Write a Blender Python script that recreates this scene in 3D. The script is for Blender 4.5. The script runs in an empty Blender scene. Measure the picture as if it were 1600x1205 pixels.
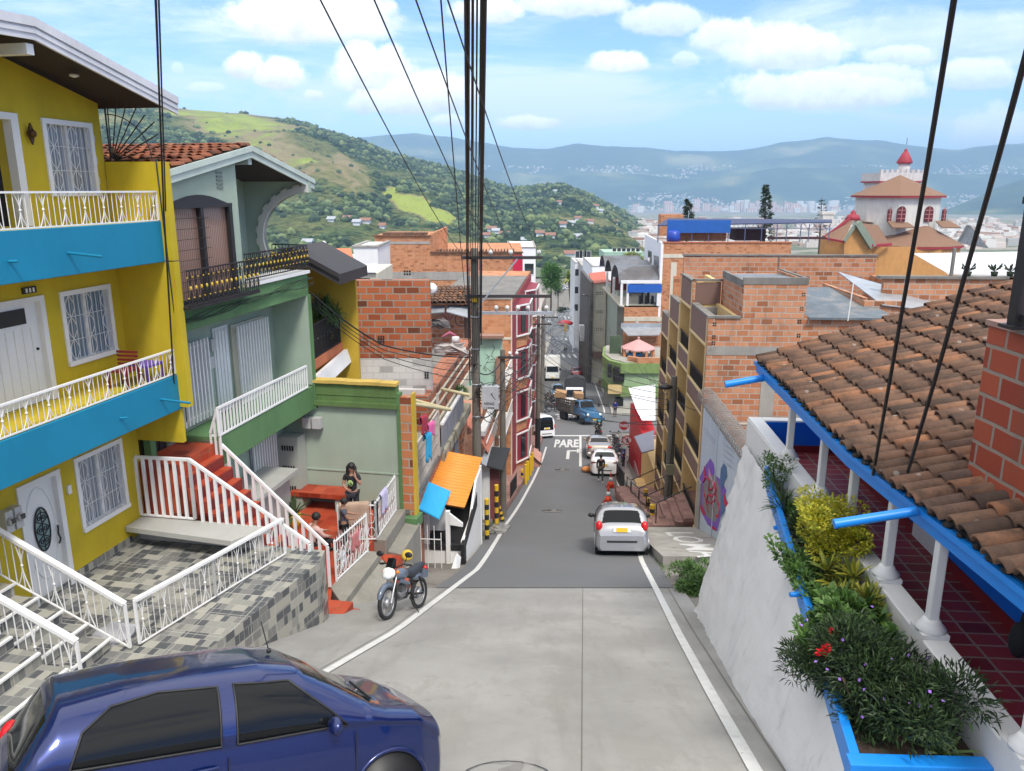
import bpy,bmesh,math,random
from mathutils import Vector,Matrix
R=math.radians
PI=math.pi
random.seed(7)
rnd=random.random
def U(a,b):return a+(b-a)*rnd()
SC=bpy.context.scene
COL=SC.collection
PITCH=R(14);FP=1230.0
cam=bpy.data.cameras.new('camera');cam.lens=36*FP/1600;cam.sensor_width=36
cam.clip_start=0.05;cam.clip_end=40000
camo=bpy.data.objects.new('camera',cam);COL.objects.link(camo)
camo.rotation_euler=(R(90)-PITCH,0,0);SC.camera=camo
SUN_EL,SUN_AZ=56,158
sun=bpy.data.lights.new('sun','SUN');sun.energy=2.2;sun.angle=R(12);sun.color=(1,.95,.88)
suno=bpy.data.objects.new('sun',sun);COL.objects.link(suno)
sd=Vector((math.sin(R(SUN_AZ))*math.cos(R(SUN_EL)),math.cos(R(SUN_AZ))*math.cos(R(SUN_EL)),math.sin(R(SUN_EL))))
suno.rotation_euler=sd.to_track_quat('Z','Y').to_euler()
SC.view_settings.view_transform='Standard';SC.view_settings.look='None'
SC.view_settings.gamma=1;SC.view_settings.exposure=0.58
try:
 SC.cycles.max_bounces=6;SC.cycles.diffuse_bounces=4;SC.cycles.volume_bounces=0
 SC.cycles.transparent_max_bounces=6;SC.cycles.use_denoising=True;SC.cycles.caustics_reflective=False;SC.cycles.caustics_refractive=False
except Exception:pass
class NT:
 def __init__(s,nt):s.nt=nt;s.n=nt.nodes;s.l=nt.links
 def new(s,t,**k):
  n=s.n.new(t)
  for a,b in k.items():setattr(n,a,b)
  return n
 def put(s,sock,v):
  if hasattr(v,'is_output'):s.l.new(v,sock)
  elif v is not None:
   if isinstance(v,(tuple,list))and len(v)==3 and sock.type=='RGBA':v=(*v,1)
   sock.default_value=v
 def math(s,op,a,b=None,c=None,clamp=False):
  n=s.new('ShaderNodeMath',operation=op,use_clamp=clamp)
  s.put(n.inputs[0],a)
  if b is not None:s.put(n.inputs[1],b)
  if c is not None:s.put(n.inputs[2],c)
  return n.outputs[0]
 def mix(s,f,a,b,mode='MIX'):
  n=s.new('ShaderNodeMix',data_type='RGBA',blend_type=mode)
  s.put(n.inputs[0],f);s.put(n.inputs[6],a);s.put(n.inputs[7],b)
  return n.outputs[2]
 def noise(s,vec,scale,detail=4,rough=.55,dist=0):
  n=s.new('ShaderNodeTexNoise');s.put(n.inputs['Vector'],vec)
  n.inputs['Scale'].default_value=scale;n.inputs['Detail'].default_value=detail
  n.inputs['Roughness'].default_value=rough;n.inputs['Distortion'].default_value=dist
  return n.outputs['Fac']
 def ramp(s,f,stops,mode='LINEAR'):
  n=s.new('ShaderNodeValToRGB');cr=n.color_ramp;cr.interpolation=mode
  while len(cr.elements)<len(stops):cr.elements.new(.5)
  for e,(p,c)in zip(cr.elements,stops):
   e.position=p;e.color=(c,c,c,1)if not isinstance(c,(tuple,list))else(*c[:3],1)
  s.put(n.inputs[0],f);return n.outputs[0]
 def rng(s,v,a,b,c=0,d=1):
  n=s.new('ShaderNodeMapRange',interpolation_type='SMOOTHSTEP')
  s.put(n.inputs[0],v);n.inputs[1].default_value=a;n.inputs[2].default_value=b
  n.inputs[3].default_value=c;n.inputs[4].default_value=d
  return n.outputs[0]
 def scale(s,vec,sc):
  n=s.new('ShaderNodeVectorMath',operation='MULTIPLY');s.put(n.inputs[0],vec);n.inputs[1].default_value=sc
  return n.outputs[0]
world=bpy.data.worlds.new('World');SC.world=world;world.use_nodes=True
w=NT(world.node_tree);w.n.clear()
sky=w.new('ShaderNodeTexSky',sky_type='NISHITA');sky.sun_disc=False
sky.sun_elevation=R(SUN_EL);sky.sun_rotation=R(SUN_AZ);sky.altitude=1600;sky.air_density=1.0;sky.dust_density=0.35;sky.ozone_density=2.0
tc=w.new('ShaderNodeTexCoord');gen=tc.outputs['Generated']
sep=w.new('ShaderNodeSeparateXYZ');w.l.new(gen,sep.inputs[0])
gx,gy,gz_=sep.outputs
el=w.math('MULTIPLY',gz_,1.0)
ysafe=w.math('MAXIMUM',gy,0.02)
px_=w.math('DIVIDE',gx,ysafe);pz_=w.math('DIVIDE',gz_,ysafe)
blobs=[(480,30,128,50,1.0),(545,52,60,26,.7),(382,104,30,24,1),(440,121,38,26,1),(580,120,66,44,1),(665,150,78,34,1),(620,160,80,26,.9),(828,194,44,13,.85),(968,100,44,20,.9),(1225,85,100,40,.7),(1290,145,150,34,.85),(1350,125,90,26,.7),(1210,158,64,20,.6),(895,8,90,24,.7),(1560,215,80,40,.5),(490,150,16,10,.6),(320,138,30,10,.4),(278,108,12,12,.3),(1070,95,20,12,.4),(1470,60,160,40,.25),(760,20,60,22,.8),(1040,35,70,26,.6),(1130,60,50,30,.7),(1400,90,60,20,.6),(1520,120,70,26,.6),(700,190,30,10,.7),(560,95,40,30,.9)]
cmb=w.new('ShaderNodeCombineXYZ');w.l.new(px_,cmb.inputs[0]);w.l.new(pz_,cmb.inputs[1])
n1=w.noise(cmb.outputs[0],13,8,.66);n2=w.noise(cmb.outputs[0],42,6,.65)
dist=w.math('ADD',w.math('MULTIPLY',w.math('SUBTRACT',n1,.5),1.9),w.math('MULTIPLY',w.math('SUBTRACT',n2,.5),1.0))
cm=None;shade=None
for(bx,by,bw,bh,st)in blobs:
 u=(bx-800)/FP;v=(602.5-by)/FP
 dy=math.cos(PITCH)+v*math.sin(PITCH);cx=u/dy;cz=(-math.sin(PITCH)+v*math.cos(PITCH))/dy
 sx=bw/FP/dy;sz=bh/FP/dy
 a=w.math('MULTIPLY',w.math('SUBTRACT',px_,cx),1/sx)
 b=w.math('MULTIPLY',w.math('SUBTRACT',pz_,cz),1/sz)
 b2=w.math('MULTIPLY',w.math('MINIMUM',b,0),1.5)
 b3=w.math('ADD',w.math('MAXIMUM',b,0),b2)
 r2=w.math('ADD',w.math('MULTIPLY',a,a),w.math('MULTIPLY',b3,b3))
 d=w.math('SUBTRACT',w.math('SUBTRACT',1.15,w.math('SQRT',r2)),w.math('MULTIPLY',dist,.8))
 m=w.math('MULTIPLY',w.rng(d,-.08,.34),st)
 s_=w.math('MULTIPLY',m,w.rng(w.math('ADD',b,w.math('MULTIPLY',w.math('SUBTRACT',n2,.5),2.2)),-1.0,.7))
 cm=m if cm is None else w.math('MAXIMUM',cm,m)
 shade=s_ if shade is None else w.math('MAXIMUM',shade,s_)
front=w.rng(gy,0.02,.12)
cm=w.math('MULTIPLY',cm,front)
mp=w.new('ShaderNodeMapping');w.l.new(gen,mp.inputs[0]);mp.inputs['Scale'].default_value=(1.3,1.6,7.5);mp.inputs['Rotation'].default_value=(0,R(4),0)
veil=w.noise(mp.outputs[0],1.9,7,.6,.5)
veil=w.math('MULTIPLY',w.rng(veil,.42,.64),.85)
hor=w.rng(gz_,.0,.17,.42,0)
veil=w.math('MAXIMUM',veil,hor)
over=w.math('MULTIPLY',w.rng(w.noise(gen,2.2,6,.6),.30,.5),w.rng(gz_,.36,.6))
lum=w.mix(w.math('DIVIDE',shade,w.math('MAXIMUM',cm,.02)),(5.0,5.1,5.5),(8.8,8.6,8.3))
c0=w.mix(veil,w.mix(1.0,sky.outputs[0],(.76,.94,1.32),'MULTIPLY'),(5.6,6.3,7.2))
c1=w.mix(cm,c0,lum)
c2=w.mix(over,c1,(8.2,8.0,7.7))
bg=w.new('ShaderNodeBackground');bg.inputs['Strength'].default_value=0.145;w.l.new(c2,bg.inputs[0])
wo=w.new('ShaderNodeOutputWorld');w.l.new(bg.outputs[0],wo.inputs[0])
CP,SP=math.cos(PITCH),math.sin(PITCH)
def ray(x,y):
 u=(x-800)/FP;v=(602.5-y)/FP
 return Vector((u,CP+v*SP,-SP+v*CP))
def pt(x,y,d):return ray(x,y)*d
def ptY(x,y,Y):r=ray(x,y);return r*(Y/r.y)
def ptZ(x,y,Z):r=ray(x,y);return r*(Z/r.z)
PRF=[(-40,10),(0,-3.35),(6.56,-5.52),(15.4,-8.55),(23,-11.2),(34,-14.55),(46,-17.35),(61.5,-19.8),(68,-20.75),(90,-24.4),(120,-29.3),(177,-36.6),(220,-40),(300,-44),(420,-47)]
def gz(Y):
 for i in range(len(PRF)-1):
  if Y<=PRF[i+1][0]or i==len(PRF)-2:
   (x0,y0),(x1,y1)=PRF[i],PRF[i+1]
   if Y>x1:return y1-(Y-x1)*.03
   m=(y1-y0)/(x1-x0)
   m0=m if i==0 else(y1-PRF[i-1][1])/(x1-PRF[i-1][0])
   m1=m if i==len(PRF)-2 else(PRF[i+2][1]-y0)/(PRF[i+2][0]-x0)
   h=x1-x0;u=(Y-x0)/h
   return(2*u**3-3*u*u+1)*y0+(u**3-2*u*u+u)*h*m0+(-2*u**3+3*u*u)*y1+(u**3-u*u)*h*m1
def gnd(x,y,dz=0):
 r=ray(x,y);n=2.0
 while n<700 and r.z*n>=gz(r.y*n)+dz:n*=1.02
 lo,hi=n/1.02,n
 for _ in range(30):
  m=(lo+hi)/2
  if r.z*m<gz(r.y*m)+dz:hi=m
  else:lo=m
 return r*hi
class Fr:
 """a building frame: local x = outward to the right, local y = along the street, z up"""
 def __init__(s,x,y,deg):s.o=Vector((x,y,0));s.a=R(deg);s.M=Matrix.Translation(s.o)@Matrix.Rotation(s.a,4,'Z');s.I=s.M.inverted()
 def w(s,p):return s.M@Vector(p)
 def l(s,p):return s.I@Vector(p)
 def _r(s,x,y):
  o=s.I@Vector((0,0,0));return o,(s.I.to_3x3()@ray(x,y))
 def X(s,px,py,x0):o,r=s._r(px,py);k=(x0-o.x)/r.x;p=o+r*k;return p.y,p.z
 def Y(s,px,py,y0):o,r=s._r(px,py);k=(y0-o.y)/r.y;p=o+r*k;return p.x,p.z
 def Z(s,px,py,z0):o,r=s._r(px,py);k=(z0-o.z)/r.z;p=o+r*k;return p.x,p.y
W0=Fr(0,0,0)
FL=Fr(-8.80,0,-math.degrees(math.asin(.1858)))
FR=Fr(5.605,0,-2.8)
class MB:
 def __init__(s):s.v=[];s.f=[];s.r=[];s.m=[];s.s=[]
 def add(s,vs,fs,r=None,m=0,sm=False):
  n=len(s.v);s.v+=[Vector(v)for v in vs]
  if r is None:r=rnd()
  for f in fs:s.f.append([n+i for i in f]);s.r.append(r);s.m.append(m);s.s.append(sm)
  return s
 def box(s,x0,x1,y0,y1,z0,z1,**k):
  return s.add([(x,y,z)for x in(x0,x1)for y in(y0,y1)for z in(z0,z1)],[(0,1,3,2),(4,6,7,5),(0,4,5,1),(2,3,7,6),(0,2,6,4),(1,5,7,3)],**k)
 def hexa(s,p,**k):
  return s.add(p,[(3,2,1,0),(4,5,6,7),(0,1,5,4),(1,2,6,5),(2,3,7,6),(3,0,4,7)],**k)
 def prism(s,poly,v,**k):
  n=len(poly);v=Vector(v);P=[Vector(p)for p in poly]
  return s.add(P+[p+v for p in P],[tuple(range(n))[::-1],tuple(range(n,2*n))]+[(i,(i+1)%n,n+(i+1)%n,n+i)for i in range(n)],**k)
 def beam(s,p,q,w=.05,h=None,up=(0,0,1),**k):
  p=Vector(p);q=Vector(q);h=h or w;d=(q-p)
  if d.length<1e-6:return s
  d.normalize();up=Vector(up)
  if abs(d.dot(up))>.98:up=Vector((1,0,0))if abs(d.x)<.9 else Vector((0,1,0))
  a=d.cross(up).normalized()*w/2;b=a.cross(d).normalized()*h/2
  return s.hexa([p-a-b,p+a-b,q+a-b,q-a-b,p-a+b,p+a+b,q+a+b,q-a+b],**k)
 def tube(s,pts,r=.03,n=8,cap=True,sm=True,**k):
  P=[Vector(p)for p in pts];rs=r if isinstance(r,(list,tuple))else[r]*len(P)
  t0=(P[1]-P[0]).normalized();a=t0.orthogonal().normalized();vs=[]
  for i,p in enumerate(P):
   t=(P[min(i+1,len(P)-1)]-P[max(i-1,0)])
   if t.length<1e-9:t=t0
   t.normalize();a=(a-t*a.dot(t))
   if a.length<1e-6:a=t.orthogonal()
   a.normalize();b=t.cross(a)
   vs+=[p+(a*math.cos(2*PI*j/n)+b*math.sin(2*PI*j/n))*rs[i]for j in range(n)]
  fs=[(i*n+j,i*n+(j+1)%n,(i+1)*n+(j+1)%n,(i+1)*n+j)for i in range(len(P)-1)for j in range(n)]
  s.add(vs,fs,sm=sm,**k)
  if cap:s.add(vs[:n],[tuple(range(n))[::-1]],**k);s.add(vs[-n:],[tuple(range(n))],**k)
  return s
 def lathe(s,c,prof,n=16,axis='z',sm=True,**k):
  c=Vector(c);vs=[]
  for(r,h)in prof:
   for j in range(n):
    a=2*PI*j/n;x,y=r*math.cos(a),r*math.sin(a)
    vs.append(c+Vector({'z':(x,y,h),'x':(h,x,y),'y':(x,h,y)}[axis]))
  m=len(prof)
  fs=[(i*n+j,i*n+(j+1)%n,(i+1)*n+(j+1)%n,(i+1)*n+j)for i in range(m-1)for j in range(n)]
  if prof[0][0]>1e-5:fs.append(tuple(range(n))[::-1])
  if prof[-1][0]>1e-5:fs.append(tuple(range((m-1)*n,m*n)))
  return s.add(vs,fs,sm=sm,**k)
 def ball(s,c,r,n=12,sc=(1,1,1),**k):
  vs=[];c=Vector(c);m=max(4,n//2)
  for i in range(m+1):
   t=PI*i/m
   for j in range(n):a=2*PI*j/n;vs.append(c+Vector((math.sin(t)*math.cos(a)*sc[0],math.sin(t)*math.sin(a)*sc[1],math.cos(t)*sc[2]))*r)
  return s.add(vs,[(i*n+j,(i+1)*n+j,(i+1)*n+(j+1)%n,i*n+(j+1)%n)for i in range(m)for j in range(n)],sm=True,**k)
 def quad(s,*p,**k):return s.add(p,[tuple(range(len(p)))],**k)
 def slab(s,poly,t,**k):
  return s.prism([(Vector(p))for p in poly],(0,0,-t),**k)
 def map(s,fn):s.v=[Vector(fn(v))for v in s.v];return s
 def mesh(s,name,mats,off=(0,0,0)):
  off=Vector(off);me=bpy.data.meshes.new(name)
  me.from_pydata([v-off for v in s.v],[],s.f);me.update()
  uv=me.uv_layers.new(name='UVMap').data
  vs=me.vertices
  co=[0.0]*(len(me.loops)*2)
  for p in me.polygons:
   n=p.normal;ax,ay,az=abs(n.x),abs(n.y),abs(n.z)
   for li in p.loop_indices:
    c=vs[me.loops[li].vertex_index].co+off
    if az>.75:t=(c.x,c.y)
    elif ax>ay:t=(c.y,c.z)
    else:t=(c.x,c.z)
    co[2*li]=t[0];co[2*li+1]=t[1]
  uv.foreach_set('uv',co)
  at=me.attributes.new('rnd','FLOAT','FACE');at.data.foreach_set('value',s.r)
  me.polygons.foreach_set('material_index',s.m)
  me.polygons.foreach_set('use_smooth',s.s)
  for m in(mats if isinstance(mats,(list,tuple))else[mats]):me.materials.append(m)
  return me
def fbox(mb,fc,a0,a1,b0,b1,c0,c1,**k):
 """box on a wall face. fc=('x+',x0) etc: a runs along the wall, b outward, c up"""
 kd,x0=fc;s=1 if kd[1]=='+' else-1
 if kd[0]=='x':mb.box(*sorted((x0+s*b0,x0+s*b1)),*sorted((a0,a1)),c0,c1,**k)
 else:mb.box(*sorted((a0,a1)),*sorted((x0+s*b0,x0+s*b1)),c0,c1,**k)
def fp(fc,a,b,c):
 kd,x0=fc;s=1 if kd[1]=='+' else-1
 return Vector((x0+s*b,a,c))if kd[0]=='x' else Vector((a,x0+s*b,c))
class T:
 """a thing: an Empty at its base that parents its parts"""
 def __init__(s,name,label,cat,at=(0,0,0),fr=W0,group=None,rz=None):
  o=bpy.data.objects.new(name,None);COL.objects.link(o);o.empty_display_size=.2
  s.o=o;s.fr=fr;s.off=Vector(at)
  o.location=fr.w(at);o.rotation_euler=(0,0,fr.a);o['label']=label;o['category']=cat
  if group:o['group']=group
 def part(s,name,mb,mats,parent=None,label=None,mod=None):
  me=mb.mesh(name,mats,s.off);o=bpy.data.objects.new(name,me);COL.objects.link(o)
  o.parent=parent or s.o
  if label:o['label']=label
  if mod:mod(o)
  return o
def single(name,label,cat,mb,mats,at=None,fr=W0,group=None,kind=None,mod=None):
 if at is None:at=(0,0,0)
 me=mb.mesh(name,mats,at);o=bpy.data.objects.new(name,me);COL.objects.link(o)
 o.location=fr.w(at);o.rotation_euler=(0,0,fr.a)
 if label:o['label']=label
 if cat:o['category']=cat
 if group:o['group']=group
 if kind:o['kind']=kind
 if mod:mod(o)
 return o
def struct(name,mb,mats,fr=W0,kind='structure'):
 return single(name,None,None,mb,mats,fr=fr,kind=kind)
def copy_tree(o,parent=None,**kw):
 c=o.copy();COL.objects.link(c);c.parent=parent
 for ch in list(o.children):copy_tree(ch,c)
 for k,v in kw.items():c[k]=v
 return c
def place(o,loc,rz=0,rx=0,ry=0,sc=None):
 o.location=loc;o.rotation_euler=(rx,ry,rz)
 if sc:o.scale=(sc,sc,sc)
 return o
def subsurf(l=2):
 def f(o):m=o.modifiers.new('s','SUBSURF');m.levels=l;m.render_levels=l
 return f
def bevel(w=.01,n=2):
 def f(o):m=o.modifiers.new('b','BEVEL');m.width=w;m.segments=n;m.limit_method='ANGLE'
 return f
def wall(mb,fc,a0,a1,c0,c1,th=.15,holes=(),**k):
 """wall slab with rectangular openings; outer face at b=0"""
 A=sorted({a0,a1,*[h[0]for h in holes],*[h[1]for h in holes]});C=sorted({c0,c1,*[h[2]for h in holes],*[h[3]for h in holes]})
 A=[a for a in A if a0<=a<=a1];C=[c for c in C if c0<=c<=c1]
 for i in range(len(A)-1):
  j=0
  while j<len(C)-1:
   ma=(A[i]+A[i+1])/2
   def inh(j):mc=(C[j]+C[j+1])/2;return any(h[0]<ma<h[1]and h[2]<mc<h[3]for h in holes)
   if inh(j):j+=1;continue
   e=j
   while e<len(C)-1 and not inh(e):e+=1
   fbox(mb,fc,A[i],A[i+1],-th,0,C[j],C[e],**k);j=e
MATS={}
def principled(name):
 m=bpy.data.materials.new(name);m.use_nodes=True;t=NT(m.node_tree)
 return m,t,t.n['Principled BSDF']
def mat(name,col,rough=.8,metal=0,vary=.12,nscale=1.3,streak=0,bump=.0,bscale=40,rv=0,coat=0,spec=None,grain=0,col2=None,c2=(.5,.62),c2s=2.0,rvcol=None,emit=None,alpha=None):
 if name in MATS:return MATS[name]
 m,t,b=principled(name)
 tc=t.new('ShaderNodeTexCoord');ob=tc.outputs['Object']
 c=(*col,1)
 cur=None
 n1=t.noise(ob,nscale,5,.6)
 f=t.math('MULTIPLY_ADD',t.math('SUBTRACT',n1,.5),2*vary*1.8,1.0)
 if grain:
  g=t.noise(ob,55,3,.7);f=t.math('MULTIPLY',f,t.math('MULTIPLY_ADD',t.math('SUBTRACT',g,.5),grain*2,1.0))
 if streak:
  st=t.noise(t.scale(ob,(1.5,1.5,.42)),1.2,7,.7);f=t.math('MULTIPLY',f,t.rng(st,.25,.62,1-streak,1))
 if rv:
  at=t.new('ShaderNodeAttribute',attribute_name='rnd');f=t.math('MULTIPLY',f,t.math('MULTIPLY_ADD',t.math('SUBTRACT',at.outputs['Fac'],.5),2*rv,1.0))
 base=c
 if rvcol:
  at2=t.new('ShaderNodeAttribute',attribute_name='rnd');base=t.ramp(at2.outputs['Fac'],rvcol)
 if col2:base=t.mix(t.rng(t.noise(ob,c2s,6,.65),c2[0],c2[1]),base,(*col2,1))
 comb=t.new('ShaderNodeCombineColor');[t.l.new(f,comb.inputs[i])for i in range(3)]
 cur=t.mix(1.0,base,comb.outputs[0],'MULTIPLY')
 t.l.new(cur,b.inputs['Base Color'])
 b.inputs['Roughness'].default_value=rough;b.inputs['Metallic'].default_value=metal
 if coat:b.inputs['Coat Weight'].default_value=coat;b.inputs['Coat Roughness'].default_value=.04
 if spec is not None:b.inputs['Specular IOR Level'].default_value=spec
 if bump:
  bp=t.new('ShaderNodeBump');bp.inputs['Strength'].default_value=bump;bp.inputs['Distance'].default_value=.02
  t.l.new(t.noise(ob,bscale,4,.7),bp.inputs['Height']);t.l.new(bp.outputs[0],b.inputs['Normal'])
 if emit:b.inputs['Emission Color'].default_value=(*emit[0],1);b.inputs['Emission Strength'].default_value=emit[1]
 MATS[name]=m;return m
def brick(name,c1,c2,mortar,bw=.41,bh=.21,ms=.016,off=.5,stain=.35,stain_col=(.10,.075,.055),var=.25,rough=.9,bump=.5,streak=.25,alt=None):
 if name in MATS:return MATS[name]
 m,t,b=principled(name)
 uv=t.new('ShaderNodeUVMap').outputs[0]
 ob=t.new('ShaderNodeTexCoord').outputs['Object']
 nz=t.new('ShaderNodeTexNoise');t.l.new(ob,nz.inputs['Vector']);nz.inputs['Scale'].default_value=3
 wob=t.new('ShaderNodeVectorMath',operation='MULTIPLY_ADD');t.l.new(nz.outputs['Color'],wob.inputs[0]);wob.inputs[1].default_value=(.03,.02,0);t.l.new(uv,wob.inputs[2])
 br=t.new('ShaderNodeTexBrick');t.l.new(wob.outputs[0],br.inputs['Vector'])
 br.offset=off;br.inputs['Scale'].default_value=1
 br.inputs['Color1'].default_value=(0,0,0,1);br.inputs['Color2'].default_value=(1,1,1,1);br.inputs['Mortar'].default_value=(.5,.5,.5,1)
 br.inputs['Mortar Size'].default_value=ms;br.inputs['Mortar Smooth'].default_value=.25
 br.inputs['Brick Width'].default_value=bw;br.inputs['Row Height'].default_value=bh
 stops=[(0,alt or tuple(x*.62 for x in c1)),(.16,c1),(.5,tuple((x+y)/2 for x,y in zip(c1,c2))),(1,c2)]
 bc=t.ramp(br.outputs['Color'],stops)
 nn=t.noise(ob,14,4,.7);bc=t.mix(t.math('MULTIPLY',nn,var),bc,tuple(x*.55 for x in c1))
 mc=t.mix(t.noise(ob,6,4,.7),tuple(x*.75 for x in mortar),mortar)
 col=t.mix(br.outputs['Fac'],bc,mc)
 s1=t.rng(t.noise(ob,.55,6,.7),.5,.72,0,stain);s2=t.rng(t.noise(t.scale(ob,(4,4,.3)),1.2,5,.65),.52,.7,0,streak)
 col=t.mix(t.math('MAXIMUM',s1,s2),col,stain_col)
 t.l.new(col,b.inputs['Base Color']);b.inputs['Roughness'].default_value=rough;b.inputs['Specular IOR Level'].default_value=.25
 bp=t.new('ShaderNodeBump');bp.inputs['Strength'].default_value=bump;bp.inputs['Distance'].default_value=.015
 hgt=t.math('ADD',t.math('MULTIPLY',br.outputs['Fac'],-1),t.math('MULTIPLY',nn,.5));t.l.new(hgt,bp.inputs['Height']);t.l.new(bp.outputs[0],b.inputs['Normal'])
 MATS[name]=m;return m
def glass(name='window_glass',col=(.02,.025,.03),rough=.08):
 if name in MATS:return MATS[name]
 m,t,b=principled(name);b.inputs['Base Color'].default_value=(*col,1);b.inputs['Roughness'].default_value=rough;b.inputs['Specular IOR Level'].default_value=.8
 MATS[name]=m;return m
WHITE=mat('white_paint',(.78,.78,.76),.55,vary=.05,streak=.06)
WMETAL=mat('white_metal',(.8,.8,.79),.4,vary=.03)
BLACKM=mat('black_iron',(.018,.017,.018),.5,vary=.1)
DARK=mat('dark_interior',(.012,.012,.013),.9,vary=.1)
YEL=mat('yellow_paint',(.56,.42,.016),.8,vary=.10,streak=.16,bump=.12,bscale=18)
YEL2=mat('ochre_paint',(.55,.36,.03),.8,vary=.12,streak=.15)
TURQ=mat('turquoise_paint',(.0,.21,.36),.6,vary=.08,streak=.10,bump=.1,bscale=15)
GREEN=mat('green_paint',(.105,.22,.085),.75,vary=.12,streak=.22,bump=.15,bscale=14)
SAGE=mat('sage_paint',(.36,.44,.35),.8,vary=.08,streak=.08,bump=.1,bscale=14)
MINT=mat('mint_paint',(.42,.66,.53),.8,vary=.1,streak=.3)
BLUEP=mat('blue_paint',(.0,.18,.78),.5,vary=.06)
BLUEP2=mat('light_blue_paint',(.01,.24,.75),.4,vary=.05)
CONC=mat('concrete',(.34,.325,.29),.9,vary=.2,nscale=.8,grain=.25,bump=.25,bscale=30,streak=.2,col2=(.16,.15,.13),c2=(.55,.75),c2s=1.2)
CONCD=mat('dark_concrete',(.20,.19,.17),.95,vary=.3,nscale=.9,grain=.3,bump=.3,bscale=25,streak=.3)
CREAM=mat('cream_paint',(.62,.58,.46),.8,vary=.08,streak=.2)
ORB=brick('orange_brick',(.46,.18,.085),(.60,.29,.16),(.48,.42,.35),stain=.45,ms=.02)
ORB2=brick('fine_orange_brick',(.50,.20,.09),(.60,.28,.14),(.50,.34,.22),bw=.4,bh=.2,ms=.012,stain=.3,var=.2)
RDB=brick('red_old_brick',(.36,.09,.035),(.52,.17,.075),(.33,.29,.24),ms=.022,stain=.25,alt=(.05,.03,.022),var=.35,streak=.1)
WBLK=mat('white_block',(.62,.60,.57),.85,vary=.1,streak=.15,bump=.2,bscale=12)
GALV=mat('galvanised_sheet',(.42,.45,.48),.45,metal=.4,vary=.2,nscale=1.2,streak=.2)
GREYR=mat('grey_roof_sheet',(.17,.19,.21),.6,vary=.3,nscale=.8,col2=(.09,.085,.08),c2=(.5,.7))
TERRA=mat('terracotta_tile',(.5,.16,.07),.85,vary=.25,nscale=3,rv=.35)
CURT=mat('curtain_cloth',(.45,.47,.50),.9,vary=.15,nscale=4)
BROWN=mat('brown_panel',(.19,.115,.09),.75,vary=.08)
TAN=mat('tan_paint',(.72,.51,.22),.8,vary=.07,streak=.12)
TRIM=mat('trim_paint',(.68,.52,.27),.75,vary=.05)
GLASS=glass()
def curtain_mat(name,col):
 if name in MATS:return MATS[name]
 m,t,b=principled(name);uv=t.new('ShaderNodeUVMap').outputs[0]
 wv=t.new('ShaderNodeTexWave');t.l.new(uv,wv.inputs[0]);wv.inputs['Scale'].default_value=5;wv.inputs['Distortion'].default_value=2.5;wv.inputs['Detail'].default_value=2
 t.l.new(t.mix(wv.outputs['Fac'],tuple(c*.45 for c in col),col),b.inputs['Base Color']);b.inputs['Roughness'].default_value=.35
 b.inputs['Coat Weight'].default_value=.6;b.inputs['Coat Roughness'].default_value=.05
 MATS[name]=m;return m
CURW=curtain_mat('curtain_behind_glass',(.40,.44,.50));CURB=curtain_mat('brown_curtain_behind_glass',(.36,.22,.17));CURBL=curtain_mat('blue_curtain_behind_glass',(.22,.32,.42))
#  SETTING: ground, road, hills
from mathutils import noise as NZ
def lerp(tab,y):
 if y<=tab[0][0]:return tab[0][1]
 for(a,b),(c,d)in zip(tab,tab[1:]):
  if y<=c:return b+(d-b)*(y-a)/(c-a)
 return tab[-1][1]
XRT=[(-30,1.2),(0,2.1),(6.55,2.38),(9,2.58),(12.1,2.86),(15.6,3.22),(21,3.79),(31.8,5.15),(42.9,6.23),(53,7.08),(62,7.9),(81.5,9.98),(116,12.7),(172,16.9),(220,20.6),(300,28)]
XLT=[(-30,-5.5),(0,-4.3),(6.5,-3.3),(9.7,-2.68),(12.3,-2.02),(16,-1.44),(19.5,-.95),(30.2,-.27),(41.7,.9),(53,2.19),(60,2.87),(75,3.0),(116,4.7),(172,8.0),(220,12),(300,19)]
def XR(y):return lerp(XRT,y)
def XL(y):return lerp(XLT,y)
def strip(mb,y0,y1,xa,xb,dz,step=1.0,**k):
 n=max(1,int((y1-y0)/step));ys=[y0+(y1-y0)*i/n for i in range(n+1)]
 vs=[]
 for y in ys:vs+=[(xa(y),y,gz(y)+dz),(xb(y),y,gz(y)+dz)]
 mb.add(vs,[(2*i,2*i+1,2*i+3,2*i+2)for i in range(n)],**k);return mb
m,t,b=principled('asphalt');ob=t.new('ShaderNodeTexCoord').outputs['Object']
c=t.mix(t.noise(ob,.35,6,.7),(.115,.125,.13),(.18,.18,.184));c=t.mix(t.rng(t.noise(t.scale(ob,(1.5,.12,1)),1.1,4),.5,.7,0,.5),c,(.16,.155,.15))
g=t.noise(ob,60,2,.8);c=t.mix(t.math('MULTIPLY',g,.35),c,(.05,.05,.052));t.l.new(c,b.inputs['Base Color']);b.inputs['Roughness'].default_value=.85
bp=t.new('ShaderNodeBump');bp.inputs['Strength'].default_value=.3;bp.inputs['Distance'].default_value=.01;t.l.new(g,bp.inputs['Height']);t.l.new(bp.outputs[0],b.inputs['Normal']);ASPH=m
m,t,b=principled('road_concrete');ob=t.new('ShaderNodeTexCoord').outputs['Object']
c=t.mix(t.rng(t.noise(ob,.5,6,.6),.35,.7),(.27,.265,.25),(.36,.352,.33));c=t.mix(t.rng(t.noise(t.scale(ob,(2.2,.15,1)),1.4,5,.6),.5,.75,0,.55),c,(.23,.22,.20))
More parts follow.
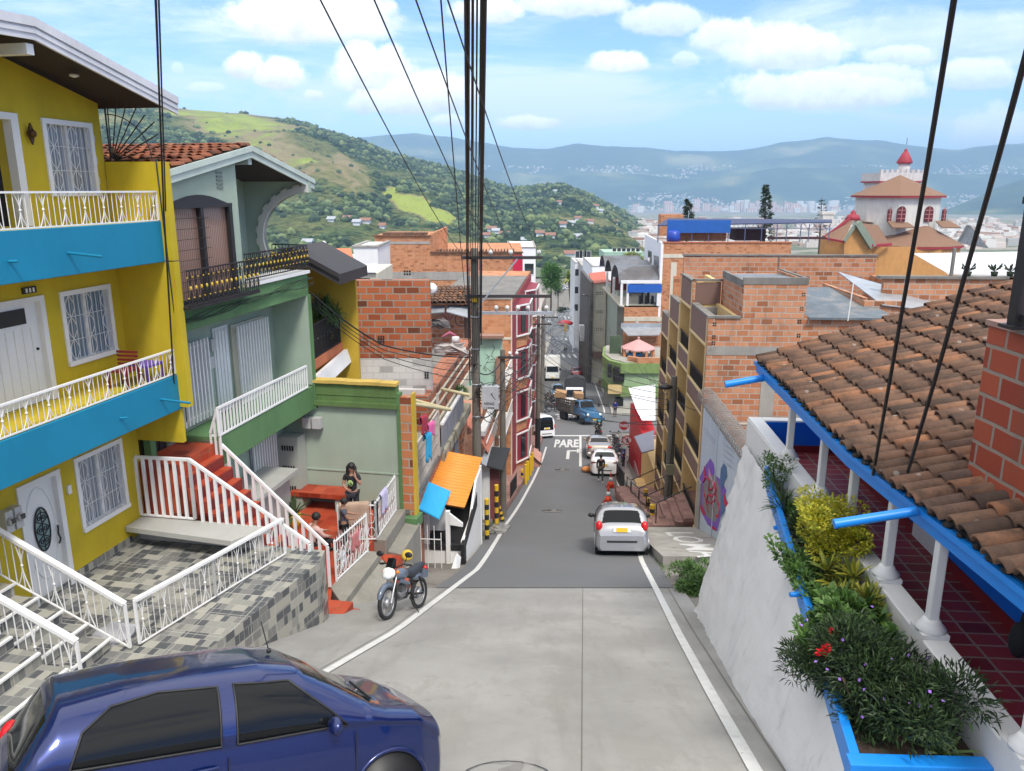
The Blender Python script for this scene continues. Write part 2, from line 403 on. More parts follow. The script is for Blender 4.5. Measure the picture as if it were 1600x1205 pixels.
c=t.mix(t.rng(t.noise(ob,2.3,6,.7),.57,.75,0,.5),c,(.18,.175,.165));c=t.mix(t.rng(t.noise(t.scale(ob,(1,.35,1)),.9,7,.75),.52,.58,0,.35),c,(.24,.23,.205));vo=t.new('ShaderNodeTexVoronoi',feature='DISTANCE_TO_EDGE');t.l.new(t.scale(ob,(1,.7,1)),vo.inputs['Vector']);vo.inputs['Scale'].default_value=.13;c=t.mix(t.math('MULTIPLY',t.rng(t.math('ADD',vo.outputs['Distance'],t.math('MULTIPLY',t.noise(ob,6,4),.02)),.007,.003),.5),c,(.14,.135,.12));g=t.noise(ob,70,2,.8);c=t.mix(t.math('MULTIPLY',g,.22),c,(.15,.145,.13))
t.l.new(c,b.inputs['Base Color']);b.inputs['Roughness'].default_value=.9
bp=t.new('ShaderNodeBump');bp.inputs['Strength'].default_value=.25;bp.inputs['Distance'].default_value=.01;t.l.new(g,bp.inputs['Height']);t.l.new(bp.outputs[0],b.inputs['Normal']);RCON=m
GRND=mat('ground_dirt_and_concrete',(.20,.185,.16),.95,vary=.3,nscale=.4,grain=.3,bump=.3,col2=(.10,.095,.075),c2=(.5,.7))
PAINT=mat('road_paint',(.60,.60,.58),.8,vary=.12,nscale=5,grain=.2,col2=(.32,.32,.31),c2=(.58,.74),c2s=9)
mb=MB();ys=[-40+i*2 for i in range(0,131)]+[230,250,280,320,370,420,600,900,1400,2500,4500,7000,12000]
xs=[-9000,-3000,-900,-300,-120,-60,-30,-15,0,15,30,60,120,300,900,3000,9000]
def gbase(y):
 if y<=420:return gz(y)-.06
 return-47.1-min(1,(y-420)/5500)*120
vs=[(x*(1 if y<600 else 2),y,gbase(y))for y in ys for x in xs];nx=len(xs)
mb.add(vs,[(i*nx+j,i*nx+j+1,(i+1)*nx+j+1,(i+1)*nx+j)for i in range(len(ys)-1)for j in range(nx-1)],sm=True)
struct('ground',mb,GRND)
mb=MB();strip(mb,-12,16.6,lambda y:-60,lambda y:XR(y)+.62,-.01);struct('concrete_pavement',mb,RCON)
mb=MB();strip(mb,16.55,64.5,lambda y:XL(y)-.42,lambda y:XR(y)+.42,.004);struct('road',mb,ASPH)
mb=MB();strip(mb,64.5,76,lambda y:-40,lambda y:45,.004);strip(mb,76,300,lambda y:XL(y)-.6,lambda y:XR(y)+.6,.004,step=3);strip(mb,222,262,lambda y:-25,lambda y:70,.012,step=4);struct('crossing_road',mb,ASPH)
jm=mat('joint_gap_grey',(.15,.145,.13),.95,grain=.3)  # own dark grey of the joints between the concrete slabs
mb=MB()
jx=lambda y:.68+(y-6.55)*.096
strip(mb,-8,16.5,lambda y:jx(y)-.007,lambda y:jx(y)+.007,-.004)
for yy in(3.2,):mb.quad(*[(x,y,gz(y)-.004)for x,y in((-3.2,yy),(XR(yy)+.4,yy),(XR(yy)+.4,yy+.012),(-3.2,yy+.012))])
strip(mb,5,16.5,lambda y:XL(y)-.16,lambda y:XL(y)-.145,-.004,.5)
strip(mb,4,16.5,lambda y:XR(y)+.28,lambda y:XR(y)+.30,-.004,.5)
struct('pavement_joints',mb,jm)
mb=MB()
strip(mb,-6,63,lambda y:XR(y)-.07,lambda y:XR(y)+.07,.009,.6);strip(mb,5.5,50.4,lambda y:XL(y)-.07,lambda y:XL(y)+.07,.009,.6);strip(mb,51.2,57.5,lambda y:XL(y)-.07,lambda y:XL(y)+.07,.009,.6)
strip(mb,62.6,63.1,lambda y:3.2,lambda y:8.4,.012);strip(mb,49.9,62.6,lambda y:jx2(y)-.1,lambda y:jx2(y)+.1,.009)if False else None
def jx2(y):return 4.59+(y-49.9)*.087
strip(mb,49.9,62.6,lambda y:jx2(y)-.09,lambda y:jx2(y)+.09,.009)
strip(mb,76.5,77.0,lambda y:4.4,lambda y:7.2,.012)
for k in range(6):
 for(yy,L_,w_)in((168,7.5,.5),(207,7,.55),(262,8,.6)):
  x0=XL(yy)+.9+k*(XR(yy)-XL(yy)-1.2)/6;strip(mb,yy,yy+L_,lambda y,a=x0:a,lambda y,a=x0:a+w_,.012,4)
strip(mb,78,160,lambda y:XR(y)-.15,lambda y:XR(y),.01,3);strip(mb,180,205,lambda y:(XL(y)+XR(y))/2+1,lambda y:(XL(y)+XR(y))/2+1.15,.01,3)
def text_mesh(txt,bold=0.0,size=1.0,font_space=1.0):
 cu=bpy.data.curves.new('t','FONT');cu.body=txt;cu.size=size;cu.offset=bold;cu.space_character=font_space;cu.resolution_u=2
 o=bpy.data.objects.new('t',cu);COL.objects.link(o);dg=bpy.context.evaluated_depsgraph_get();me=bpy.data.meshes.new_from_object(o.evaluated_get(dg))
 vs=[v.co.copy()for v in me.vertices];fs=[list(p.vertices)for p in me.polygons]
 bpy.data.objects.remove(o);bpy.data.curves.remove(cu);bpy.data.meshes.remove(me)
 if not vs:return[],[]
 x0=min(v.x for v in vs);x1=max(v.x for v in vs);y0=min(v.y for v in vs);y1=max(v.y for v in vs)
 return[((v.x-x0)/(x1-x0),(v.y-y0)/(y1-y0))for v in vs],fs
def text_on(mb,txt,P0,du,dv,bold=.02,**k):
 """letters laid on a real surface: P0 lower left corner, du across the whole text, dv up"""
 vs,fs=text_mesh(txt,bold);P0=Vector(P0);du=Vector(du);dv=Vector(dv)
 mb.add([P0+du*a+dv*b for a,b in vs],fs,**k)
def road_text(mb,txt,x0,x1,y0,y1,flip=False,bold=.035):
 vs,fs=text_mesh(txt,bold)
 out=[]
 for a,b in vs:
  if flip:a,b=1-a,1-b
  y=y0+(y1-y0)*b;x=x0+(x1-x0)*a+(y-y0)*.09;out.append((x,y,gz(y)+.013))
 mb.add(out,fs)
road_text(mb,'PARE',3.2,5.1,57.3,60.9);road_text(mb,'PARE',6.0,7.9,57.3,60.9)
road_text(mb,'PARE',4.3,6.0,73.0,75.6,True)
def rp(x,y):return(x+(y-52)*.09,y,gz(y)+.013)
mb.quad(rp(3.75,52.6),rp(3.98,52.6),rp(3.98,55.6),rp(3.75,56.0));mb.quad(rp(3.98,55.6),rp(4.5,55.6),rp(4.5,56.1),rp(3.75,56.1));mb.quad(rp(4.5,54.9),rp(4.95,55.85),rp(4.5,56.8))
struct('road_markings',mb,PAINT)
for i,(x,y,rr)in enumerate(((1.9,34.4,.45),(3.26,48.6,.42),(.15,25.2,.06),(-.05,6.3,.42))):
 mb=MB();n=20
 if rr>.1:
  mb.add([(x+rr*math.cos(a*PI/10),y+rr*1.0*math.sin(a*PI/10),gz(y+rr*math.sin(a*PI/10))+.014)for a in range(20)],[tuple(range(20))])
  mb.lathe((0,0,0),[(rr,0),(rr+.05,0)],20);k=len(mb.v)-40
  for j in range(k,k+40):v=mb.v[j];mb.v[j]=Vector((x+v.x,y+v.y,gz(y+v.y)+.017))
  single('manhole_cover',['round manhole cover just below the right-turn arrow side of the lane','round manhole cover closest to the turn arrow','','round concrete manhole cover in front of the blue car'][i]if i else 'round manhole cover in mid road left of the silver hatchback','manhole cover',mb,mat('manhole_iron',(.24,.235,.225),.8,grain=.3)if i<3 else RCON,kind=None)
mb=MB();
def kerb(y0,y1,xf,w,h,dz=0):
 ys=[y0+(y1-y0)*i/max(1,int((y1-y0)/1.5))for i in range(max(1,int((y1-y0)/1.5))+1)]
 for a,b in zip(ys,ys[1:]):
  p=[]
  for(hh)in(-.2,h):p+=[(xf(a),a,gz(a)+hh),(xf(a)+w,a,gz(a)+hh),(xf(b)+w,b,gz(b)+hh),(xf(b),b,gz(b)+hh)]
  mb.hexa(p)
kerb(22,63,lambda y:XR(y)+.42,.5,.12);kerb(77,215,lambda y:XR(y)+.6,2.2,.14);kerb(77,215,lambda y:XL(y)-2.6,2.0,.14)
struct('kerbs',mb,CONC)
PINK=brick('pink_pavement_tile',(.30,.165,.14),(.40,.23,.19),(.30,.25,.22),bw=.3,bh=.3,ms=.008,off=0,stain=.4)
mb=MB();kerb(31,61.5,lambda y:XL(y)-3.2,2.75,.28);struct('pink_sidewalk',mb,PINK)
mb=MB()
kerb(24,31,lambda y:XL(y)-3.2,2.6,.16);struct('rough_sidewalk',mb,CONCD)
def pe(px,py):r=ray(px,py);return r.x/r.y,r.z/r.y
def hill_tab(pts):return[pe(*p)for p in pts]
m,t,b=principled('hillside');ob=t.new('ShaderNodeTexCoord').outputs['Object']
cv=t.new('ShaderNodeAttribute',attribute_name='cover').outputs['Fac']
fine=t.noise(ob,.045,5,.75);tree=t.noise(ob,.12,4,.7)
k_=t.math('ADD',cv,t.math('MULTIPLY',t.math('SUBTRACT',fine,.5),.55))
lc=t.ramp(k_,[(0.0,(.024,.048,.026)),(.22,(.042,.075,.034)),(.38,(.095,.14,.05)),(.52,(.16,.18,.065)),(.66,(.23,.22,.09)),(.8,(.30,.24,.14)),(.93,(.26,.32,.07)),(1.0,(.33,.39,.08))])
lc=t.mix(t.math('MULTIPLY',t.rng(tree,.35,.6,1,0),t.rng(k_,.85,.35)),lc,(.010,.022,.013))
t.l.new(lc,b.inputs['Base Color']);b.inputs['Roughness'].default_value=1;b.inputs['Specular IOR Level'].default_value=.05
bp=t.new('ShaderNodeBump');bp.inputs['Strength'].default_value=1;bp.inputs['Distance'].default_value=9;t.l.new(tree,bp.inputs['Height']);t.l.new(bp.outputs[0],b.inputs['Normal']);HILL=m
near=hill_tab([(-900,120),(-400,120),(0,152),(165,157),(230,163),(300,172),(380,178),(460,188),(510,205),(560,220),(610,240),(650,250),(700,262),(760,284),(800,296),(840,292),(880,290),(920,304),(950,318),(1000,345),(1040,368),(1090,395),(1200,410),(2400,410)])
def patch(px,py,cx,cy,rx,ry,ang=0):
 a=R(ang);dx,dy=px-cx,py-cy;u=(dx*math.cos(a)+dy*math.sin(a))/rx;v=(-dx*math.sin(a)+dy*math.cos(a))/ry
 return max(0,1-(u*u+v*v))
def landcover(px,py,P):
 px+=22*NZ.noise(P*.02);py+=9*NZ.noise(P*.025+Vector((9,9,9)))
 c=.30+.55*NZ.fractal(P*.006,1.0,2.1,5)
 c+=.36*min(1,2*patch(px,py,430,225,190,42,22))*(1 if c>.12 else .4)
 c+=.35*min(1,2*patch(px,py,300,190,160,26,5))
 for q in((545,270,42,20,55,.75),(575,310,60,14,50,.6),(505,300,40,16,30,.5),(640,330,60,22,15,.5),(470,350,60,14,10,.5)):
  k=min(1,2.5*patch(px,py,q[0],q[1],q[2],q[3],q[4]));c=c*(1-k)+q[5]*k
 k=min(1,4*patch(px,py,655,325,62,17,27));c=c*(1-k)+1.02*k
 k=min(1,3*patch(px,py,590,320,26,14,35));c=c*(1-k)+.1*k
 k=min(1,3*patch(px,py,520,195,70,12,25));c=c*(1-k)+.1*k
 return max(0,min(1.05,c))
def project(P):
 d=P.y*CP-P.z*SP;up=P.y*SP+P.z*CP
 return 800+FP*P.x/d,602.5-FP*up/d
def hills(name,tab,y0,y1,z0f,na,ny,amp,relief,back,seed,cover=None,mat_=None,a0=-1.5,a1=1.5,pw=1.0):
 mb=MB();vs=[];cov=[]
 for i in range(ny+1):
  f=i/ny
  for j in range(na+1):
   a=a0+(a1-a0)*j/na;e=lerp(tab,a)
   if f<=.8:
    g=f/.8;Y=y0+(y1-y0)*g;zr=e*y1;zb=z0f(y0)-3
    h=g**pw;h=h*h*(3-2*h)*.5+h*.5
    z=zb+(zr-zb)*h
    n=NZ.fractal(Vector((a*2200,Y,seed))*relief,1.0,2.0,6)
    z+=n*amp*math.sin(PI*min(1,g*1.02))*(0.6+.4*g)
    z+=NZ.fractal(Vector((a*y1,Y,seed+9))*relief*7,1,2,2)*amp*.035
   else:
    g=(f-.8)/.2;Y=y1+(y1-y0)*.5*g;z=e*y1-back*g*g*1.0
   vs.append(Vector((a*Y,Y,z)))
 w_=na+1
 mb.add(vs,[(i*w_+j,i*w_+j+1,(i+1)*w_+j+1,(i+1)*w_+j)for i in range(ny)for j in range(na)],sm=True)
 o=struct(name,mb,mat_ or HILL)
 at=o.data.attributes.new('cover','FLOAT','POINT')
 cv=[]
 for v in vs:
  if cover=='near':px,py=project(v);cv.append(landcover(px,py,v))
  else:cv.append(cover(v))
 at.data.foreach_set('value',cv);return vs,w_
mb=MB();mb.add([(x*(1+i*2),430+i*450,gbase(430+i*450)+1.0)for i in range(15)for x in(-900,900)],[(2*i,2*i+1,2*i+3,2*i+2)for i in range(14)])
struct('valley_floor',mb,mat('valley_floor_green',(.10,.13,.07),1,vary=.3,nscale=.01,col2=(.28,.25,.21),c2=(.45,.55),c2s=.012))
HV,HW=hills('hills',near,430,1700,gbase,620,190,26,.0035,160,3.3,cover='near',a0=-1.0,a1=.62)
far=hill_tab([(-2500,215),(-900,200),(0,225),(400,225),(520,222),(560,215),(600,211),(650,209),(700,214),(740,220),(800,231),(860,233),(900,224),(940,228),(1000,230),(1060,236),(1120,236),(1170,234),(1220,222),(1250,220),(1290,214),(1330,218),(1370,219),(1400,224),(1440,229),(1470,233),(1500,234),(1550,227),(1600,224),(1700,215),(2400,200),(3600,215)])
def fcov(v):return .18+.75*NZ.fractal(v*.0018,1,2,6)
hills('far_mountains',far,6300,9500,gbase,520,110,270,.0010,500,8.1,cover=fcov,a0=-1.6,a1=1.6,pw=1.15)
spur=hill_tab([(1380,400),(1440,352),(1500,322),(1560,292),(1600,280),(1700,262),(1900,250),(3000,240)])
hills('spur_hill',spur,4200,5600,gbase,90,50,60,.0016,300,5.5,cover=lambda v:.22+.4*NZ.fractal(v*.003,1,2,4),a0=.47,a1=1.5)
#  builders shared by the houses
def window(T_,fc,a0,a1,c0,c1,panes=2,grille='lens',frame=WMETAL,gm=CURW,depth=.10,proud=.03,bars=None,gmat=WMETAL,label=None):
 """window set in an opening: frame (> pane, grille)"""
 mb=MB();w=.05
 fbox(mb,fc,a0-.03,a1+.03,-depth,proud,c1-w,c1+.03);fbox(mb,fc,a0-.03,a1+.03,-depth,proud+.02,c0-.03,c0+w)
 fbox(mb,fc,a0-.03,a0+w,-depth,proud-.002,c0+w,c1-w);fbox(mb,fc,a1-w,a1+.03,-depth,proud-.002,c0+w,c1-w)
 for i in range(1,panes):a=a0+(a1-a0)*i/panes;fbox(mb,fc,a-.025,a+.025,-depth,-.03,c0+w,c1-w)
 f=T_.part('window',mb,frame,label=label)
 mb=MB();fbox(mb,fc,a0,a1,-depth-.03,-depth+.01,c0,c1);T_.part('pane',mb,gm,f)
 if grille:
  mb=MB();b=.015
  n=bars or max(4,int((a1-a0)/.11));st=(a1-a0-2*w)/n
  for i in range(1,n):mb.tube([fp(fc,a0+w+st*i,b,c0+w),fp(fc,a0+w+st*i,b,c1-w)],.006,4)
  for q in(.33,.66):c=c0+(c1-c0)*q;mb.tube([fp(fc,a0+w,b,c),fp(fc,a1-w,b,c)],.006,4)
  if grille=='lens':
   for i in range(0,n,2):
    if i%4:continue
    ac=a0+w+st*(i+1)
    for q in range(3):
     z0=c0+w+(c1-c0-2*w)*q/3;z1=z0+(c1-c0-2*w)/3
     for s in(-1,1):mb.tube([fp(fc,ac+s*st*.95*math.sin(PI*k/8),b+.008,z0+(z1-z0)*k/8)for k in range(9)],.006,4)
  T_.part('grille',mb,gmat,f)
 return f
def lens_rail(mb,p,q,h0,h1,sp=.105,r=.007,top=.028,lens=True,posts=()):
 """ornamental rail panel between plan points p, q; h0/h1 bottom and top heights at both ends ((b0,b1),(t0,t1))"""
 p=Vector(p);q=Vector(q);n=max(2,int((q-p).length/sp))
 def P(f,k):f=max(0,min(1,f));b=h0[0]+(h0[1]-h0[0])*f;t_=h1[0]+(h1[1]-h1[0])*f;v=p+(q-p)*f;return Vector((v.x,v.y,b+(t_-b)*k))
 mb.beam(P(0,1),P(1,1),top*1.7,top);mb.beam(P(0,.0),P(1,.0),.02,.02)
 for i in range(n+1):
  f=i/n;mb.tube([P(f,0),P(f,1)],r,4)
  if lens and i%4==1 and i<n:
   for s in(-1,1):mb.tube([P(f+s*.85/n*(1-math.sin(PI*k/8))+0,k/8)for k in range(9)],r*1.1,4)
   mb.ball(P(f,.5),.022,6)
 for e in(0,1):mb.beam(P(e,0),P(e,1),.035)
 return mb
def picket_rail(mb,p,q,b,t_,sp=.13,w=.035,top=.05,foot=True):
 p=Vector(p);q=Vector(q);n=max(1,round((q-p).length/sp))
 P=lambda f,z:Vector(((p+(q-p)*f).x,(p+(q-p)*f).y,z))
 mb.beam(P(0,t_[0]),P(1,t_[1]),top,top)
 if foot:mb.beam(P(0,b[0]),P(1,b[1]),.035,.035)
 for i in range(n+1):f=i/n;mb.beam(P(f,b[0]+(b[1]-b[0])*f),P(f,t_[0]+(t_[1]-t_[0])*f-top*.4),w,w)
 return mb
def tile_roof_mesh(mb,O,u,v,nu,nv,pu=.20,pv=.36,r=.075,jitter=.02,seg=6,gap=True):
 """clay barrel tiles: O eave corner, u unit vector along the eave, v unit vector up the slope"""
 O=Vector(O);u=Vector(u).normalized();v=Vector(v).normalized();n=u.cross(v).normalized()
 if n.z<0:n=-n
 for i in range(nu):
  dj=U(-.03,.03)
  for j in range(nv):
   c=O+u*(pu*(i+.5))+v*(pv*j+dj);rr=r*U(.93,1.05);ju=U(-jitter,jitter);L_=pv*1.16;sk=U(-.014,.014)
   lift=.012+U(0,.016);vs=[]
   for e,(d,rs,hh)in enumerate(((0,rr*1.06,lift+.022),(L_,rr*.9,0))):
    for k in range(seg+1):
     a=PI*k/seg;vs.append(c+v*d+u*(math.cos(a)*rs+ju+sk*e)+n*(math.sin(a)*rs*.92+hh))
   k2=seg+1
   fs=[(k,k+1,k2+k+1,k2+k)for k in range(seg)]
   m0=len(vs);
   for k in range(seg+1):
    a=PI*k/seg;vs.append(c+u*(math.cos(a)*(rr-.016)+ju)+n*(math.sin(a)*(rr-.016)*.9+lift+.018))
   fs+=[(k+1,k,m0+k,m0+k+1)for k in range(seg)]
   m1=len(vs)
   for k in range(seg+1):
    a=PI*k/seg;vs.append(c+v*.12+u*(math.cos(a)*(rr-.016)+ju)+n*(math.sin(a)*(rr-.016)*.9+lift+.016))
   fs+=[(m0+k+1,m0+k,m1+k,m1+k+1)for k in range(seg)]
   mb.add(vs,fs,r=rnd(),sm=True)
 return mb
def tile_mat(name,cols,lichen=.5):
 if name in MATS:return MATS[name]
 m,t,b=principled(name);ob=t.new('ShaderNodeTexCoord').outputs['Object']
 at=t.new('ShaderNodeAttribute',attribute_name='rnd').outputs['Fac']
 c=t.ramp(at,[(i/(len(cols)-1),x)for i,x in enumerate(cols)])
 c=t.mix(t.rng(t.noise(ob,3.2,6,.7),.42,.68,0,.8),c,(.07,.052,.042))
 c=t.mix(t.rng(t.noise(ob,9,5,.7),.56,.70,0,.3),c,(.26,.14,.08))
 if lichen:
  vo=t.new('ShaderNodeTexVoronoi');t.l.new(ob,vo.inputs['Vector']);vo.inputs['Scale'].default_value=4.5;vo.inputs['Randomness'].default_value=1
  k=t.math('MULTIPLY',t.rng(t.math('ADD',vo.outputs['Distance'],t.math('MULTIPLY',t.noise(ob,30,2),.08)),.20,.15),t.rng(t.noise(ob,1.1,3),.5,.56,0,lichen))
  c=t.mix(k,c,(.42,.38,.34))
 t.l.new(c,b.inputs['Base Color']);b.inputs['Roughness'].default_value=.92;b.inputs['Specular IOR Level'].default_value=.2
 bp=t.new('ShaderNodeBump');bp.inputs['Strength'].default_value=.7;bp.inputs['Distance'].default_value=.012;t.l.new(t.noise(ob,22,5,.75),bp.inputs['Height']);t.l.new(bp.outputs[0],b.inputs['Normal'])
 MATS[name]=m;return m
ROOFT=tile_mat('old_clay_tile',[(.09,.06,.045),(.16,.095,.065),(.21,.12,.08),(.14,.09,.07),(.27,.14,.085),(.18,.11,.075),(.34,.16,.085),(.12,.08,.06)])
ROOFR=tile_mat('red_clay_tile',[(.14,.05,.03),(.24,.08,.045),(.32,.11,.055),(.20,.08,.05),(.40,.16,.08)],.1)
m,t,b=principled('patio_mosaic_tile');uv=t.new('ShaderNodeUVMap').outputs[0]
def bt(vec,bw,bh,off,ms=.004,sq=1,sf=2):
 br=t.new('ShaderNodeTexBrick');t.l.new(vec,br.inputs['Vector']);br.offset=off;br.squash=sq;br.squash_frequency=sf;br.inputs['Scale'].default_value=1
 br.inputs['Color1'].default_value=(0,0,0,1);br.inputs['Color2'].default_value=(1,1,1,1);br.inputs['Mortar'].default_value=(.5,.5,.5,1)
 br.inputs['Mortar Size'].default_value=ms;br.inputs['Brick Width'].default_value=bw;br.inputs['Row Height'].default_value=bh;return br
rot=t.new('ShaderNodeMapping');t.l.new(uv,rot.inputs[0]);rot.inputs['Rotation'].default_value=(0,0,0)
b1=bt(rot.outputs[0],.20,.17,.5,.004,.55,2)
c=t.ramp(b1.outputs['Color'],[(0,(.085,.09,.095)),(.34,(.085,.09,.095)),(.35,(.26,.26,.23)),(.58,(.35,.34,.29)),(.8,(.18,.18,.17)),(1,(.12,.125,.13))],'CONSTANT')
c=t.mix(b1.outputs['Fac'],c,(.36,.35,.31));b2=bt(uv,.62,.62,0,.006);c=t.mix(b2.outputs['Fac'],c,(.42,.41,.37))
t.l.new(c,b.inputs['Base Color']);b.inputs['Roughness'].default_value=.35;MOS=m
REDT=brick('red_floor_tile',(.36,.045,.02),(.48,.085,.035),(.30,.14,.09),bw=.3,bh=.3,ms=.006,off=0,stain=.15,stain_col=(.12,.03,.02),var=.15,rough=.45,bump=.15)
REDP=mat('dark_red_paint',(.20,.022,.018),.55,vary=.15)
GRAN=mat('washed_granite',(.27,.255,.215),.9,vary=.12,grain=.45,bump=.4,bscale=60,streak=.2)
def drip(mb,h,s,z,L_=.55,r=.022,drop=.05):mb.tube([(h,s,z),(h+L_,s+.03,z-drop)],r,7)
#  YELLOW HOUSE
Y=T('yellow_house','three storey yellow house with turquoise balcony bands and white railings','house',(-.95,10,-6.5),FL)
WX=('x+',-.95)
mb=MB()
S1=14.28
wall(mb,WX,4,S1,-6.5,1.42,.2,[(11.40,12.20,-6.5,-4.5),(12.62,13.78,-5.72,-4.44),(11.30,12.40,-3.3,-1.67),(12.82,13.98,-2.83,-1.65),(11.2,12.38,-.55,1.05),(12.95,14.02,-.08,1.05)])
mb.prism([(-1.15,4,1.42),(-1.15,S1,1.42),(-1.15,11.8,2.0),(-1.15,9,1.5)],(.2,0,0))
mb.box(-.95,.20,S1-.02,S1+.14,-3.9,-1.24)
mb.box(-.93,.20,S1-.02,S1+.14,-1.22,.46)
mb.box(-5,-1.15,S1-.12,S1+.03,-6.5,1.4);mb.box(-.95,0,S1,S1+.1,-4.6,-3.9)
Y.part('wall',mb,YEL)
mb=MB();mb.box(-1.0,-.04,4,S1+.05,-1.20,-.56);mb.box(-1.0,-.04,4,S1+.02,-3.90,-3.31);Y.part('balcony_slab',mb,YEL)
for za,zb,e in((-1.24,-.54,0),(-3.94,-3.29,.06)):
 mb=MB();mb.box(-.04,.03,4,S1+e,za,zb);mb.box(-.9,.03,S1+e,S1+e+.02,za,zb-.01);o=Y.part('balcony_band',mb,TURQ,mod=bevel(.012))
 mb=MB();s=11.95 if za>-2 else 13.72
 drip(mb,.03,s,za+.33);drip(mb,.03,s-1.1,za+.3,.12,.02,0);Y.part('drain_spout',mb,TURQ,o)
for zb,zt in((-.52,-.04),(-3.26,-2.82)):
 mb=MB();lens_rail(mb,(0,9,0),(0,S1-.03,0),(zb,zb),(zt,zt));Y.part('balcony_railing',mb,WMETAL)
mb=MB();mb.box(-.95,-.935,9.5,S1-.2,-6.5,-6.40);mb.box(-.95,-.935,12.22,S1-.5,-6.4,-6.33);Y.part('skirting',mb,MOS)
def door(T_,fc,a0,a1,c0,c1,col=WHITE,kind='oval'):
 mb=MB();fbox(mb,fc,a0-.05,a0+.05,-.12,.03,c0,c1+.05);fbox(mb,fc,a1-.05,a1+.05,-.12,.03,c0,c1+.05);fbox(mb,fc,a0+.05,a1-.05,-.12,.028,c1-.03,c1+.05)
 f=T_.part('door',mb,WHITE)
 mb=MB();fbox(mb,fc,a0+.05,a1-.05,-.12,-.06,c0+.01,c1-.03)
 if kind=='plank':
  n=6
  for i in range(1,n):a=a0+.05+(a1-a0-.1)*i/n;fbox(mb,fc,a-.012,a+.012,-.06,-.045,c0+.1,c1-.42)
 if kind=='oval':
  am,cm_=(a0+a1)/2,(c0+c1)/2+.15
  for(rx,rz)in((.30,.78),):mb.tube([fp(fc,am+math.cos(q*PI/14)*rx*(1.0),-.055,cm_-.05+math.sin(q*PI/14)*rz)for q in range(29)],.012,5)
 T_.part('door_leaf',mb,col,f)
 if kind=='oval':
  mb=MB();mb.add([fp(fc,am+math.cos(q*PI/12)*.15,-.045,cm_+.02+math.sin(q*PI/12)*.36)for q in range(24)],[tuple(range(24))]);T_.part('oval_light',mb,mat('etched_glass',(.20,.30,.29),.15,vary=.1),f)
  mb=MB()
  mb.tube([fp(fc,am+math.cos(q*PI/12)*.155,-.04,cm_+.02+math.sin(q*PI/12)*.37)for q in range(25)],.014,5)
  for s in(-1,1):
   for dz in(-.18,.02,.22):
    mb.tube([fp(fc,am+s*(.02+.10*math.sin(k*PI/8)),-.035,cm_+dz-.09+.18*k/8)for k in range(9)],.009,5)
    mb.tube([fp(fc,am+s*(.05+.03*math.cos(k*PI/4)),-.035,cm_+dz+.03*math.sin(k*PI/4))for k in range(9)],.008,5)
  mb.tube([fp(fc,am,-.035,cm_-.33),fp(fc,am,-.035,cm_+.36)],.008,5);T_.part('oval_scrollwork',mb,BLACKM,f)
  mb=MB();mb.tube([fp(fc,a1-.13+.02*math.sin(k),-.02+.03*math.sin(k*PI/8),c0+.80+.32*k/8)for k in range(9)],.014,6);T_.part('handle',mb,BLACKM,f)
 else:
  mb=MB();mb.ball(fp(fc,a1-.14,-.05,c0+.85),.025,8);T_.part('handle',mb,BLACKM,f)
 return f
door(Y,WX,11.40,12.20,-6.5,-4.5)
door(Y,WX,11.30,12.40,-3.3,-1.67,kind='plank')
mb=MB();fbox(mb,WX,11.42,12.1,-.055,-.04,-2.02,-1.78);Y.part('fanlight',mb,BLACKM)
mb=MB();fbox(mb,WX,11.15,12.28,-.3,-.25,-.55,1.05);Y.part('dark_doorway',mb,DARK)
mb=MB();fbox(mb,WX,12.30,12.44,-.12,.03,-.55,1.1);fbox(mb,WX,11.1,12.3,-.12,.028,1.0,1.1);Y.part('door_frame',mb,WHITE)
window(Y,WX,12.95,14.02,-.08,1.05);window(Y,WX,12.82,13.98,-2.83,-1.65,gm=CURBL);window(Y,WX,12.62,13.78,-5.72,-4.44)
mb=MB();fbox(mb,WX,12.05,12.32,0,.03,-1.56,-1.46);o=Y.part('number_plate',mb,BLACKM)
mb=MB()
for k in range(3):fbox(mb,WX,12.10+k*.07,12.135+k*.07,.03,.034,-1.545,-1.48)
Y.part('number',mb,WHITE,o)
mb=MB();fbox(mb,WX,12.36,12.44,0,.04,-4.95,-4.8);Y.part('doorbell',mb,WHITE)
mb=MB();mb.ball((-.86,12.62,.82),.06,8,(1,1,1));mb.prism([(-.9,12.62+.07*math.cos(a),.82+.16*math.sin(a))for a in[k*PI/2 for k in range(4)]],(.03,0,0));mb.tube([(-.94,12.62,.82),(-.84,12.62,.88)],.012,5)
Y.part('wall_lamp',mb,mat('bronze',(.09,.045,.02),.5,metal=.6))
for s in(11.02,11.20):
 mb=MB();mb.box(-.95,-.80,s-.07,s+.07,-5.02,-4.68);mb.lathe((-.80,s,-4.84),[(.065,0),(.06,.05),(.03,.07)],12,'x');o=Y.part('electric_meter',mb,mat('meter_grey',(.5,.5,.48),.5))
 mb=MB();mb.box(-.795,-.72,s-.035,s+.035,-4.86,-4.79);Y.part('meter_dial',mb,GLASS,o)
Za=lambda s:2.24-(s-11.75)*.217 if s>11.75 else 2.24+(s-11.75)*.05
mb=MB()
for(s0,s1)in((4,11.75),(11.75,14.9)):
 mb.hexa([(-5,s0,Za(s0)-.16),(.10,s0,Za(s0)-.16),(.10,s1,Za(s1)-.16),(-5,s1,Za(s1)-.16),(-5,s0,Za(s0)-.02),(.10,s0,Za(s0)-.02),(.10,s1,Za(s1)-.02),(-5,s1,Za(s1)-.02)])
rf=Y.part('roof',mb,mat('roof_boards',(.035,.025,.022),.9))
mb=MB()
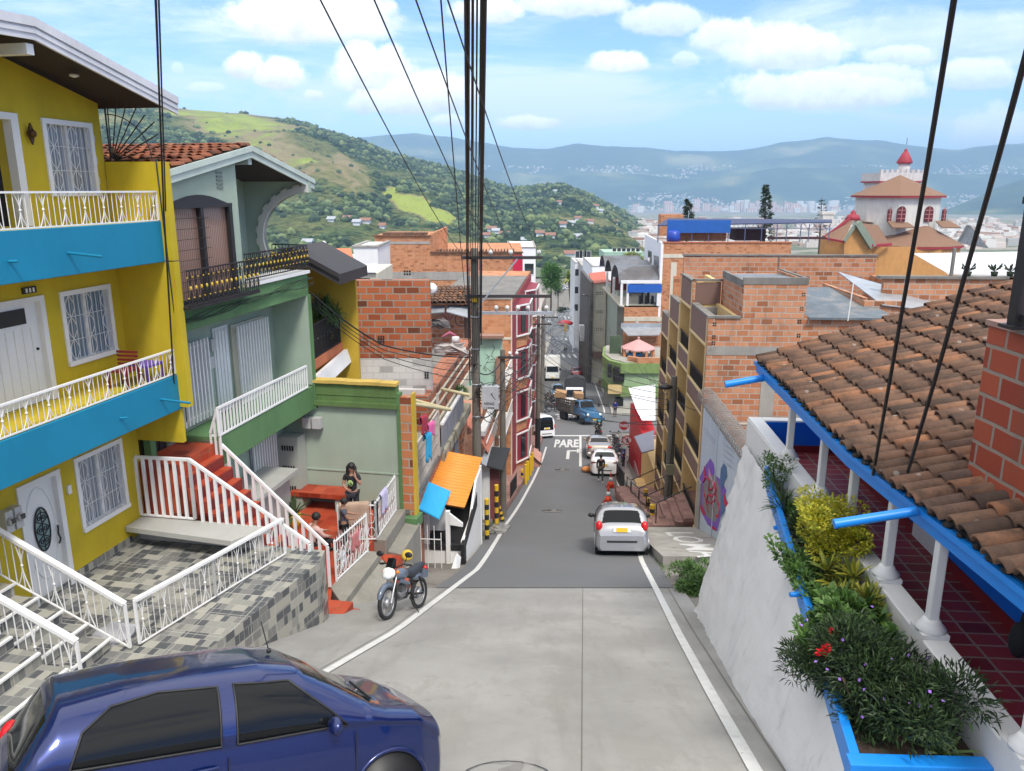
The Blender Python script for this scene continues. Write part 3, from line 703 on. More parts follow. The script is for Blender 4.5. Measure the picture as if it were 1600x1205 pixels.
for(s0,s1)in((4,11.75),(11.75,14.93)):
 for(x0,x1,a,b_)in((.10,.14,-.27,.0),(.14,.17,-.10,.02),(.14,.155,-.19,-.13)):
  mb.hexa([(x0,s0,Za(s0)+a),(x1,s0,Za(s0)+a),(x1,s1,Za(s1)+a),(x0,s1,Za(s1)+a),(x0,s0,Za(s0)+b_),(x1,s0,Za(s0)+b_),(x1,s1,Za(s1)+b_),(x0,s1,Za(s1)+b_)])
Y.part('fascia',mb,mat('weathered_white_board',(.66,.66,.68),.7,vary=.12,streak=.2,col2=(.42,.42,.42),c2=(.6,.8),c2s=3),rf)
mb=MB();mb.box(-1.3,.07,11.65,11.78,1.78,1.92);Y.part('ridge_beam',mb,WHITE,rf)
mb=MB();mb.lathe((-.4,13.1,1.72),[(.07,0),(.07,-.03),(.0,-.05)],12);Y.part('soffit_lamp',mb,WHITE)
mb=MB();c0=Vector((-.86,S1+.08,.47))
for k in range(9):
 a=R(88-k*10.5);mb.tube([c0+Vector((math.cos(a),0,math.sin(a)))*.06,c0+Vector((math.cos(a),0,math.sin(a)))*(1.05+.05*(k%2))],.011,5)
mb.tube([c0+Vector((math.cos(R(90-k*8)),0,math.sin(R(90-k*8))))*.78 for k in range(12)],.009,5);mb.tube([c0+Vector((-.02,0,1.05)),c0+Vector((-.02,0,-.02)),c0+Vector((1.05,0,-.02))],.016,6)
Y.part('sunburst_guard',mb,BLACKM)
mb=MB();mb.box(-.55,-.15,13.15,13.5,-3.02,-2.98);[mb.beam((x,y,-3.3),(x,y,-3.02),.03)for x in(-.53,-.17)for y in(13.17,13.48)]
for k in range(4):mb.box(-.55,-.15,13.47,13.49,-2.95+.07*k,-2.91+.07*k)
single('plastic_chair','dark red slatted plastic chair on the middle yellow balcony','chair',mb,mat('maroon_plastic',(.16,.01,.015),.4),fr=FL)
mb=MB();mb.box(-.6,-.1,13.62,14.1,-3.04,-3.0);[mb.beam((x,y,-3.3),(x,y,-3.04),.03)for x in(-.58,-.12)for y in(13.64,14.08)]
single('small_table','small purple plastic table on the middle yellow balcony','table',mb,mat('purple_plastic',(.13,.06,.45),.4),fr=FL)
#  PATIO with mosaic tiles
P_=lambda px,py,z:FL.Z(px,py,z)
PZ=-6.5
oe1=P_(500,878,PZ);oe0=(2.42,10.9);oe00=(2.1,7.6)
mb=MB();mb.prism([(-.95,6,PZ),(oe00[0],6,PZ),(oe00[0],oe00[1],PZ),(oe0[0],oe0[1],PZ),(oe1[0],oe1[1],PZ),(oe1[0]-.1,14.18,PZ),(-.95,14.18,PZ)][::-1],(0,0,-3.4))
struct('patio',mb,MOS,FL)
mb=MB();lens_rail(mb,(1.38,10.72,0),(1.72,12.2,0),(PZ+.04,PZ+.04),(PZ+.74,PZ+.72),.10,.006,.045);lens_rail(mb,(1.72,12.2,0),(2.12,13.85,0),(PZ+.04,PZ+.04),(PZ+.72,PZ+.72),.10,.006,.045)
single('patio_railing','low white ornamental railing along the edge of the tiled patio above the street','railing',mb,WMETAL,fr=FL)
BN=T('patio_bench','long grey tiled bench built at the far end of the mosaic patio','bench',(0,13.9,PZ),FL)
zb=-6.08
mb=MB();mb.prism([(-.94,13.62,zb),(1.32,13.42,zb),(1.72,14.12,zb),(-.94,14.12,zb)],(0,0,-.11));BN.part('bench_seat',mb,mat('bench_tile',(.42,.42,.39),.5,vary=.12,streak=.1),mod=bevel(.01))
mb=MB();mb.box(-.94,1.55,14.0,14.14,PZ,zb-.11);BN.part('bench_base',mb,WBLK)
mb=MB()
for k in range(13):
 if k!=9:mb.box(-.78+k*.17,-.66+k*.17,13.985,14.0,PZ+.12,PZ+.25)
BN.part('block_vent',mb,mat('vent_block_dark',(.13,.135,.12),.6,vary=.4,rv=.6))  # dark grey squares of random tone in a row along the bench base
mb=MB();picket_rail(mb,(-.93,14.1,0),(.20,14.1,0),(-6.04,-6.04),(-4.88,-4.86),.155,.05,.055);picket_rail(mb,(.20,14.1,0),(2.48,14.1,0),(-6.04,-6.62),(-4.86,-6.34),.16,.05,.055,foot=False);mb.beam((1.62,14.1,-6.6),(2.5,14.1,-6.6),.04)
single('stair_railing','white railing standing on the bench wall, flat and then sloping down','railing',mb,WMETAL,fr=FL)
ST=T('patio_stairs','stairs with grey mosaic tiles climbing from the patio beside the white front door','stairs',(.3,9.9,PZ),FL)
mb=MB()
for k in range(9):mb.box(-.94-0,1.02-.37*k,9.12,10.56,PZ-.1,PZ+.18*(k+1))if 1.02-.37*k>-.9 else None
for k in range(9):mb.box(-.94,1.98-.37*k,6.2,9.12,PZ-.1,PZ+.18*(k+1)+.36*(k>0))if 1.98-.37*k>-.9 else None
ST.part('step',mb,MOS)
mb=MB()
for k in range(5):mb.box(1.00-.37*k,1.045-.37*k,9.14,10.58,PZ+.18*(k+1)-.02,PZ+.18*(k+1)+.008)
for k in range(5):mb.box(1.96-.37*k,2.005-.37*k,6.2,9.1,PZ+.18*(k+1)-.02+.36*(k>0),PZ+.18*(k+1)+.36*(k>0)+.008)
ST.part('step_nosing',mb,WHITE)
mb=MB();lens_rail(mb,(1.31,10.60,0),(-.92,10.60,0),(PZ+.04,PZ+1.12),(-5.76,-4.62),.12,.008,.05)
single('stair_railing','white ornamental stair railing ending with a post on the patio tiles','railing',mb,WMETAL,fr=FL)
mb=MB();lens_rail(mb,(1.75,9.15,0),(-.92,9.15,0),(PZ+.2,PZ+1.5),(-5.42,-4.12),.12,.008,.05)
single('stair_railing','white ornamental stair railing nearest the blue car at the left edge','railing',mb,WMETAL,fr=FL)
mb=MB();mb.box(.55,1.0,10.6,11.2,PZ,PZ+.03);mb.lathe((.8,10.9,PZ),[(.3,0),(.3,.035),(.28,.04)],20)
single('door_mat','pale grey mat lying on the mosaic tiles by the stair foot','mat',mb,mat('mat_grey',(.42,.42,.44),.8),fr=FL)
#  GREEN HOUSE
S2=20.0
G=T('green_house','pale green two storey house with dark green bands and a curved archway on the balcony','house',(-.95,17,-8.1),FL)
mb=MB()
wall(mb,WX,S1+.16,S2,-8.1,-1.9,.2,[(14.42,15.2,-6.4,-4.35)])
mb.box(-1.35,-.95,17.3,S2-.12,-4.85,-2.6);mb.box(-.99,-.0,S2-.12,S2,-4.85,-2.55)
G.part('wall',mb,SAGE)
mb=MB();mb.box(-1.2,0,S1+.17,S2,-2.57,-2.02);o=G.part('upper_band',mb,GREEN,mod=bevel(.01))
mb=MB();mb.box(-.7,.05,17.0,S2+.05,-2.02,-1.95);G.part('coping',mb,WHITE)
mb=MB();mb.box(-.96,.0,15.5,S2,-5.5,-4.88);G.part('lower_band',mb,GREEN,mod=bevel(.01))
mb=MB();mb.box(-.95,-.80,S1+.14,S1+.30,-6.2,-3.9);G.part('corner_strip',mb,GREEN);mb=MB();mb.box(-.02,.03,S1+.14,S1+.22,-3.3,-1.9);mb.box(0,.05,S2-.08,S2+.02,-5.5,-2.55);G.part('corner_strip',mb,GREEN)
FX=('x+',.0)
Zg=lambda s:.86-abs(s-17.42)*(.185 if s<17.42 else .215)
mb=MB();wall(mb,FX,14.38,16.95,-2.02,-.05,.12,[(14.42,16.62,-2.02,-.28)])
mb.prism([(-.12,14.38,-.05),(-.12,16.95,-.05),(-.12,16.95,Zg(16.95)-.12),(-.12,14.38,Zg(14.38)-.12)],(.12,0,0))
mb.box(-1.6,-.12,16.83,16.95,-2.02,.55);mb.box(-1.7,-1.55,16.95,20.1,-2.02,.6)
G.part('upper_wall',mb,SAGE)
mb=MB();cxx,czz,rr_=.10,-1.30,1.25
arc=[(cxx+.05-rr_*math.cos(R(a)),S2+.02,czz+.15+rr_*.86*math.sin(R(a)))for a in range(-30,96,7)]
out=[(-1.6,S2+.02,-2.0)]+arc+[(.16,S2+.02,arc[-1][2]),(.16,S2+.02,.22),(-1.6,S2+.02,.60)]
mb.prism(out,(0,.14,0));G.part('arch_wall',mb,SAGE)
mb=MB()
for i in range(len(arc)-1):
 a,b_=Vector(arc[i]),Vector(arc[i+1]);c_=Vector((cxx+.05,S2,czz+.15));w_=.15+(.05 if i%2 else 0)
 oa=a+(a-c_).normalized()*w_;ob=b_+(b_-c_).normalized()*w_
 mb.hexa([a+Vector((0,-.06,0)),b_+Vector((0,-.06,0)),ob+Vector((0,-.06,0)),oa+Vector((0,-.06,0)),a+Vector((0,.13,0)),b_+Vector((0,.13,0)),ob,oa])
mb.box(.0,.15,S2-.05,S2+.15,arc[-1][2]-.0,arc[-1][2]+.2)
G.part('arch_surround',mb,mat('arch_stone',(.60,.58,.52),.8,vary=.1))
mb=MB();mb.prism([(-1.53,18.55+.12*math.cos(k*2.4)*(1+k%3),-.55+.05*k)for k in range(7)],(.02,0,0));mb.tube([(-1.5,18.5,-.9),(-1.5,18.62,-.6),(-1.5,18.5,-.3),(-1.5,18.66,-.15)],.05,6);G.part('wall_ornament',mb,mat('dark_green_metal',(.02,.05,.03),.6))
mb=MB()
for(s0,s1)in((14.3,17.42),(17.42,20.35)):
 mb.hexa([(-5,s0,Zg(s0)-.12),(.10,s0,Zg(s0)-.12),(.10,s1,Zg(s1)-.12),(-5,s1,Zg(s1)-.12),(-5,s0,Zg(s0)-.03),(.10,s0,Zg(s0)-.03),(.10,s1,Zg(s1)-.03),(-5,s1,Zg(s1)-.03)])
rf=G.part('roof',mb,mat('roof_boards',(.035,.025,.022),.9))
mb=MB()
for(s0,s1)in((14.3,17.42),(17.42,20.4)):
 for(x0,x1,a,b_)in((.10,.14,-.22,.0),(.14,.17,-.09,.02)):
  mb.hexa([(x0,s0,Zg(s0)+a),(x1,s0,Zg(s0)+a),(x1,s1,Zg(s1)+a),(x0,s1,Zg(s1)+a),(x0,s0,Zg(s0)+b_),(x1,s0,Zg(s0)+b_),(x1,s1,Zg(s1)+b_),(x0,s1,Zg(s1)+b_)])
mb.box(-.7,.08,17.36,17.5,.50,.66)
G.part('fascia',mb,mat('sage_board',(.52,.60,.53),.7,vary=.08,streak=.15),rf)
mb=MB();sl=Vector((0,3.1,.58)).normalized()
tile_roof_mesh(mb,(.06,14.35,Zg(14.35)),(-1,0,0),(0,3.1,.575),26,9,.2,.36)
tile_roof_mesh(mb,(-5.1,20.4,Zg(20.4)),(1,0,0),(0,-3,.645),26,8,.2,.38)
G.part('roof_tiles',mb,ROOFR,rf)
mb=MB()
for k in range(5):mb.box(0,.02,16.2,16.42,.02+k*.07,.055+k*.07)
G.part('vent',mb,mat('vent_slot',(.2,.24,.2),.8))
mb=MB()
mb.box(-.06,.03,14.42,14.50,-2.05,-.28);mb.box(-.06,.03,15.52,15.62,-2.05,-.3);mb.box(-.06,.03,16.54,16.66,-2.05,-.28);mb.box(-.06,.035,14.42,16.66,-.34,-.27);mb.box(-.06,.035,14.42,16.66,-2.14,-2.02)
mb.prism([(.0,14.5+(16.5-14.5)*k/12,-.27+.17*math.sin(PI*k/12))for k in range(13)],(.03,0,0))
f=G.part('window',mb,BLACKM)
mb=MB();mb.box(-.09,-.07,14.4,16.64,-2.05,-.28);G.part('pane',mb,CURB,f)
mb=MB()
for k in range(8):mb.tube([(.04,14.44,-1.85+k*.19),(.04,15.75,-1.85+k*.19)],.007,4)
G.part('grille',mb,BLACKM,f)
GOLD=mat('gold_paint',(.60,.40,.03),.4,vary=.1)
def iron_rail(T_,p,q,zb,zt):
 p=Vector(p);q=Vector(q);n=int((q-p).length/.085);mb=MB();g=MB()
 P=lambda f,z:Vector(((p+(q-p)*f).x,(p+(q-p)*f).y,z))
 mb.beam(P(0,zt),P(1,zt),.03);mb.beam(P(0,zb),P(1,zb),.025)
 for i in range(n+1):
  f=i/n;mb.tube([P(f,zb-.02),P(f,zt)],.008,4)
  if i%2:
   for(za,zc)in((zb+.04,zb+.28),(zt-.28,zt-.05)):
    for s in(-1,1):mb.tube([P(f+s*.42/n*math.sin(PI*k/6),za+(zc-za)*k/6)for k in range(7)],.008,4)
   g.ball(P(f,(zb+zt)/2),.026,6,(1,1,1.6))
  else:
   g.ball(P(f,zb+.14),.016,5);g.ball(P(f,zt-.12),.016,5)
 o=T_.part('balcony_railing',mb,BLACKM);T_.part('gold_ornament',g,GOLD,o)
iron_rail(G,(.32,14.42,0),(.32,16.95,0),-2.05,-1.42);iron_rail(G,(.03,16.98,0),(.03,20.0,0),-1.86,-1.33);iron_rail(G,(.03,20.0,0),(-.9,20.0,0),-1.86,-1.33)
mb=MB();mb.box(-.0,.34,14.4,16.97,-2.12,-2.07);G.part('window_ledge',mb,BLACKM)
mb=MB()
for k in range(5):mb.tube([(.03+.008*k,14.3+(20.2-14.3)*i/12,-2.45+.015*k+.05*math.sin(i*1.3+k)+(.30*i/12 if k<3 else .1))for i in range(13)],.008,4)
mb.tube([(.05,14.3,.5),(.06,14.32,-.8),(.05,14.36,-2.3),(.04,14.42,-3.9)],.02,5);mb.tube([(.1,14.2,.5),(.10,14.25,-1.6),(.1,14.3,-3.0),(.1,14.3,-4.2)],.012,5)
G.part('cable_run',mb,mat('dark_green_cable',(.02,.04,.025),.6))
mb=MB();picket_rail(mb,(0,15.47,0),(0,19.6,0),(-4.84,-4.84),(-4.27,-4.30),.125,.03,.045);G.part('balcony_railing',mb,WMETAL)
def bars(T_,fc,a0,a1,c0,c1,n,w=.045,b=.05,name='window_bars'):
 mb=MB()
 for i in range(n):a=a0+(a1-a0)*i/(n-1);fbox(mb,fc,a-w/2,a+w/2,b,b+w,c0,c1)
 for c in(c0+.12,c1-.12):fbox(mb,fc,a0,a1,b-.02,b,c-.02,c+.02)
 return T_.part(name,mb,WMETAL)
f=bars(G,('x+',-.85),15.3,16.6,-4.75,-3.05,11)
mb=MB();mb.box(-.94,-.9,15.35,16.6,-4.7,-3.1);G.part('pane',mb,CURW,f)
f=bars(G,('x+',-.85),17.85,19.25,-4.85,-3.02,12,name='door_bars');mb=MB();mb.box(-.94,-.90,17.8,19.3,-4.85,-3.0);G.part('door',mb,CREAM,f)
mb=MB()
for k in range(4):mb.box(-.93,-.88,17.1+k*.13,17.19+k*.13,-4.85,-3.02)
mb.box(-.94,-.91,17.05,17.65,-4.85,-2.95);G.part('door_frame',mb,WHITE)
for s,z in((16.86,-3.25),(16.74,-3.62)):mb=MB();mb.box(-.95,-.84,s,s+.18,z-.16,z+.1);G.part('meter_box',mb,mat('meter_grey',(.5,.5,.48),.5))
mb=MB();mb.box(-1.1,-1.02,14.45,15.2,-6.4,-4.35);o=G.part('dark_door',mb,mat('dark_wood_door',(.03,.018,.014),.5))
mb=MB()
for k in range(3):mb.box(-1.02,-.995,14.52+k*.22,14.68+k*.22,-5.3,-4.45)
G.part('door_panel',mb,BLACKM,o)
for s in(19.35,19.62):
 mb=MB();mb.box(-.3+(s-19.35)*1.0,-.08+(s-19.35)*1.0,S2-.22,S2-.02,-6.0,-5.72);G.part('meter_box',mb,mat('meter_grey',(.5,.5,.48),.5))
mb=MB();mb.box(-.95,-.35,19.55,S2-.01,-8.1,-6.2);o=G.part('meter_cupboard',mb,mat('cupboard_grey',(.40,.43,.38),.7))
mb=MB()
for k in range(3):
 for j in range(5):mb.box(-.80+j*.07,-.76+j*.07,19.535,19.55,-6.55-k*.55,-6.42-k*.55)
G.part('cupboard_slots',mb,BLACKM,o)
f=bars(G,('x+',-.90),18.2,19.3,-7.7,-5.7,10);mb=MB();mb.box(-.945,-.93,18.2,19.3,-7.7,-5.7);G.part('pane',mb,CURW,f)
mb=MB();mb.box(-.90,.1,16.6,18.6,-6.75,-6.65);mb.box(-.9,-.1,16.7,18.5,-8.1,-6.75);G.part('laundry_slab',mb,mat('bench_tile',(.42,.42,.39),.5))
E_=T('sage_wall_house','plain sage green side wall with a green cornice and yellow capping behind the red terrace','house',(1.2,S2+.1,-8.1),FL)
mb=MB();mb.box(-1.0,2.22,S2+.02,S2+.22,-8.6,-5.40);mb.box(-.95,2.2,S2,S2+.02,-7.2,-7.16);E_.part('wall',mb,SAGE)
mb=MB();mb.box(-.02,2.24,S2-.10,S2+.25,-5.40,-5.28);mb.box(.0,2.2,S2-.02,S2+.2,-5.28,-4.80);mb.box(0,2.2,S2-.035,S2-.02,-5.12,-5.08);o=E_.part('cornice',mb,mat('olive_green_paint',(.115,.20,.06),.8,vary=.2,streak=.3))
mb=MB()
for k in range(5):mb.box(-.02+k*.45,.425+k*.45,S2-.09,S2+.22,-4.81+.006*(k%2),-4.73+.012*(k%2))
E_.part('capping',mb,mat('yellow_capping',(.60,.42,.10),.8,vary=.15,streak=.2),o)
mb=MB();mb.box(2.20,2.29,S2-.03,S2+.2,-8.6,-5.0);mb.box(2.10,2.72,S2-.25,S2+.25,-8.55,-8.28);E_.part('green_pillar',mb,GREEN)
mb=MB();mb.box(2.29,2.58,S2-.01,S2+.25,-8.3,-5.1);E_.part('brick_pillar',mb,brick('pillar_brick',(.50,.15,.06),(.62,.27,.12),(.48,.42,.34),bw=.5,bh=.24,ms=.02,alt=(.16,.05,.03)))
mb=MB();mb.box(2.58,2.63,S2-.0,S2+.25,-8.3,-5.0);mb.tube([(2.38,S2-.1,-8.5),(2.38,S2-.12,-9.7)],.05,8);E_.part('yellow_pipe',mb,mat('yellow_enamel',(.62,.42,.04),.5))
#  RED TERRACE and stairs
TZ=-8.1
RT=mb=MB();mb.prism([(-.95,14.3,TZ),(2.7,14.2,TZ),(2.14,15.7,TZ),(2.2,17.45,TZ),(2.2,18.0,TZ),(2.12,S2,TZ),(-.95,S2,TZ)],(0,0,-2.2));struct('red_terrace',mb,REDT,FL)
RS=T('red_stairs','glossy red tiled stairs between the two houses climbing to the dark door','stairs',(.8,14.9,TZ),FL)
mb=MB();nst=12
mb.box(-.95,-.15,14.22,15.55,-7,-5.02)
for k in range(nst):
 x1=2.05-k*(2.2/nst);z1=TZ+(k+1)*(3.08/(nst+1));mb.box(-.2,x1,14.22,15.5,TZ,z1)
RS.part('step',mb,REDT)
mb=MB()
for k in range(nst):
 x1=2.05-k*(2.2/nst);z1=TZ+(k+1)*(3.08/(nst+1));mb.box(x1,x1+.008,14.22,15.5,z1-.22,z1-.03)
RS.part('riser',mb,REDP)
mb=MB();mb.box(-.95,-.0,15.5,15.8,-5.6,-4.96);mb.box(-.93,-.90,15.2,17.0,-4.96,-4.86);RS.part('landing',mb,mat('terrazzo',(.42,.41,.36),.6,grain=.3))
mb=MB();picket_rail(mb,(-.22,15.55,0),(2.16,15.55,0),(-5.9,-8.02),(-4.86,-7.10),.17,.05,.055,foot=False);picket_rail(mb,(0,15.5,0),(-.2,15.5,0),(-5.3,-5.9),(-4.28,-4.8),.1,.04,.05)
single('stair_railing','long white handrail sloping down the red stairs from the green balcony','railing',mb,WMETAL,fr=FL)
BR=T('red_bench','low bench with a red tiled seat against the sage green wall','bench',(.1,19.4,TZ),FL)
mb=MB();mb.box(-.55,.95,19.35,19.95,-7.72,-7.6);BR.part('seat',mb,REDT);mb=MB();mb.box(-.5,-.25,19.4,19.9,TZ,-7.72);mb.box(.65,.9,19.4,19.9,TZ,-7.72);BR.part('support',mb,SAGE)
def spiked(mb,p,q,zb,zt,sp=.105,rings=True):
 p=Vector(p);q=Vector(q);n=max(3,int((q-p).length/sp));P=lambda f,z:Vector(((p+(q-p)*f).x,(p+(q-p)*f).y,z))
 for z in(zb+.03,zt-.1):mb.beam(P(0,z),P(1,z),.03)
 for i in range(n+1):
  f=i/n;mb.tube([P(f,zb),P(f,zt-.06),P(f,zt)],[.009,.009,.002],4)
  if rings and i%2:
   for z0 in(zb+.2,zb+.55):mb.tube([P(f+.75/n*math.sin(2*PI*k/8),z0+.13*math.cos(2*PI*k/8))for k in range(9)],.009,4)
 for e in(0,1):mb.beam(P(e,zb),P(e,zt-.06),.04)
mb=MB();spiked(mb,(2.16,15.9,0),(2.30,17.35,0),TZ+.02,-7.08);single('fence_panel','white spiked fence panel in front of the boy, nearer the tiled stairs','fence',mb,WMETAL,fr=FL)
mb=MB();spiked(mb,(2.28,18.0,0),(2.16,19.75,0),TZ+.02,-7.06);spiked(mb,(1.45,17.75,0),(2.28,18.0,0),TZ+.02,-7.1);single('fence_panel','white spiked fence panel with drying laundry, beside the green pillar','fence',mb,WMETAL,fr=FL)
mb=MB()
mb.prism([(2.12,15.65,TZ+.02),(2.66,15.0,TZ+.02),(2.60,17.4,TZ+.02),(2.18,17.42,TZ+.02)],(0,0,-1.6));mb.prism([(2.62,15.0,TZ-.15),(3.1,15.0,TZ-.35),(2.95,17.3,TZ-.35),(2.62,17.4,TZ-.15)],(0,0,-1.6))
mb.prism([(2.18,18.02,TZ+.02),(2.5,18.02,TZ+.02),(2.38,19.9,TZ+.02),(2.1,19.9,TZ+.02)],(0,0,-2));mb.prism([(2.5,18.1,TZ-.3),(2.85,18.1,TZ-.35),(2.75,19.9,TZ-.35),(2.38,19.9,TZ-.3)],(0,0,-2))
single('granite_kerb','stepped kerb of washed granite in front of the white fences','kerb',mb,GRAN,fr=FL,mod=bevel(.02))
mb=MB();mb.box(2.2,2.9,17.42,18.05,-9.6,-8.45);mb.box(2.2,3.2,17.45,18.1,-9.8,-8.8);[mb.box(2.3,2.9+.14*k,14.12,14.98,-9,-7.98-.14*k)for k in range(2)]
single('entrance_steps','red tiled street steps at the gap between the two fence panels','steps',mb,REDT,fr=FL)
#  RIGHT: white retaining wall, planter, porch with clay tile roof
RH=Fr(3.36,0,-4.16)
m,t,b=principled('rough_white_stucco');ob=t.new('ShaderNodeTexCoord').outputs['Object']
c=t.mix(t.rng(t.noise(ob,1.1,6,.7),.45,.75,0,.6),(.74,.74,.74),(.55,.56,.57));c=t.mix(t.rng(t.noise(t.scale(ob,(3,3,.5)),1.6,6,.7),.58,.74,0,.5),c,(.42,.42,.41))
t.l.new(c,b.inputs['Base Color']);b.inputs['Roughness'].default_value=.8
bp=t.new('ShaderNodeBump');bp.inputs['Strength'].default_value=.5;bp.inputs['Distance'].default_value=.02;t.l.new(t.math('ADD',t.noise(ob,4,6,.65),t.math('MULTIPLY',t.noise(ob,22,3),.25)),bp.inputs['Height']);t.l.new(bp.outputs[0],b.inputs['Normal']);STUC=m
top=[(1.9,2.0,-4.40),(2.68,5.2,-4.42),(3.35,8.4,-4.44),(4.0,11.5,-4.45),(4.36,14.02,-4.62)]
bot=[(1.95,2.0,-4.0),(2.55,5.2,-5.10),(2.85,8.4,-6.2),(3.25,11.5,-7.25),(3.58,14.02,-8.15)]
mb=MB();NU,NV=90,36;vs=[]
def ip(tab,f):f=f*(len(tab)-1);i=min(int(f),len(tab)-2);return Vector(tab[i]).lerp(Vector(tab[i+1]),f-i)
for i in range(NU+1):
 fu=i/NU
 for j in range(NV+1):
  fv=j/NV;p=ip(bot,fu).lerp(ip(top,fu),fv);q=fu**6
  n=NZ.fractal(p*2.2,1,2,4);n2=NZ.fractal(p*9,1,2,3)
  p+=Vector((-1,.2,0))*(n*.022+n2*(.003+.05*q)-.01)
  vs.append(p)
mb.add(vs,[(i*(NV+1)+j,i*(NV+1)+j+1,(i+1)*(NV+1)+j+1,(i+1)*(NV+1)+j)for i in range(NU)for j in range(NV)],sm=True)
e=[vs[NU*(NV+1)+j]for j in range(NV+1)]
mb.add(e+[p+Vector((1.2,.1,0))for p in e],[(j,j+1,NV+1+j+1,NV+1+j)for j in range(NV)],sm=True)
RW=T('retaining_wall','tall rough white painted retaining wall below the blue planter','wall',(3.2,9,-7))
RW.part('wall_face',mb,STUC)
mb=MB();mb.prism([(0,y,-4.09)if False else(x,y,-4.09)for x,y in((0,11.4),(.0,14.05),(.22,14.05),(.22,11.4))],(0,0,-1.2));RW2=None
PF=-4.68
PO=T('porch_house','blue and white house with a covered porch under an old clay tile roof','house',(1.2,9,PF),RH)
mb=MB();mb.box(0,.24,2.5,14.05,PF-1.2,-4.09);mb.box(.24,1.55,13.83,14.05,PF-3.2,-4.09);mb.box(0,.24,11.4,14.05,-7,PF-1.2)
mb.box(1.55,1.6,13.83,14.05,-4.09,-3.0)
PO.part('parapet',mb,WHITE,mod=bevel(.012))
mb=MB();mb.box(-.012,0,11.6,14.05,-7.4,-4.13);PO.part('outer_face',mb,STUC)
mb=MB();mb.box(.245,1.55,13.815,13.83,PF+.12,-4.12);mb.box(1.6,4,13.8,13.95,PF-3,-2.6);mb.box(1.52,1.7,2.5,13.8,PF+.14,-2.5);mb.box(.24,.252,2.5,13.8,PF+.14,-4.12)
PO.part('inner_wall',mb,BLUEP)
mb=MB();mb.box(.256,1.60,13.80,13.814,PF,PF+.13);mb.box(1.505,1.6,2.5,13.8,PF,PF+.13);mb.box(.24,.256,2.5,13.8,PF,PF+.13);PO.part('skirting',mb,mat('dark_red_skirting',(.23,.012,.012),.5))
mb=MB();mb.box(.24,1.62,2.5,13.85,PF-.15,PF);PO.part('floor',mb,brick('porch_floor_tile',(.24,.022,.026),(.32,.04,.04),(.34,.25,.2),bw=.34,bh=.235,ms=.016,off=0,stain=.1,var=.2,rough=.4,bump=.2))
mb=MB();mb.box(1.48,1.52,9.5,10.3,PF,-2.95);mb.box(1.46,1.48,9.56,10.24,PF+.05,-3.1);PO.part('door',mb,WHITE)
for(X_,Y_)in((4.18,11.7),(4.05,10.12),(4.0,8.95),(3.96,7.78),(3.93,6.69),(3.74,5.05)):
 l=RH.l((X_,Y_,0));x,y=.12,l.y
 mb=MB();mb.box(x-.048,x+.048,y-.048,y+.048,-4.0,-2.98);o=PO.part('post',mb,WHITE,mod=bevel(.012))
 mb=MB();mb.box(x-.125,x+.125,y-.13,y+.13,-4.09,-4.045);mb.lathe((x,y,-4.05),[(.135,0),(.14,.03),(.10,.07),(.085,.10),(.07,.12)],14);PO.part('post_base',mb,WHITE,o)
EV=[(3.86,2.6),(3.90,5.4),(3.90,8.7),(4.31,13.55)]
mb=MB()
for(a,b_)in zip(EV,EV[1:]):
 for(dx,z0,z1)in((0,-3.13,-2.93),(-.05,-2.99,-2.93)):mb.hexa([(a[0]+dx,a[1],z0),(a[0]+.06+dx,a[1],z0),(b_[0]+.06+dx,b_[1],z0),(b_[0]+dx,b_[1],z0),(a[0]+dx,a[1],z1),(a[0]+.06+dx,a[1],z1),(b_[0]+.06+dx,b_[1],z1),(b_[0]+dx,b_[1],z1)])
mb.v=[RH.l(v)for v in mb.v];gb=PO.part('gutter',mb,BLUEP2)
for(P0,P1)in(((3.93,6.95),(1430,799,1303,819)),((4.25,13.0),(1197,590,1133,601))):
 a=ptY(P1[0],P1[1],P0[1]);b_=ptY(P1[2],P1[3],P0[1]+.02);mb=MB();mb.tube([a,b_],.047 if P0[1]<8 else .06,14);mb.v=[RH.l(v)for v in mb.v];PO.part('spout',mb,BLUEP2,gb)
sl=.317
mb=MB()
for(a,b_)in zip(EV,EV[1:]):
 mb.hexa([(a[0]+.02,a[1],-2.95),(a[0]+7,a[1],-2.95+7*sl),(b_[0]+7,b_[1],-2.95+7*sl),(b_[0]+.02,b_[1],-2.95),(a[0]+.02,a[1],-2.90),(a[0]+7,a[1],-2.90+7*sl),(b_[0]+7,b_[1],-2.90+7*sl),(b_[0]+.02,b_[1],-2.90)])
mb.v=[RH.l(v)for v in mb.v];rd=PO.part('roof_deck',mb,mat('tar_black',(.015,.013,.012),.9))
mb=MB();v_=Vector((1,0,sl))
tile_roof_mesh(mb,(3.84,2.7,-2.90),(0,1,0),v_,30,18,.2,.37,.088)
tile_roof_mesh(mb,(3.87,8.7,-2.90),(.085,1,0),v_,24,18,.2,.37,.088)
mb.v=[RH.l(v)for v in mb.v];PO.part('roof_tiles',mb,ROOFT,rd)
mb=MB()
for k in range(46):y=2.8+k*.235;x=lerp([(p[1],p[0])for p in EV],y)-.02;mb.ball((x+U(0,.03),y+U(-.04,.04),-2.915),U(.03,.055),6,(1,1.3,.6))
mb.v=[RH.l(v)for v in mb.v];PO.part('mortar_lumps',mb,mat('mossy_mortar',(.03,.03,.028),.95,rv=.5,col2=(.20,.13,.06),c2=(.6,.7)),rd)
mb=MB();c0=ptY(1592,1000,6.3);mb.ball(c0,.11,12,(.7,.9,1.6));mb.tube([c0+Vector((0,0,.16)),c0+Vector((.03,0,.4))],.02,6)
single('shoulder_bag','black shoulder bag hanging in the porch at the right edge','bag',mb,mat('black_cloth',(.012,.011,.013),.8))
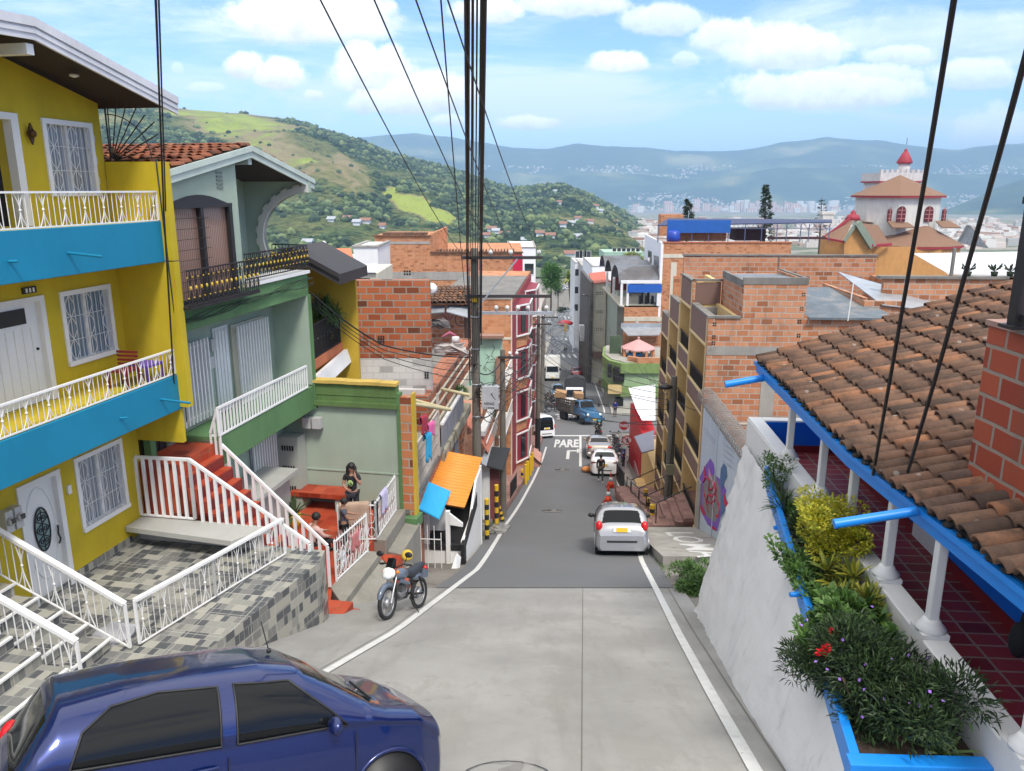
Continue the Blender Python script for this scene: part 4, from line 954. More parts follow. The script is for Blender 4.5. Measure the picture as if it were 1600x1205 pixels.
PL=T('planter','long bright blue planter box on top of the white retaining wall','planter',(3.4,8,-4.6))
mb=MB()
tp=[(2.70,5.37),(3.33,8.4),(3.98,11.5),(4.12,12.1)]
for(a,b_)in zip(tp,tp[1:]):
 n_=Vector((b_[1]-a[1],-(b_[0]-a[0]),0)).normalized()*.07
 mb.hexa([(a[0]-.012,a[1],-4.60),(a[0]+n_.x,a[1]+n_.y,-4.60),(b_[0]+n_.x,b_[1]+n_.y,-4.60),(b_[0]-.012,b_[1],-4.60),(a[0]-.012,a[1],-4.36),(a[0]+n_.x,a[1]+n_.y,-4.36),(b_[0]+n_.x,b_[1]+n_.y,-4.36),(b_[0]-.012,b_[1],-4.36)])
mb.hexa([(2.64,5.24,-5.2),(3.74,5.2,-5.2),(3.74,5.34,-5.2),(2.66,5.38,-5.2),(2.64,5.24,-4.355),(3.74,5.2,-4.355),(3.74,5.34,-4.355),(2.66,5.38,-4.355)])
PL.part('box',mb,BLUEP2,mod=bevel(.01))
mb=MB();mb.add([(2.7,5.35,-4.47),(3.75,5.3,-4.47),(3.97,8.4,-4.47),(4.2,11.5,-4.47),(4.25,12.1,-4.47),(4.05,11.5,-4.47),(3.38,8.4,-4.47)],[(0,1,2,6),(6,2,3,5),(5,3,4)]);PL.part('soil',mb,mat('soil',(.06,.04,.028),1,vary=.3,bump=.8,bscale=25))
for(px,py,yy)in((1222,824,10.2),(1250,928,8.0)):
 a=ptY(px,py,yy);mb=MB();mb.tube([a+Vector((.12,0,0)),a+Vector((-.12,-.02,-.0))],.03,8);PL.part('drain_pipe',mb,BLUEP2)
m_=brick('glazed_pier_brick',(.30,.055,.03),(.40,.09,.045),(.34,.27,.22),bw=.42,bh=.232,ms=.02,stain=.15,var=.12,rough=.55,bump=.6)
BP=T('brick_pier','big pier of dark red bricks rising through the clay tile roof at the right edge','pier',(4.6,6,-3))
mb=MB();mb.box(4.42,5.6,3.2,7.22,-3.1,-1.22);BP.part('brickwork',mb,m_,mod=bevel(.01))
mb=MB();mb.box(4.40,5.6,3.2,7.24,-1.22,-1.17);BP.part('cap',mb,mat('pier_cap',(.36,.22,.18),.8,vary=.3,col2=(.30,.29,.25)))
mb=MB();a=ptY(1590,497,6.75);a.z=-1.17;x,y=a.x,a.y;mb.box(x-.055,x+.055,y-.055,y+.055,-1.17,-.12);mb.box(x-.07,x+.07,y-.07,y+.07,-.12,-.06);mb.box(x-.02,x+.03,y-3,y-.05,-1.10,-1.04);mb.box(x-.02,x+.03,y-3,y-.05,-.3,-.24)
for k in range(12):mb.box(x-.01,x+.015,y-.2-k*.13,y-.18-k*.13,-1.05,-.28)
mb.box(x-.1,x+.1,y-.1,y+.1,-1.17,-1.14)
single('roof_railing','black iron railing post on top of the red brick pier','railing',mb,BLACKM)
#  TAN BUILDING
TB=T('tan_building','tan apartment building with brown panels and stacked open balconies','building',(1,33,-15),FR)
bays=[(27.75,31.1,0),(31.1,33.75,.85),(33.85,36.6,-.42),(36.7,39.1,-1.5)]
for(y0,y1,dz)in bays:
 zt=-4.38+dz;wl,tr=MB(),MB()
 tr.box(-.03,.12,y0-.04,y0+.07,zt-9.5,zt);tr.box(-.03,.12,y1-.07,y1+.0,zt-9.5,zt)
 wl.box(.95,1.1,y0,y1,zt-9.5,zt);wl.box(0,.95,y1-.1,y1,zt-9.5,zt-.3);wl.box(0,.95,y0,y0+.06,zt-9.5,zt-.5)
 for k in range(4):
  pn,ra,rc_=MB(),MB(),MB();a=zt-k*2.62-(0 if k==0 else .34)
  b_=zt-1.0-k*2.62
  if k==0:pn.box(-.01,.08,y0+.07,y1-.07,b_,a-.05)
  else:pn.box(-.01,.08,y0+.07,y1-.07,b_,a)
  tr.box(-.035,.1,y0+.07,y1-.07,b_-.08,b_)
  if k:tr.box(-.035,.1,y0+.07,y1-.07,a,a+.07)
  rc_.box(0,.95,y0+.06,y1-.1,b_-.14,b_-.0)
  if k<3:
   zr=b_-1.32;
   if zr-.6>gz(y0):
    tt=MB();
    for q in range(int((y1-y0-.2)/.13)):ra.tube([(.04,y0+.12+q*.13,zr-.62),(.04,y0+.12+q*.13,zr)],.011,4)
    ra.beam((.04,y0+.08,zr),(.04,y1-.08,zr),.05,.035)
    ra.box(.06,.075,y0+.1,y1-.1,zr-.6,zr-.05)
  TB.part('panel',pn,BROWN);TB.part('slab',rc_,TAN)
  if ra.v:TB.part('balcony_railing',ra,BLACKM)
 TB.part('wall',wl,TAN);TB.part('trim',tr,TRIM)
mb=MB();
mb.box(0.0,6.6,27.60,27.75,-15,-4.40);mb.box(.0,.16,27.75,28.0,-15,-4.4)
sw=TB.part('brick_side_wall',mb,ORB)
mb=MB()
for(a,b_,c0,c1)in((-.0,6.6,-7.05,-5.42),):mb.box(a+.0,b_,27.585,27.6,-5.75,-5.42)
mb.box(2.0,2.5,27.583,27.6,-8.4,-5.75);TB.part('concrete_frame',mb,CONC,sw)
mb=MB()
for(x,z)in((.16,-4.62),(.16,-5.08),(3.16,-3.55),(3.14,-4.05),(3.1,-4.5),(3.12,-5.0),(.16,-5.3)):
 for i in range(2):
  for j in range(2):mb.box(x+i*.07,x+i*.07+.045,27.588,27.598,z-j*.08,z-j*.08+.05)
TB.part('hollow_brick_ends',mb,DARK,sw)
mb=MB()
wall(mb,('y-',27.59),1.15,3.32,-4.40,-3.05,.15);wall(mb,('x-',1.15),27.74,31.0,-5.4,-3.15,.15);wall(mb,('x-',.0),31.0,31.1,-5.4,-3.4,.1);mb.box(1.15,3.32,31.0,31.15,-5.4,-3.2)
mb.box(3.20,3.32,27.74,31,-4.4,-3.05)
tw=TB.part('roof_tower',mb,ORB)
mb=MB();mb.hexa([(1.25,27.72,-3.12),(3.25,27.72,-3.10),(3.22,31,-3.25),(1.25,31,-3.25),(1.25,27.72,-3.08),(3.25,27.72,-3.06),(3.22,31,-3.2),(1.25,31,-3.2)]);TB.part('tower_roof',mb,GREYR,tw)
mb=MB();wall(mb,('y-',27.57),1.12,3.36,-3.22,-2.98,.12);wall(mb,('x-',1.12),27.7,31.0,-3.32,-3.08,.12);mb.box(3.28,3.40,27.69,31,-3.2,-3.0);TB.part('tower_kerb',mb,CONCD,tw)
mb=MB();mb.box(-.03,.25,27.58,31.1,-4.42,-4.34);mb.box(.25,1.12,27.55,27.8,-4.42,-4.34);mb.box(0,1.2,31.0,31.2,-3.50,-3.42);mb.box(-.03,.2,31.15,33.8,-3.54,-3.47);mb.box(-.03,.25,33.85,36.6,-4.84,-4.76);mb.box(-.03,.25,36.7,39.1,-5.92,-5.84);TB.part('coping',mb,CONCD)
mb=MB();mb.box(.1,1.1,31.05,31.09,-4.4,-3.56);TB.part('brown_end_panel',mb,BROWN)
mb=MB();mb.box(.1,1.15,27.8,31.0,-5.45,-5.38);mb.box(.1,4,31.1,39,-5.5,-5.4)if False else None;mb.box(.1,1.14,30.8,31.0,-5.38,-4.5);TB.part('terrace_floor',mb,CONC)
mb=MB();mb.box(0.8,1.0,33.7,39.1,-16,-4.0);mb.box(.1,1.0,36.6,36.75,-16,-3.9);mb.box(0,6.6,39.0,39.15,-18,-5.9);TB.part('rear_brick_wall',mb,ORB2)
mb=MB();mb.box(.01,.95,27.76,31.0,-12.4,-12.25);
for k in range(4):mb.box(-1.3+.3*k,0.02,28.1,30.6,-14.5,gz(28)+.16*(k+1)-.1)
TB.part('entrance_steps',mb,PINK)
f=MB();
for(ya,yb)in((28.4,30.8),(31.4,34),(34.2,37.4),(37.6,39.5)):
 za,zb_=gz(ya)+1.15,gz(yb)+1.05
 for q in(0,.45):f.beam((-1.4,ya,za-q),(-1.4,yb,zb_-q),.035)
 for y in(ya,yb):f.beam((-1.4,y,gz(y)-.1),(-1.4,y,gz(y)+1.1),.04)
 f.beam((-1.4,ya,za),(0,ya+.5,za+.5),.035)
single('handrail','black iron stair handrails along the steps in front of the tan building','handrail',f,BLACKM,fr=FR)
mb=MB()
for k in range(12):
 y=28.2+k*.95;z=gz(y)+.9-.02*k;mb.box(-2.05,-.02,y,y+.95,z-2,max(gz(y)+.15,gz(28.2)+.25-k*.27*.95))
struct('stepped_sidewalk',mb,PINK,FR)
for k,(y,z,s)in enumerate(((30.2,-9.0,.35),(32.2,-8.1,.22),(35.2,-9.3,.3))):pass
mb=MB();n=40
for i in range(n):
 x=3.45+i*.075;zz=.012*(i%2);mb.quad((x,27.45,-4.36+zz),(x+.075,27.45,-4.36+.012*((i+1)%2)),(x+.075,33,-3.95+.012*((i+1)%2)),(x,33,-3.95+zz))
mb.box(3.42,6.45,27.40,27.45,-4.42,-4.34)
M_=T('lean_to_roof','dark grey corrugated lean-to roof beside the roof tower','roof',(5,30,-4.4),FR);M_.part('sheet',mb,mat('dark_metal_sheet',(.12,.15,.17),.5,vary=.2,streak=.3,col2=(.2,.19,.18)))
mb=MB();mb.tube([(4.75,27.4,-4.45),(4.82,27.42,-3.1)],.02,6);M_.part('pipe',mb,WHITE)
BS=T('brick_screen_wall','long flat topped orange brick wall behind the roof tower','wall',(4,38,-10),FR)
mb=MB();mb.box(.75,9.75,38.0,38.2,-9,-3.08);mb.box(9.55,9.75,33,38.0,-9,-3.95);BS.part('brickwork',mb,ORB);mb=MB();mb.box(.7,9.8,37.96,38.25,-3.08,-3.0);mb.box(5.2,5.24,37.96,38.0,-9,-3.08);BS.part('coping',mb,CONCD)
BS2=T('low_brick_house','low brick house with a silver lean-to roof behind the clay tile roof','house',(9,32,-8),FR)
mb=MB();mb.box(6.0,7.4,29.3,29.45,-8,-4.0);mb.box(7.4,20,31.2,31.4,-9,-3.35);mb.box(6.0,6.15,29.45,34,-8,-3.9);BS2.part('brickwork',mb,ORB)
mb=MB();mb.hexa([(6.6,29.2,-4.15),(9.8,29.2,-4.5),(9.8,32,-4.35),(6.6,34,-3.45),(6.6,29.2,-4.12),(9.8,29.2,-4.47),(9.8,32,-4.3),(6.6,34,-3.4)]);BS2.part('silver_roof',mb,GALV)
mb=MB();mb.box(7.2,20.2,31.1,31.5,-3.38,-3.28);mb.box(9.9,10,31.2,31.3,-3.3,-2.2);mb.box(14,14.1,31.2,31.3,-3.3,-2.2);BS2.part('coping',mb,CONCD)
mb=MB();n=60
cq=[FR.l(ptY(*v))for v in((1428,397,41),(1655,393,41),(1655,432,33.5),(1480,427,33.5))]
for i in range(n):f,g=i/n,(i+1)/n;A_,B_,C_,D_=cq[0].lerp(cq[1],f),cq[0].lerp(cq[1],g),cq[3].lerp(cq[2],g),cq[3].lerp(cq[2],f);mb.add([A_,B_,C_,D_,(A_+B_)/2+Vector((0,0,.05)),(C_+D_)/2+Vector((0,0,.05)),D_-Vector((0,0,.05)),C_-Vector((0,0,.05))],[(0,4,5,3),(4,1,2,5),(3,5,2,7,6)])
single('terrace_canopy','broad bright white corrugated terrace canopy below the church','canopy',mb,mat('white_sheet',(.80,.81,.82),.5,vary=.04),fr=FR)
for i,x in enumerate((10.6,11.6,12.2,13.4,14.2,15.0)):
 mb=MB();mb.lathe((x,31.3,-3.28),[(.10,0),(.14,.18)],10)
 for k in range(16):a=U(0,6.28);e_=Vector((x+.22*math.cos(a),31.3+.22*math.sin(a),-3.0+U(-.05,.2)));mb.quad((x,31.3,-3.1),e_+Vector((.04,0,0)),e_+Vector((0,.03,.06)),e_-Vector((.04,0,0)))
 o=single('potted_plant','small dark potted plant in the row on the brick parapet under the white canopy','plant',mb,mat('dark_leaf',(.018,.03,.014),.8),fr=FR,group='potted plants on the brick parapet')
ML=T('mural_wall','pale blue wall with purple and red graffiti beside the tan building','wall',(0,25,-12),FR)
mb=MB();mb.box(0,.18,21.2,27.55,-13.5,-7.58);mb.box(-.03,.0,24.85,24.92,-12.3,-7.6);ML.part('wall',mb,mat('pale_blue_wall',(.50,.57,.64),.8,vary=.06,streak=.15))
mb=MB();mb.box(-.06,.02,27.0,27.6,-13,-10.4);mb.box(-.05,.01,22,27.0,-13.4,-12.4);ML.part('plinth',mb,CONC)
def blob(mb,pts,x,**k):mb.add([(x,*p)for p in pts],[tuple(range(len(pts)))],**k)
def A(px,py):return FR.X(px,py,-.012)
q2=lambda x,y:A(1010+x/4.818,600+y/4.818)
gm={'purple_paint':(.20,.09,.46),'red_paint':(.50,.015,.06),'grey_paint':(.20,.21,.21),'mural_blue_paint':(.07,.15,.30),'pink_paint':(.60,.30,.42)}
polys={'purple_paint':[[(400,700),(440,620),(480,560),(505,600),(520,690),(560,720),(600,800),(570,960),(530,1110),(460,1060),(410,960),(390,840)]],'grey_paint':[[(425,760),(470,680),(520,690),(560,800),(560,930),(520,1040),(455,1000),(420,900)]],'mural_blue_paint':[[(555,700),(560,640),(580,595),(600,620),(608,700),(590,730),(570,800),(556,760)],[(570,830),(600,860),(590,960),(560,1000)]],'red_paint':[[(405,900),(430,940),(450,990),(430,985),(410,950)],[(520,990),(550,970),(540,1010),(515,1000)],[(480,1060),(520,1085),(530,1110),(500,1095)],[(435,610),(450,680),(440,720),(432,650)],[(585,810),(600,870),(620,910),(605,940),(580,890)]],'pink_paint':[[(470,620),(480,660),(500,720),(488,730),(470,690)],[(500,720),(512,740),(508,780),(496,760)]]}
for i,(nm,ps)in enumerate(polys.items()):
 mb=MB()
 for p in ps:blob(mb,[q2(*v)for v in p],-.008-.003*i)
 if nm=='red_paint':
  pts=[q2(*v)for v in((430,740),(450,700),(480,730),(470,800),(500,790),(520,740),(530,800),(500,850),(470,830),(455,880),(490,900),(520,870))]
  mb.tube([(-.02,*p)for p in pts],.035,4)
  for k in range(9):a=q2(430+k*14,770+(k%3)*60);b_=q2(440+k*14,850+(k%3)*60);mb.tube([(-.02,*a),(-.02,*b_)],.02,4)
 ML.part('graffiti_paint',mb,mat(nm,gm[nm],.7,vary=.1))
mb=MB()
for k in range(9):a=q2(440+k*7,330+k*9+(k%2)*30);b_=q2(465+k*7,362+k*9+(k%2)*30);mb.tube([(-.008,*a),(-.008,*b_)],.010,3)
for k in range(12):a=q2(570+(k%2)*30,355+k*22);b_=q2(640+(k%2)*20,405+k*22);mb.tube([(-.008,*a),(-.008,*b_)],.006,3)
ML.part('faded_lettering',mb,mat('faded_grey_paint',(.30,.34,.40),.8))
mb=MB()
for r0,off in((.30,0),(.26,.5)):
 mb.tube([(.08+r0*math.cos(k*.55+off),21+k*6.7/330,-7.25+r0*math.sin(k*.55+off))for k in range(331)],.012,4,cap=False)
for k in range(5):mb.tube([(.1+.03*k,21,-7.5+.1*k),(.1+.03*k,27.6,-7.5+.1*k)],.008,4)
single('razor_wire','coils of razor wire on top of the graffiti wall','razor wire',mb,mat('dull_wire',(.30,.27,.25),.6,metal=.3,vary=.4),fr=FR)
mb=MB();mb.box(.6,8,26.9,27.1,-12,-8.1);single('side_wall','low orange brick wall behind the razor wire','wall',mb,ORB,fr=FR)
mb=MB();mb.tube([(.3,26.6,-8.0),(8,26.6,-8.1)],.05,8);mb.tube([(.3,26.7,-8.25),(7,26.7,-8.3)],.035,8);mb.box(2.9,3.3,26.6,26.8,-12,-7.6);single('drain_pipes','grey drain pipes running across the low brick wall','pipes',mb,CONC,fr=FR)
mb=MB()
ys=[20.2,21.0,22.5,24.5,26.2,27.5]
for a,b_ in zip(ys,ys[1:]):
 xa=xb=-2.35
 mb.hexa([(xa,a,gz(a)-.6),(.0,a,gz(a)-.6),(.0,b_,gz(b_)-.6),(xb,b_,gz(b_)-.6),(xa,a,gz(a)+.25),(0,a,gz(a)+.3),(0,b_,gz(b_)+.3),(xb,b_,gz(b_)+.25)])
struct('concrete_ramp',mb,CONC,FR)
mb=MB()
vs,fs=text_mesh('LOMA',.012)
for(a,b_)in[(0,0)]:
 out=[]
 for u_,v_ in vs:y=25.9-u_*6.0;x=-1.45+v_*1.0;out.append((x,y,gz(y)+.265+.035*(x+2.35)/2.35))
 mb.add(out,fs)
struct('painted_letters',mb,PAINT,FR)
#  MIDDLE: left side of the street below the terrace
FM=Fr(-4.1,0,-5.14)
def facing(T_,name,Y,x0,x1,z0,z1,m,th=.25,parent=None,holes=()):
 mb=MB();wall(mb,('y-',Y),x0,x1,z0,z1,th,holes);return T_.part(name,mb,m,parent)
def win(T_,fc,a0,a1,c0,c1,m=GLASS,fr=WHITE,sill=True):
 mb=MB();w=.06
 fbox(mb,fc,a0-w,a1+w,-.05,.04,c1,c1+w);fbox(mb,fc,a0-w,a1+w,-.05,.06,c0-w,c0)
 fbox(mb,fc,a0-w,a0,-.05,.038,c0,c1);fbox(mb,fc,a1,a1+w,-.05,.038,c0,c1)
 f=T_.part('window',mb,fr);mb=MB();fbox(mb,fc,a0,a1,-.05,.012,c0,c1);T_.part('pane',mb,m,f);return f
OH=T('ochre_house','narrow ochre house with a black gabled roof and a black balcony full of ferns','house',(-5.6,21.5,-9))
mb=MB();mb.hexa([(-7.2,22.9,-9),(-4.55,22.9,-9),(-4.55,23.1,-9),(-7.2,23.1,-9),(-7.2,22.9,-1.7),(-4.55,22.9,-2.35),(-4.55,23.1,-2.35),(-7.2,23.1,-1.7)]);mb.box(-7.2,-6.2,20.2,22.9,-9,-2)
OH.part('wall',mb,YEL2)
mb=MB()
a,b_,c_=Vector((-7.1,20.6,-2.2)),Vector((-5.75,20.6,-1.45)),Vector((-4.5,20.6,-2.15))
for p,q in((a,b_),(b_,c_)):
 mb.hexa([p+Vector((0,0,-.28)),q+Vector((0,0,-.28)),q+Vector((.3,2.4,-.28)),p+Vector((.3,2.4,-.28)),p,q,q+Vector((.3,2.4,0)),p+Vector((.3,2.4,0))])
 mb.hexa([p+Vector((0,-.06,-.10)),q+Vector((0,-.06,-.10)),q+Vector((0,-.0,-.10)),p+Vector((0,-.0,-.10)),p+Vector((0,-.06,.03)),q+Vector((0,-.06,.03)),q+Vector((0,0,.03)),p+Vector((0,0,.03))])
OH.part('roof',mb,mat('black_roof_board',(.035,.03,.03),.6,vary=.2))
mb=MB();p0,p1=ptY(484,580,20.9),ptY(535,540,23.0);p0.z=-4.55;p1.z=-4.35
def ev(p,q,n):return[p.lerp(q,k/n)for k in range(n+1)]
h_=Vector((0,0,.92))
for p in ev(p0,p1,36):mb.tube([p,p+h_],.017,4)
mb.beam(p0+h_,p1+h_,.04);mb.beam(p0,p1,.04);mb.beam(p0,p0+h_,.04);mb.beam(p1,p1+h_,.04)
for p in ev(p0,p1,11):mb.ball(p+h_*.5,.035,5,(1,1,2))
OH.part('balcony_railing',mb,BLACKM)
mb=MB();mb.hexa([p0+Vector((-1.3,0,-.3)),p0+Vector((.05,0,-.3)),p1+Vector((.05,0,-.3)),p1+Vector((-1.3,0,-.3)),p0+Vector((-1.3,0,-.02)),p0+Vector((.05,0,-.02)),p1+Vector((.05,0,-.02)),p1+Vector((-1.3,0,-.02))]);OH.part('balcony_slab',mb,TERRA)
mb=MB();q0,q1=p0+Vector((.25,-.3,-.75)),p1+Vector((.18,0,-.62));mb.hexa([q0,q0+Vector((.1,0,0)),q1+Vector((.1,0,0)),q1,q0+Vector((-.1,0,.42)),q0+Vector((0,0,.42)),q1+Vector((0,0,.38)),q1+Vector((-.1,0,.38))]);OH.part('white_ledge',mb,WHITE)
RB=T('old_brick_wall','flat red brick end wall with wide grey mortar and white painted blocks below','wall',(-3.9,24.5,-9))
facing(RB,'brickwork',24.5,-5.25,-2.56,-5.20,-2.74,RDB,.3);facing(RB,'white_blockwork',24.47,-5.25,-2.56,-9.2,-5.22,brick('white_painted_block',(.55,.53,.50),(.66,.64,.61),(.50,.48,.45),bw=.42,bh=.21,ms=.008,stain=.35,stain_col=(.25,.23,.2),bump=.3),.3)
for(px,py,w_,h_)in((594,532,.22,.2),(667,588,.2,.3)):
 c=ptY(px,py,24.4);mb=MB();
 for i in range(3 if h_<.25 else 2):
  for j in range(3):mb.box(c.x+(i-1)*.075,c.x+(i-1)*.075+.05,24.44,24.46,c.z+(j-1)*.08,c.z+(j-1)*.08+.055)
 RB.part('vent_block',mb,DARK)
PB=T('balustrade_house','unfinished brick house with a long patterned balustrade and a grey sheet fence above the street','house',(-.8,24,-10),FM)
mb=MB();mb.box(-4.5,-.35,19.3,24.2,-11.5,-8.25);PB.part('ground_floor',mb,RDB)
mb=MB();mb.box(-4.2,-.30,19.2,24.4,-8.25,-8.12);PB.part('terrace_slab',mb,CONCD)
mb=MB();n=30
for i in range(n):
 y=19.45+i*4.0/n
 for j in range(4):
  z=-8.05+j*.34;mb.tube([(-.3,y+.035*math.sin(2*PI*k/6),z+.34*k/6)for k in range(7)],.010,4)
  mb.tube([(-.3,y-.035*math.sin(2*PI*k/6),z+.34*k/6)for k in range(7)],.014,4)
mb.beam((-.3,19.4,-6.70),(-.3,23.5,-6.66),.05);mb.beam((-.3,23.5,-8.1),(-.3,23.5,-6.1),.08)
PB.part('balustrade',mb,mat('old_cream_metal',(.52,.46,.40),.7,vary=.2))
mb=MB();mb.hexa([(-.75,19.3,-8.60),(-.5,19.4,-8.85),(-.5,24.0,-8.85),(-.75,24,-8.60),(-.75,19.3,-8.55),(-.5,19.4,-8.78),(-.5,24,-8.78),(-.75,24,-8.55)]);PB.part('red_eave_sheet',mb,mat('faded_red_sheet',(.36,.12,.11),.7,vary=.25,streak=.3))
mb=MB();mb.box(-4.5,-.45,24.2,30.5,-12,-8.6);PB.part('brick_front',mb,ORB)
mb=MB();mb.box(-.55,-.25,24.2,30.3,-8.62,-8.25);PB.part('concrete_ledge',mb,mat('mossy_concrete',(.36,.33,.25),.9,vary=.3,streak=.4,col2=(.12,.12,.07)))
mb=MB();mb.box(-.42,-.36,24.6,29.1,-8.22,-7.45);
for k in range(8):mb.box(-.36,-.345,24.6+k*.62,24.63+k*.62,-8.22,-7.45)
gf=PB.part('sheet_fence',mb,mat('grey_sheet',(.25,.26,.29),.6,vary=.15));mb=MB();mb.box(-.44,-.33,24.58,29.15,-7.45,-7.37);PB.part('fence_top_rail',mb,WHITE,gf)
for(y0,y1)in((25.0,25.6),(27.2,28.0)):mb=MB();mb.box(-.44,-.41,y0,y1,-10.8,-9.0);PB.part('doorway',mb,mat('grey_door',(.2,.21,.24),.7))
mb=MB()
for y in(26.2,28.6):mb.box(-.44,-.38,y,y+.5,-11.5,-8.65)
PB.part('brick_buttress',mb,RDB)
mb=MB();mb.box(-3.2,-.8,23.9,24.1,-8.1,-6.1);mb.box(-3.0,-1.2,22.5,22.56,-8.1,-6.9);PB.part('white_shed_boards',mb,WBLK)
mb=MB();mb.box(-2.3,-1.2,24.9,26.0,-8.2,-7.2);single('cardboard_box','brown cardboard box on the terrace behind the grey sheet fence','box',mb,mat('cardboard',(.38,.22,.11),.9),fr=FM,mod=bevel(.01))
for i,(a,b_,Ya,Yb,lab)in enumerate((((560,603),(702,640),23,22,'longest bamboo pole crossing in front of the white blockwork'),((690,608),(735,618),25,24,'short bamboo pole beside the concrete power pole'),((625,628),(703,640),20,21.5,'pale pole end resting on the yellow capping of the green cornice'))):
 mb=MB();mb.tube([ptY(*a,Ya),ptY(*b_,Yb)],.055,8);single('bamboo_pole',lab,'pole',mb,mat('bamboo',(.52,.45,.26),.7,vary=.2))
SB=T('diagonal_brick_house','brick house whose long parapet runs down the street behind the power pole','house',(-1,27,-8),FM)
mb=MB();mb.box(-1.2,-.62,23.6,33.5,-7.4,-6.25);mb.box(-4.8,-1.2,33.3,33.5,-8,-6.75)
SB.part('parapet',mb,RDB);mb=MB()
for z in(-6.6,-6.95):mb.box(-.63,-.57,23.6,33.5,z,z+.05)
mb.box(-1.25,-.55,23.6,33.5,-7.75,-7.4);SB.part('concrete_band',mb,CREAM)
mb=MB();mb.hexa([(-4.8,25,-7.2),(-1.2,24.8,-7.2),(-1.2,33.3,-6.8),(-4.8,33.3,-6.8),(-4.8,25,-7.1),(-1.2,24.8,-7.1),(-1.2,33.3,-6.7),(-4.8,33.3,-6.7)]);SB.part('roof_slab',mb,CONCD)
SH=T('roof_shed','open rooftop shed with a wavy clay tile roof and a dark post','shed',(-3,35,-6))
mb=MB();mb.box(-5.0,-1.72,36.2,36.4,-7.8,-4.95);SH.part('back_wall',mb,ORB)
mb=MB();tile_roof_mesh(mb,(-4.6,33.6,-4.75),(1,0,0),(0,1,.16),15,7,.2,.36,.102);mb.hexa([(-4.6,33.65,-4.80),(-1.6,33.65,-4.80),(-1.6,36.2,-4.42),(-4.6,36.2,-4.42),(-4.6,33.65,-4.76),(-1.6,33.65,-4.76),(-1.6,36.2,-4.38),(-4.6,36.2,-4.38)]);SH.part('roof_tiles',mb,ROOFT)
mb=MB();p=ptY(730,485,34);mb.box(p.x-.13,p.x+.10,33.9,34.1,-6.6,-4.8);mb.box(-4.4,-4.3,33.9,34,-7.5,-4.8);SH.part('post',mb,mat('dark_post',(.05,.03,.025),.8))
mb=MB();mb.hexa([(-4.2,33.5,-5.25),(-2.9,33.5,-5.15),(-2.9,34,-4.95),(-4.2,34,-4.95),(-4.2,33.48,-5.2),(-2.9,33.48,-5.1),(-2.9,34,-4.9),(-4.2,34,-4.9)]);mb.hexa([(-2.8,33.4,-5.1),(-1.9,33.4,-5.35),(-1.9,34,-4.95),(-2.8,34,-4.9),(-2.8,33.4,-5.05),(-1.9,33.4,-5.3),(-1.9,34,-4.9),(-2.8,34,-4.85)]);SH.part('hanging_sheet',mb,GALV)
def junk(name,lab,px,py,Y,s,col,sh):
 c=ptY(px,py,Y);mb=MB()
 if sh==0:
  for k in range(7):mb.hexa([c+Vector((U(-s,s),U(-.2,.2),U(-s*.4,s*.4)))+Vector(v)*s*.5 for v in((-1,-.3,-.2),(1,-.3,-.3),(1,.3,-.2),(-1,.3,-.2),(-.8,-.3,.2),(.9,-.2,.1),(.8,.3,.3),(-.7,.3,.1))])
 elif sh==1:mb.lathe(c,[(s*.5,-s*.4),(s*.55,0),(s*.5,s*.4),(s*.4,s*.42)],12)
 else:mb.tube([c+Vector((-s,0,-s*.3)),c+Vector((0,0,s*.25)),c+Vector((s*.6,0,-s*.1)),c+Vector((s,.1,-s*.5))],[s*.12,s*.22,s*.2,s*.1],8)
 single(name,lab,'rubble' if sh==0 else 'scrap',mb,mat(name+'_paint',col,.7,vary=.3))
junk('plank_pile','heap of grey boards and sheets under the clay tile shed',683,505,33.2,.45,(.11,.10,.10),0)
junk('scooter_fairing','pinkish red scooter fairing lying on the shed roof',703,523,32.2,.32,(.33,.08,.13),2)
junk('sheet_pile','pale bent sheets on the flat roof below the hanging bicycle',705,545,30,.5,(.40,.36,.34),0)
junk('paint_drum','small white drum beside the scooter fairing',712,531,31.5,.3,(.5,.5,.48),1)
def bicycle(c,s,label,col):
 T_=T('bicycle',label,'bicycle',c)
 c=Vector(c);P=lambda x,z:c+Vector((x*s,0,z*s))
 for(x,z)in((.52,0),(-.52,-.05)):
  mb=MB();mb.tube([P(x+.33*math.cos(a*PI/12),z+.33*math.sin(a*PI/12))for a in range(25)],.022*s,6)
  for a in range(8):mb.tube([P(x,z),P(x+.33*math.cos(a*PI/4),z+.33*math.sin(a*PI/4))],.004,3)
  T_.part('wheel',mb,BLACKM)
 mb=MB();
 for a,b_ in(((.52,0),(.38,.55)),((.38,.5),(-.1,.0)),((.38,.42),(-.15,.45)),((-.1,0),(-.2,.6)),((-.1,0),(-.52,-.05)),((-.52,-.05),(-.17,.5))):mb.tube([P(*a),P(*b_)],.02*s,6)
 T_.part('frame',mb,col)
 mb=MB();mb.tube([P(.28,.62),P(.38,.58),P(.5,.7)],.018*s,6);T_.part('handlebar',mb,BLACKM)
 mb=MB();mb.ball(P(-.21,.62),.1*s,8,(1.3,.6,.35));T_.part('saddle',mb,BLACKM)
 return T_
b1=bicycle(ptY(705,500,33.7),.9,'bicycle hanging upright under the clay tile shed roof',mat('bike_purple',(.18,.05,.10),.4));b1.o.rotation_euler=(0,R(0),R(20))
MH=T('mint_house','mint green side wall behind the concrete power pole','house',(-1,38,-10))
facing(MH,'wall',38,-3.6,-.47,-12.2,-7.03,MINT,.3);mb=MB();mb.box(-.78,-.46,37.6,37.98,-12,-8.0);mb.box(-1.7,-.4,37.6,38.2,-7.03,-6.9);MH.part('brown_column',mb,mat('brown_column_paint',(.30,.17,.12),.8))
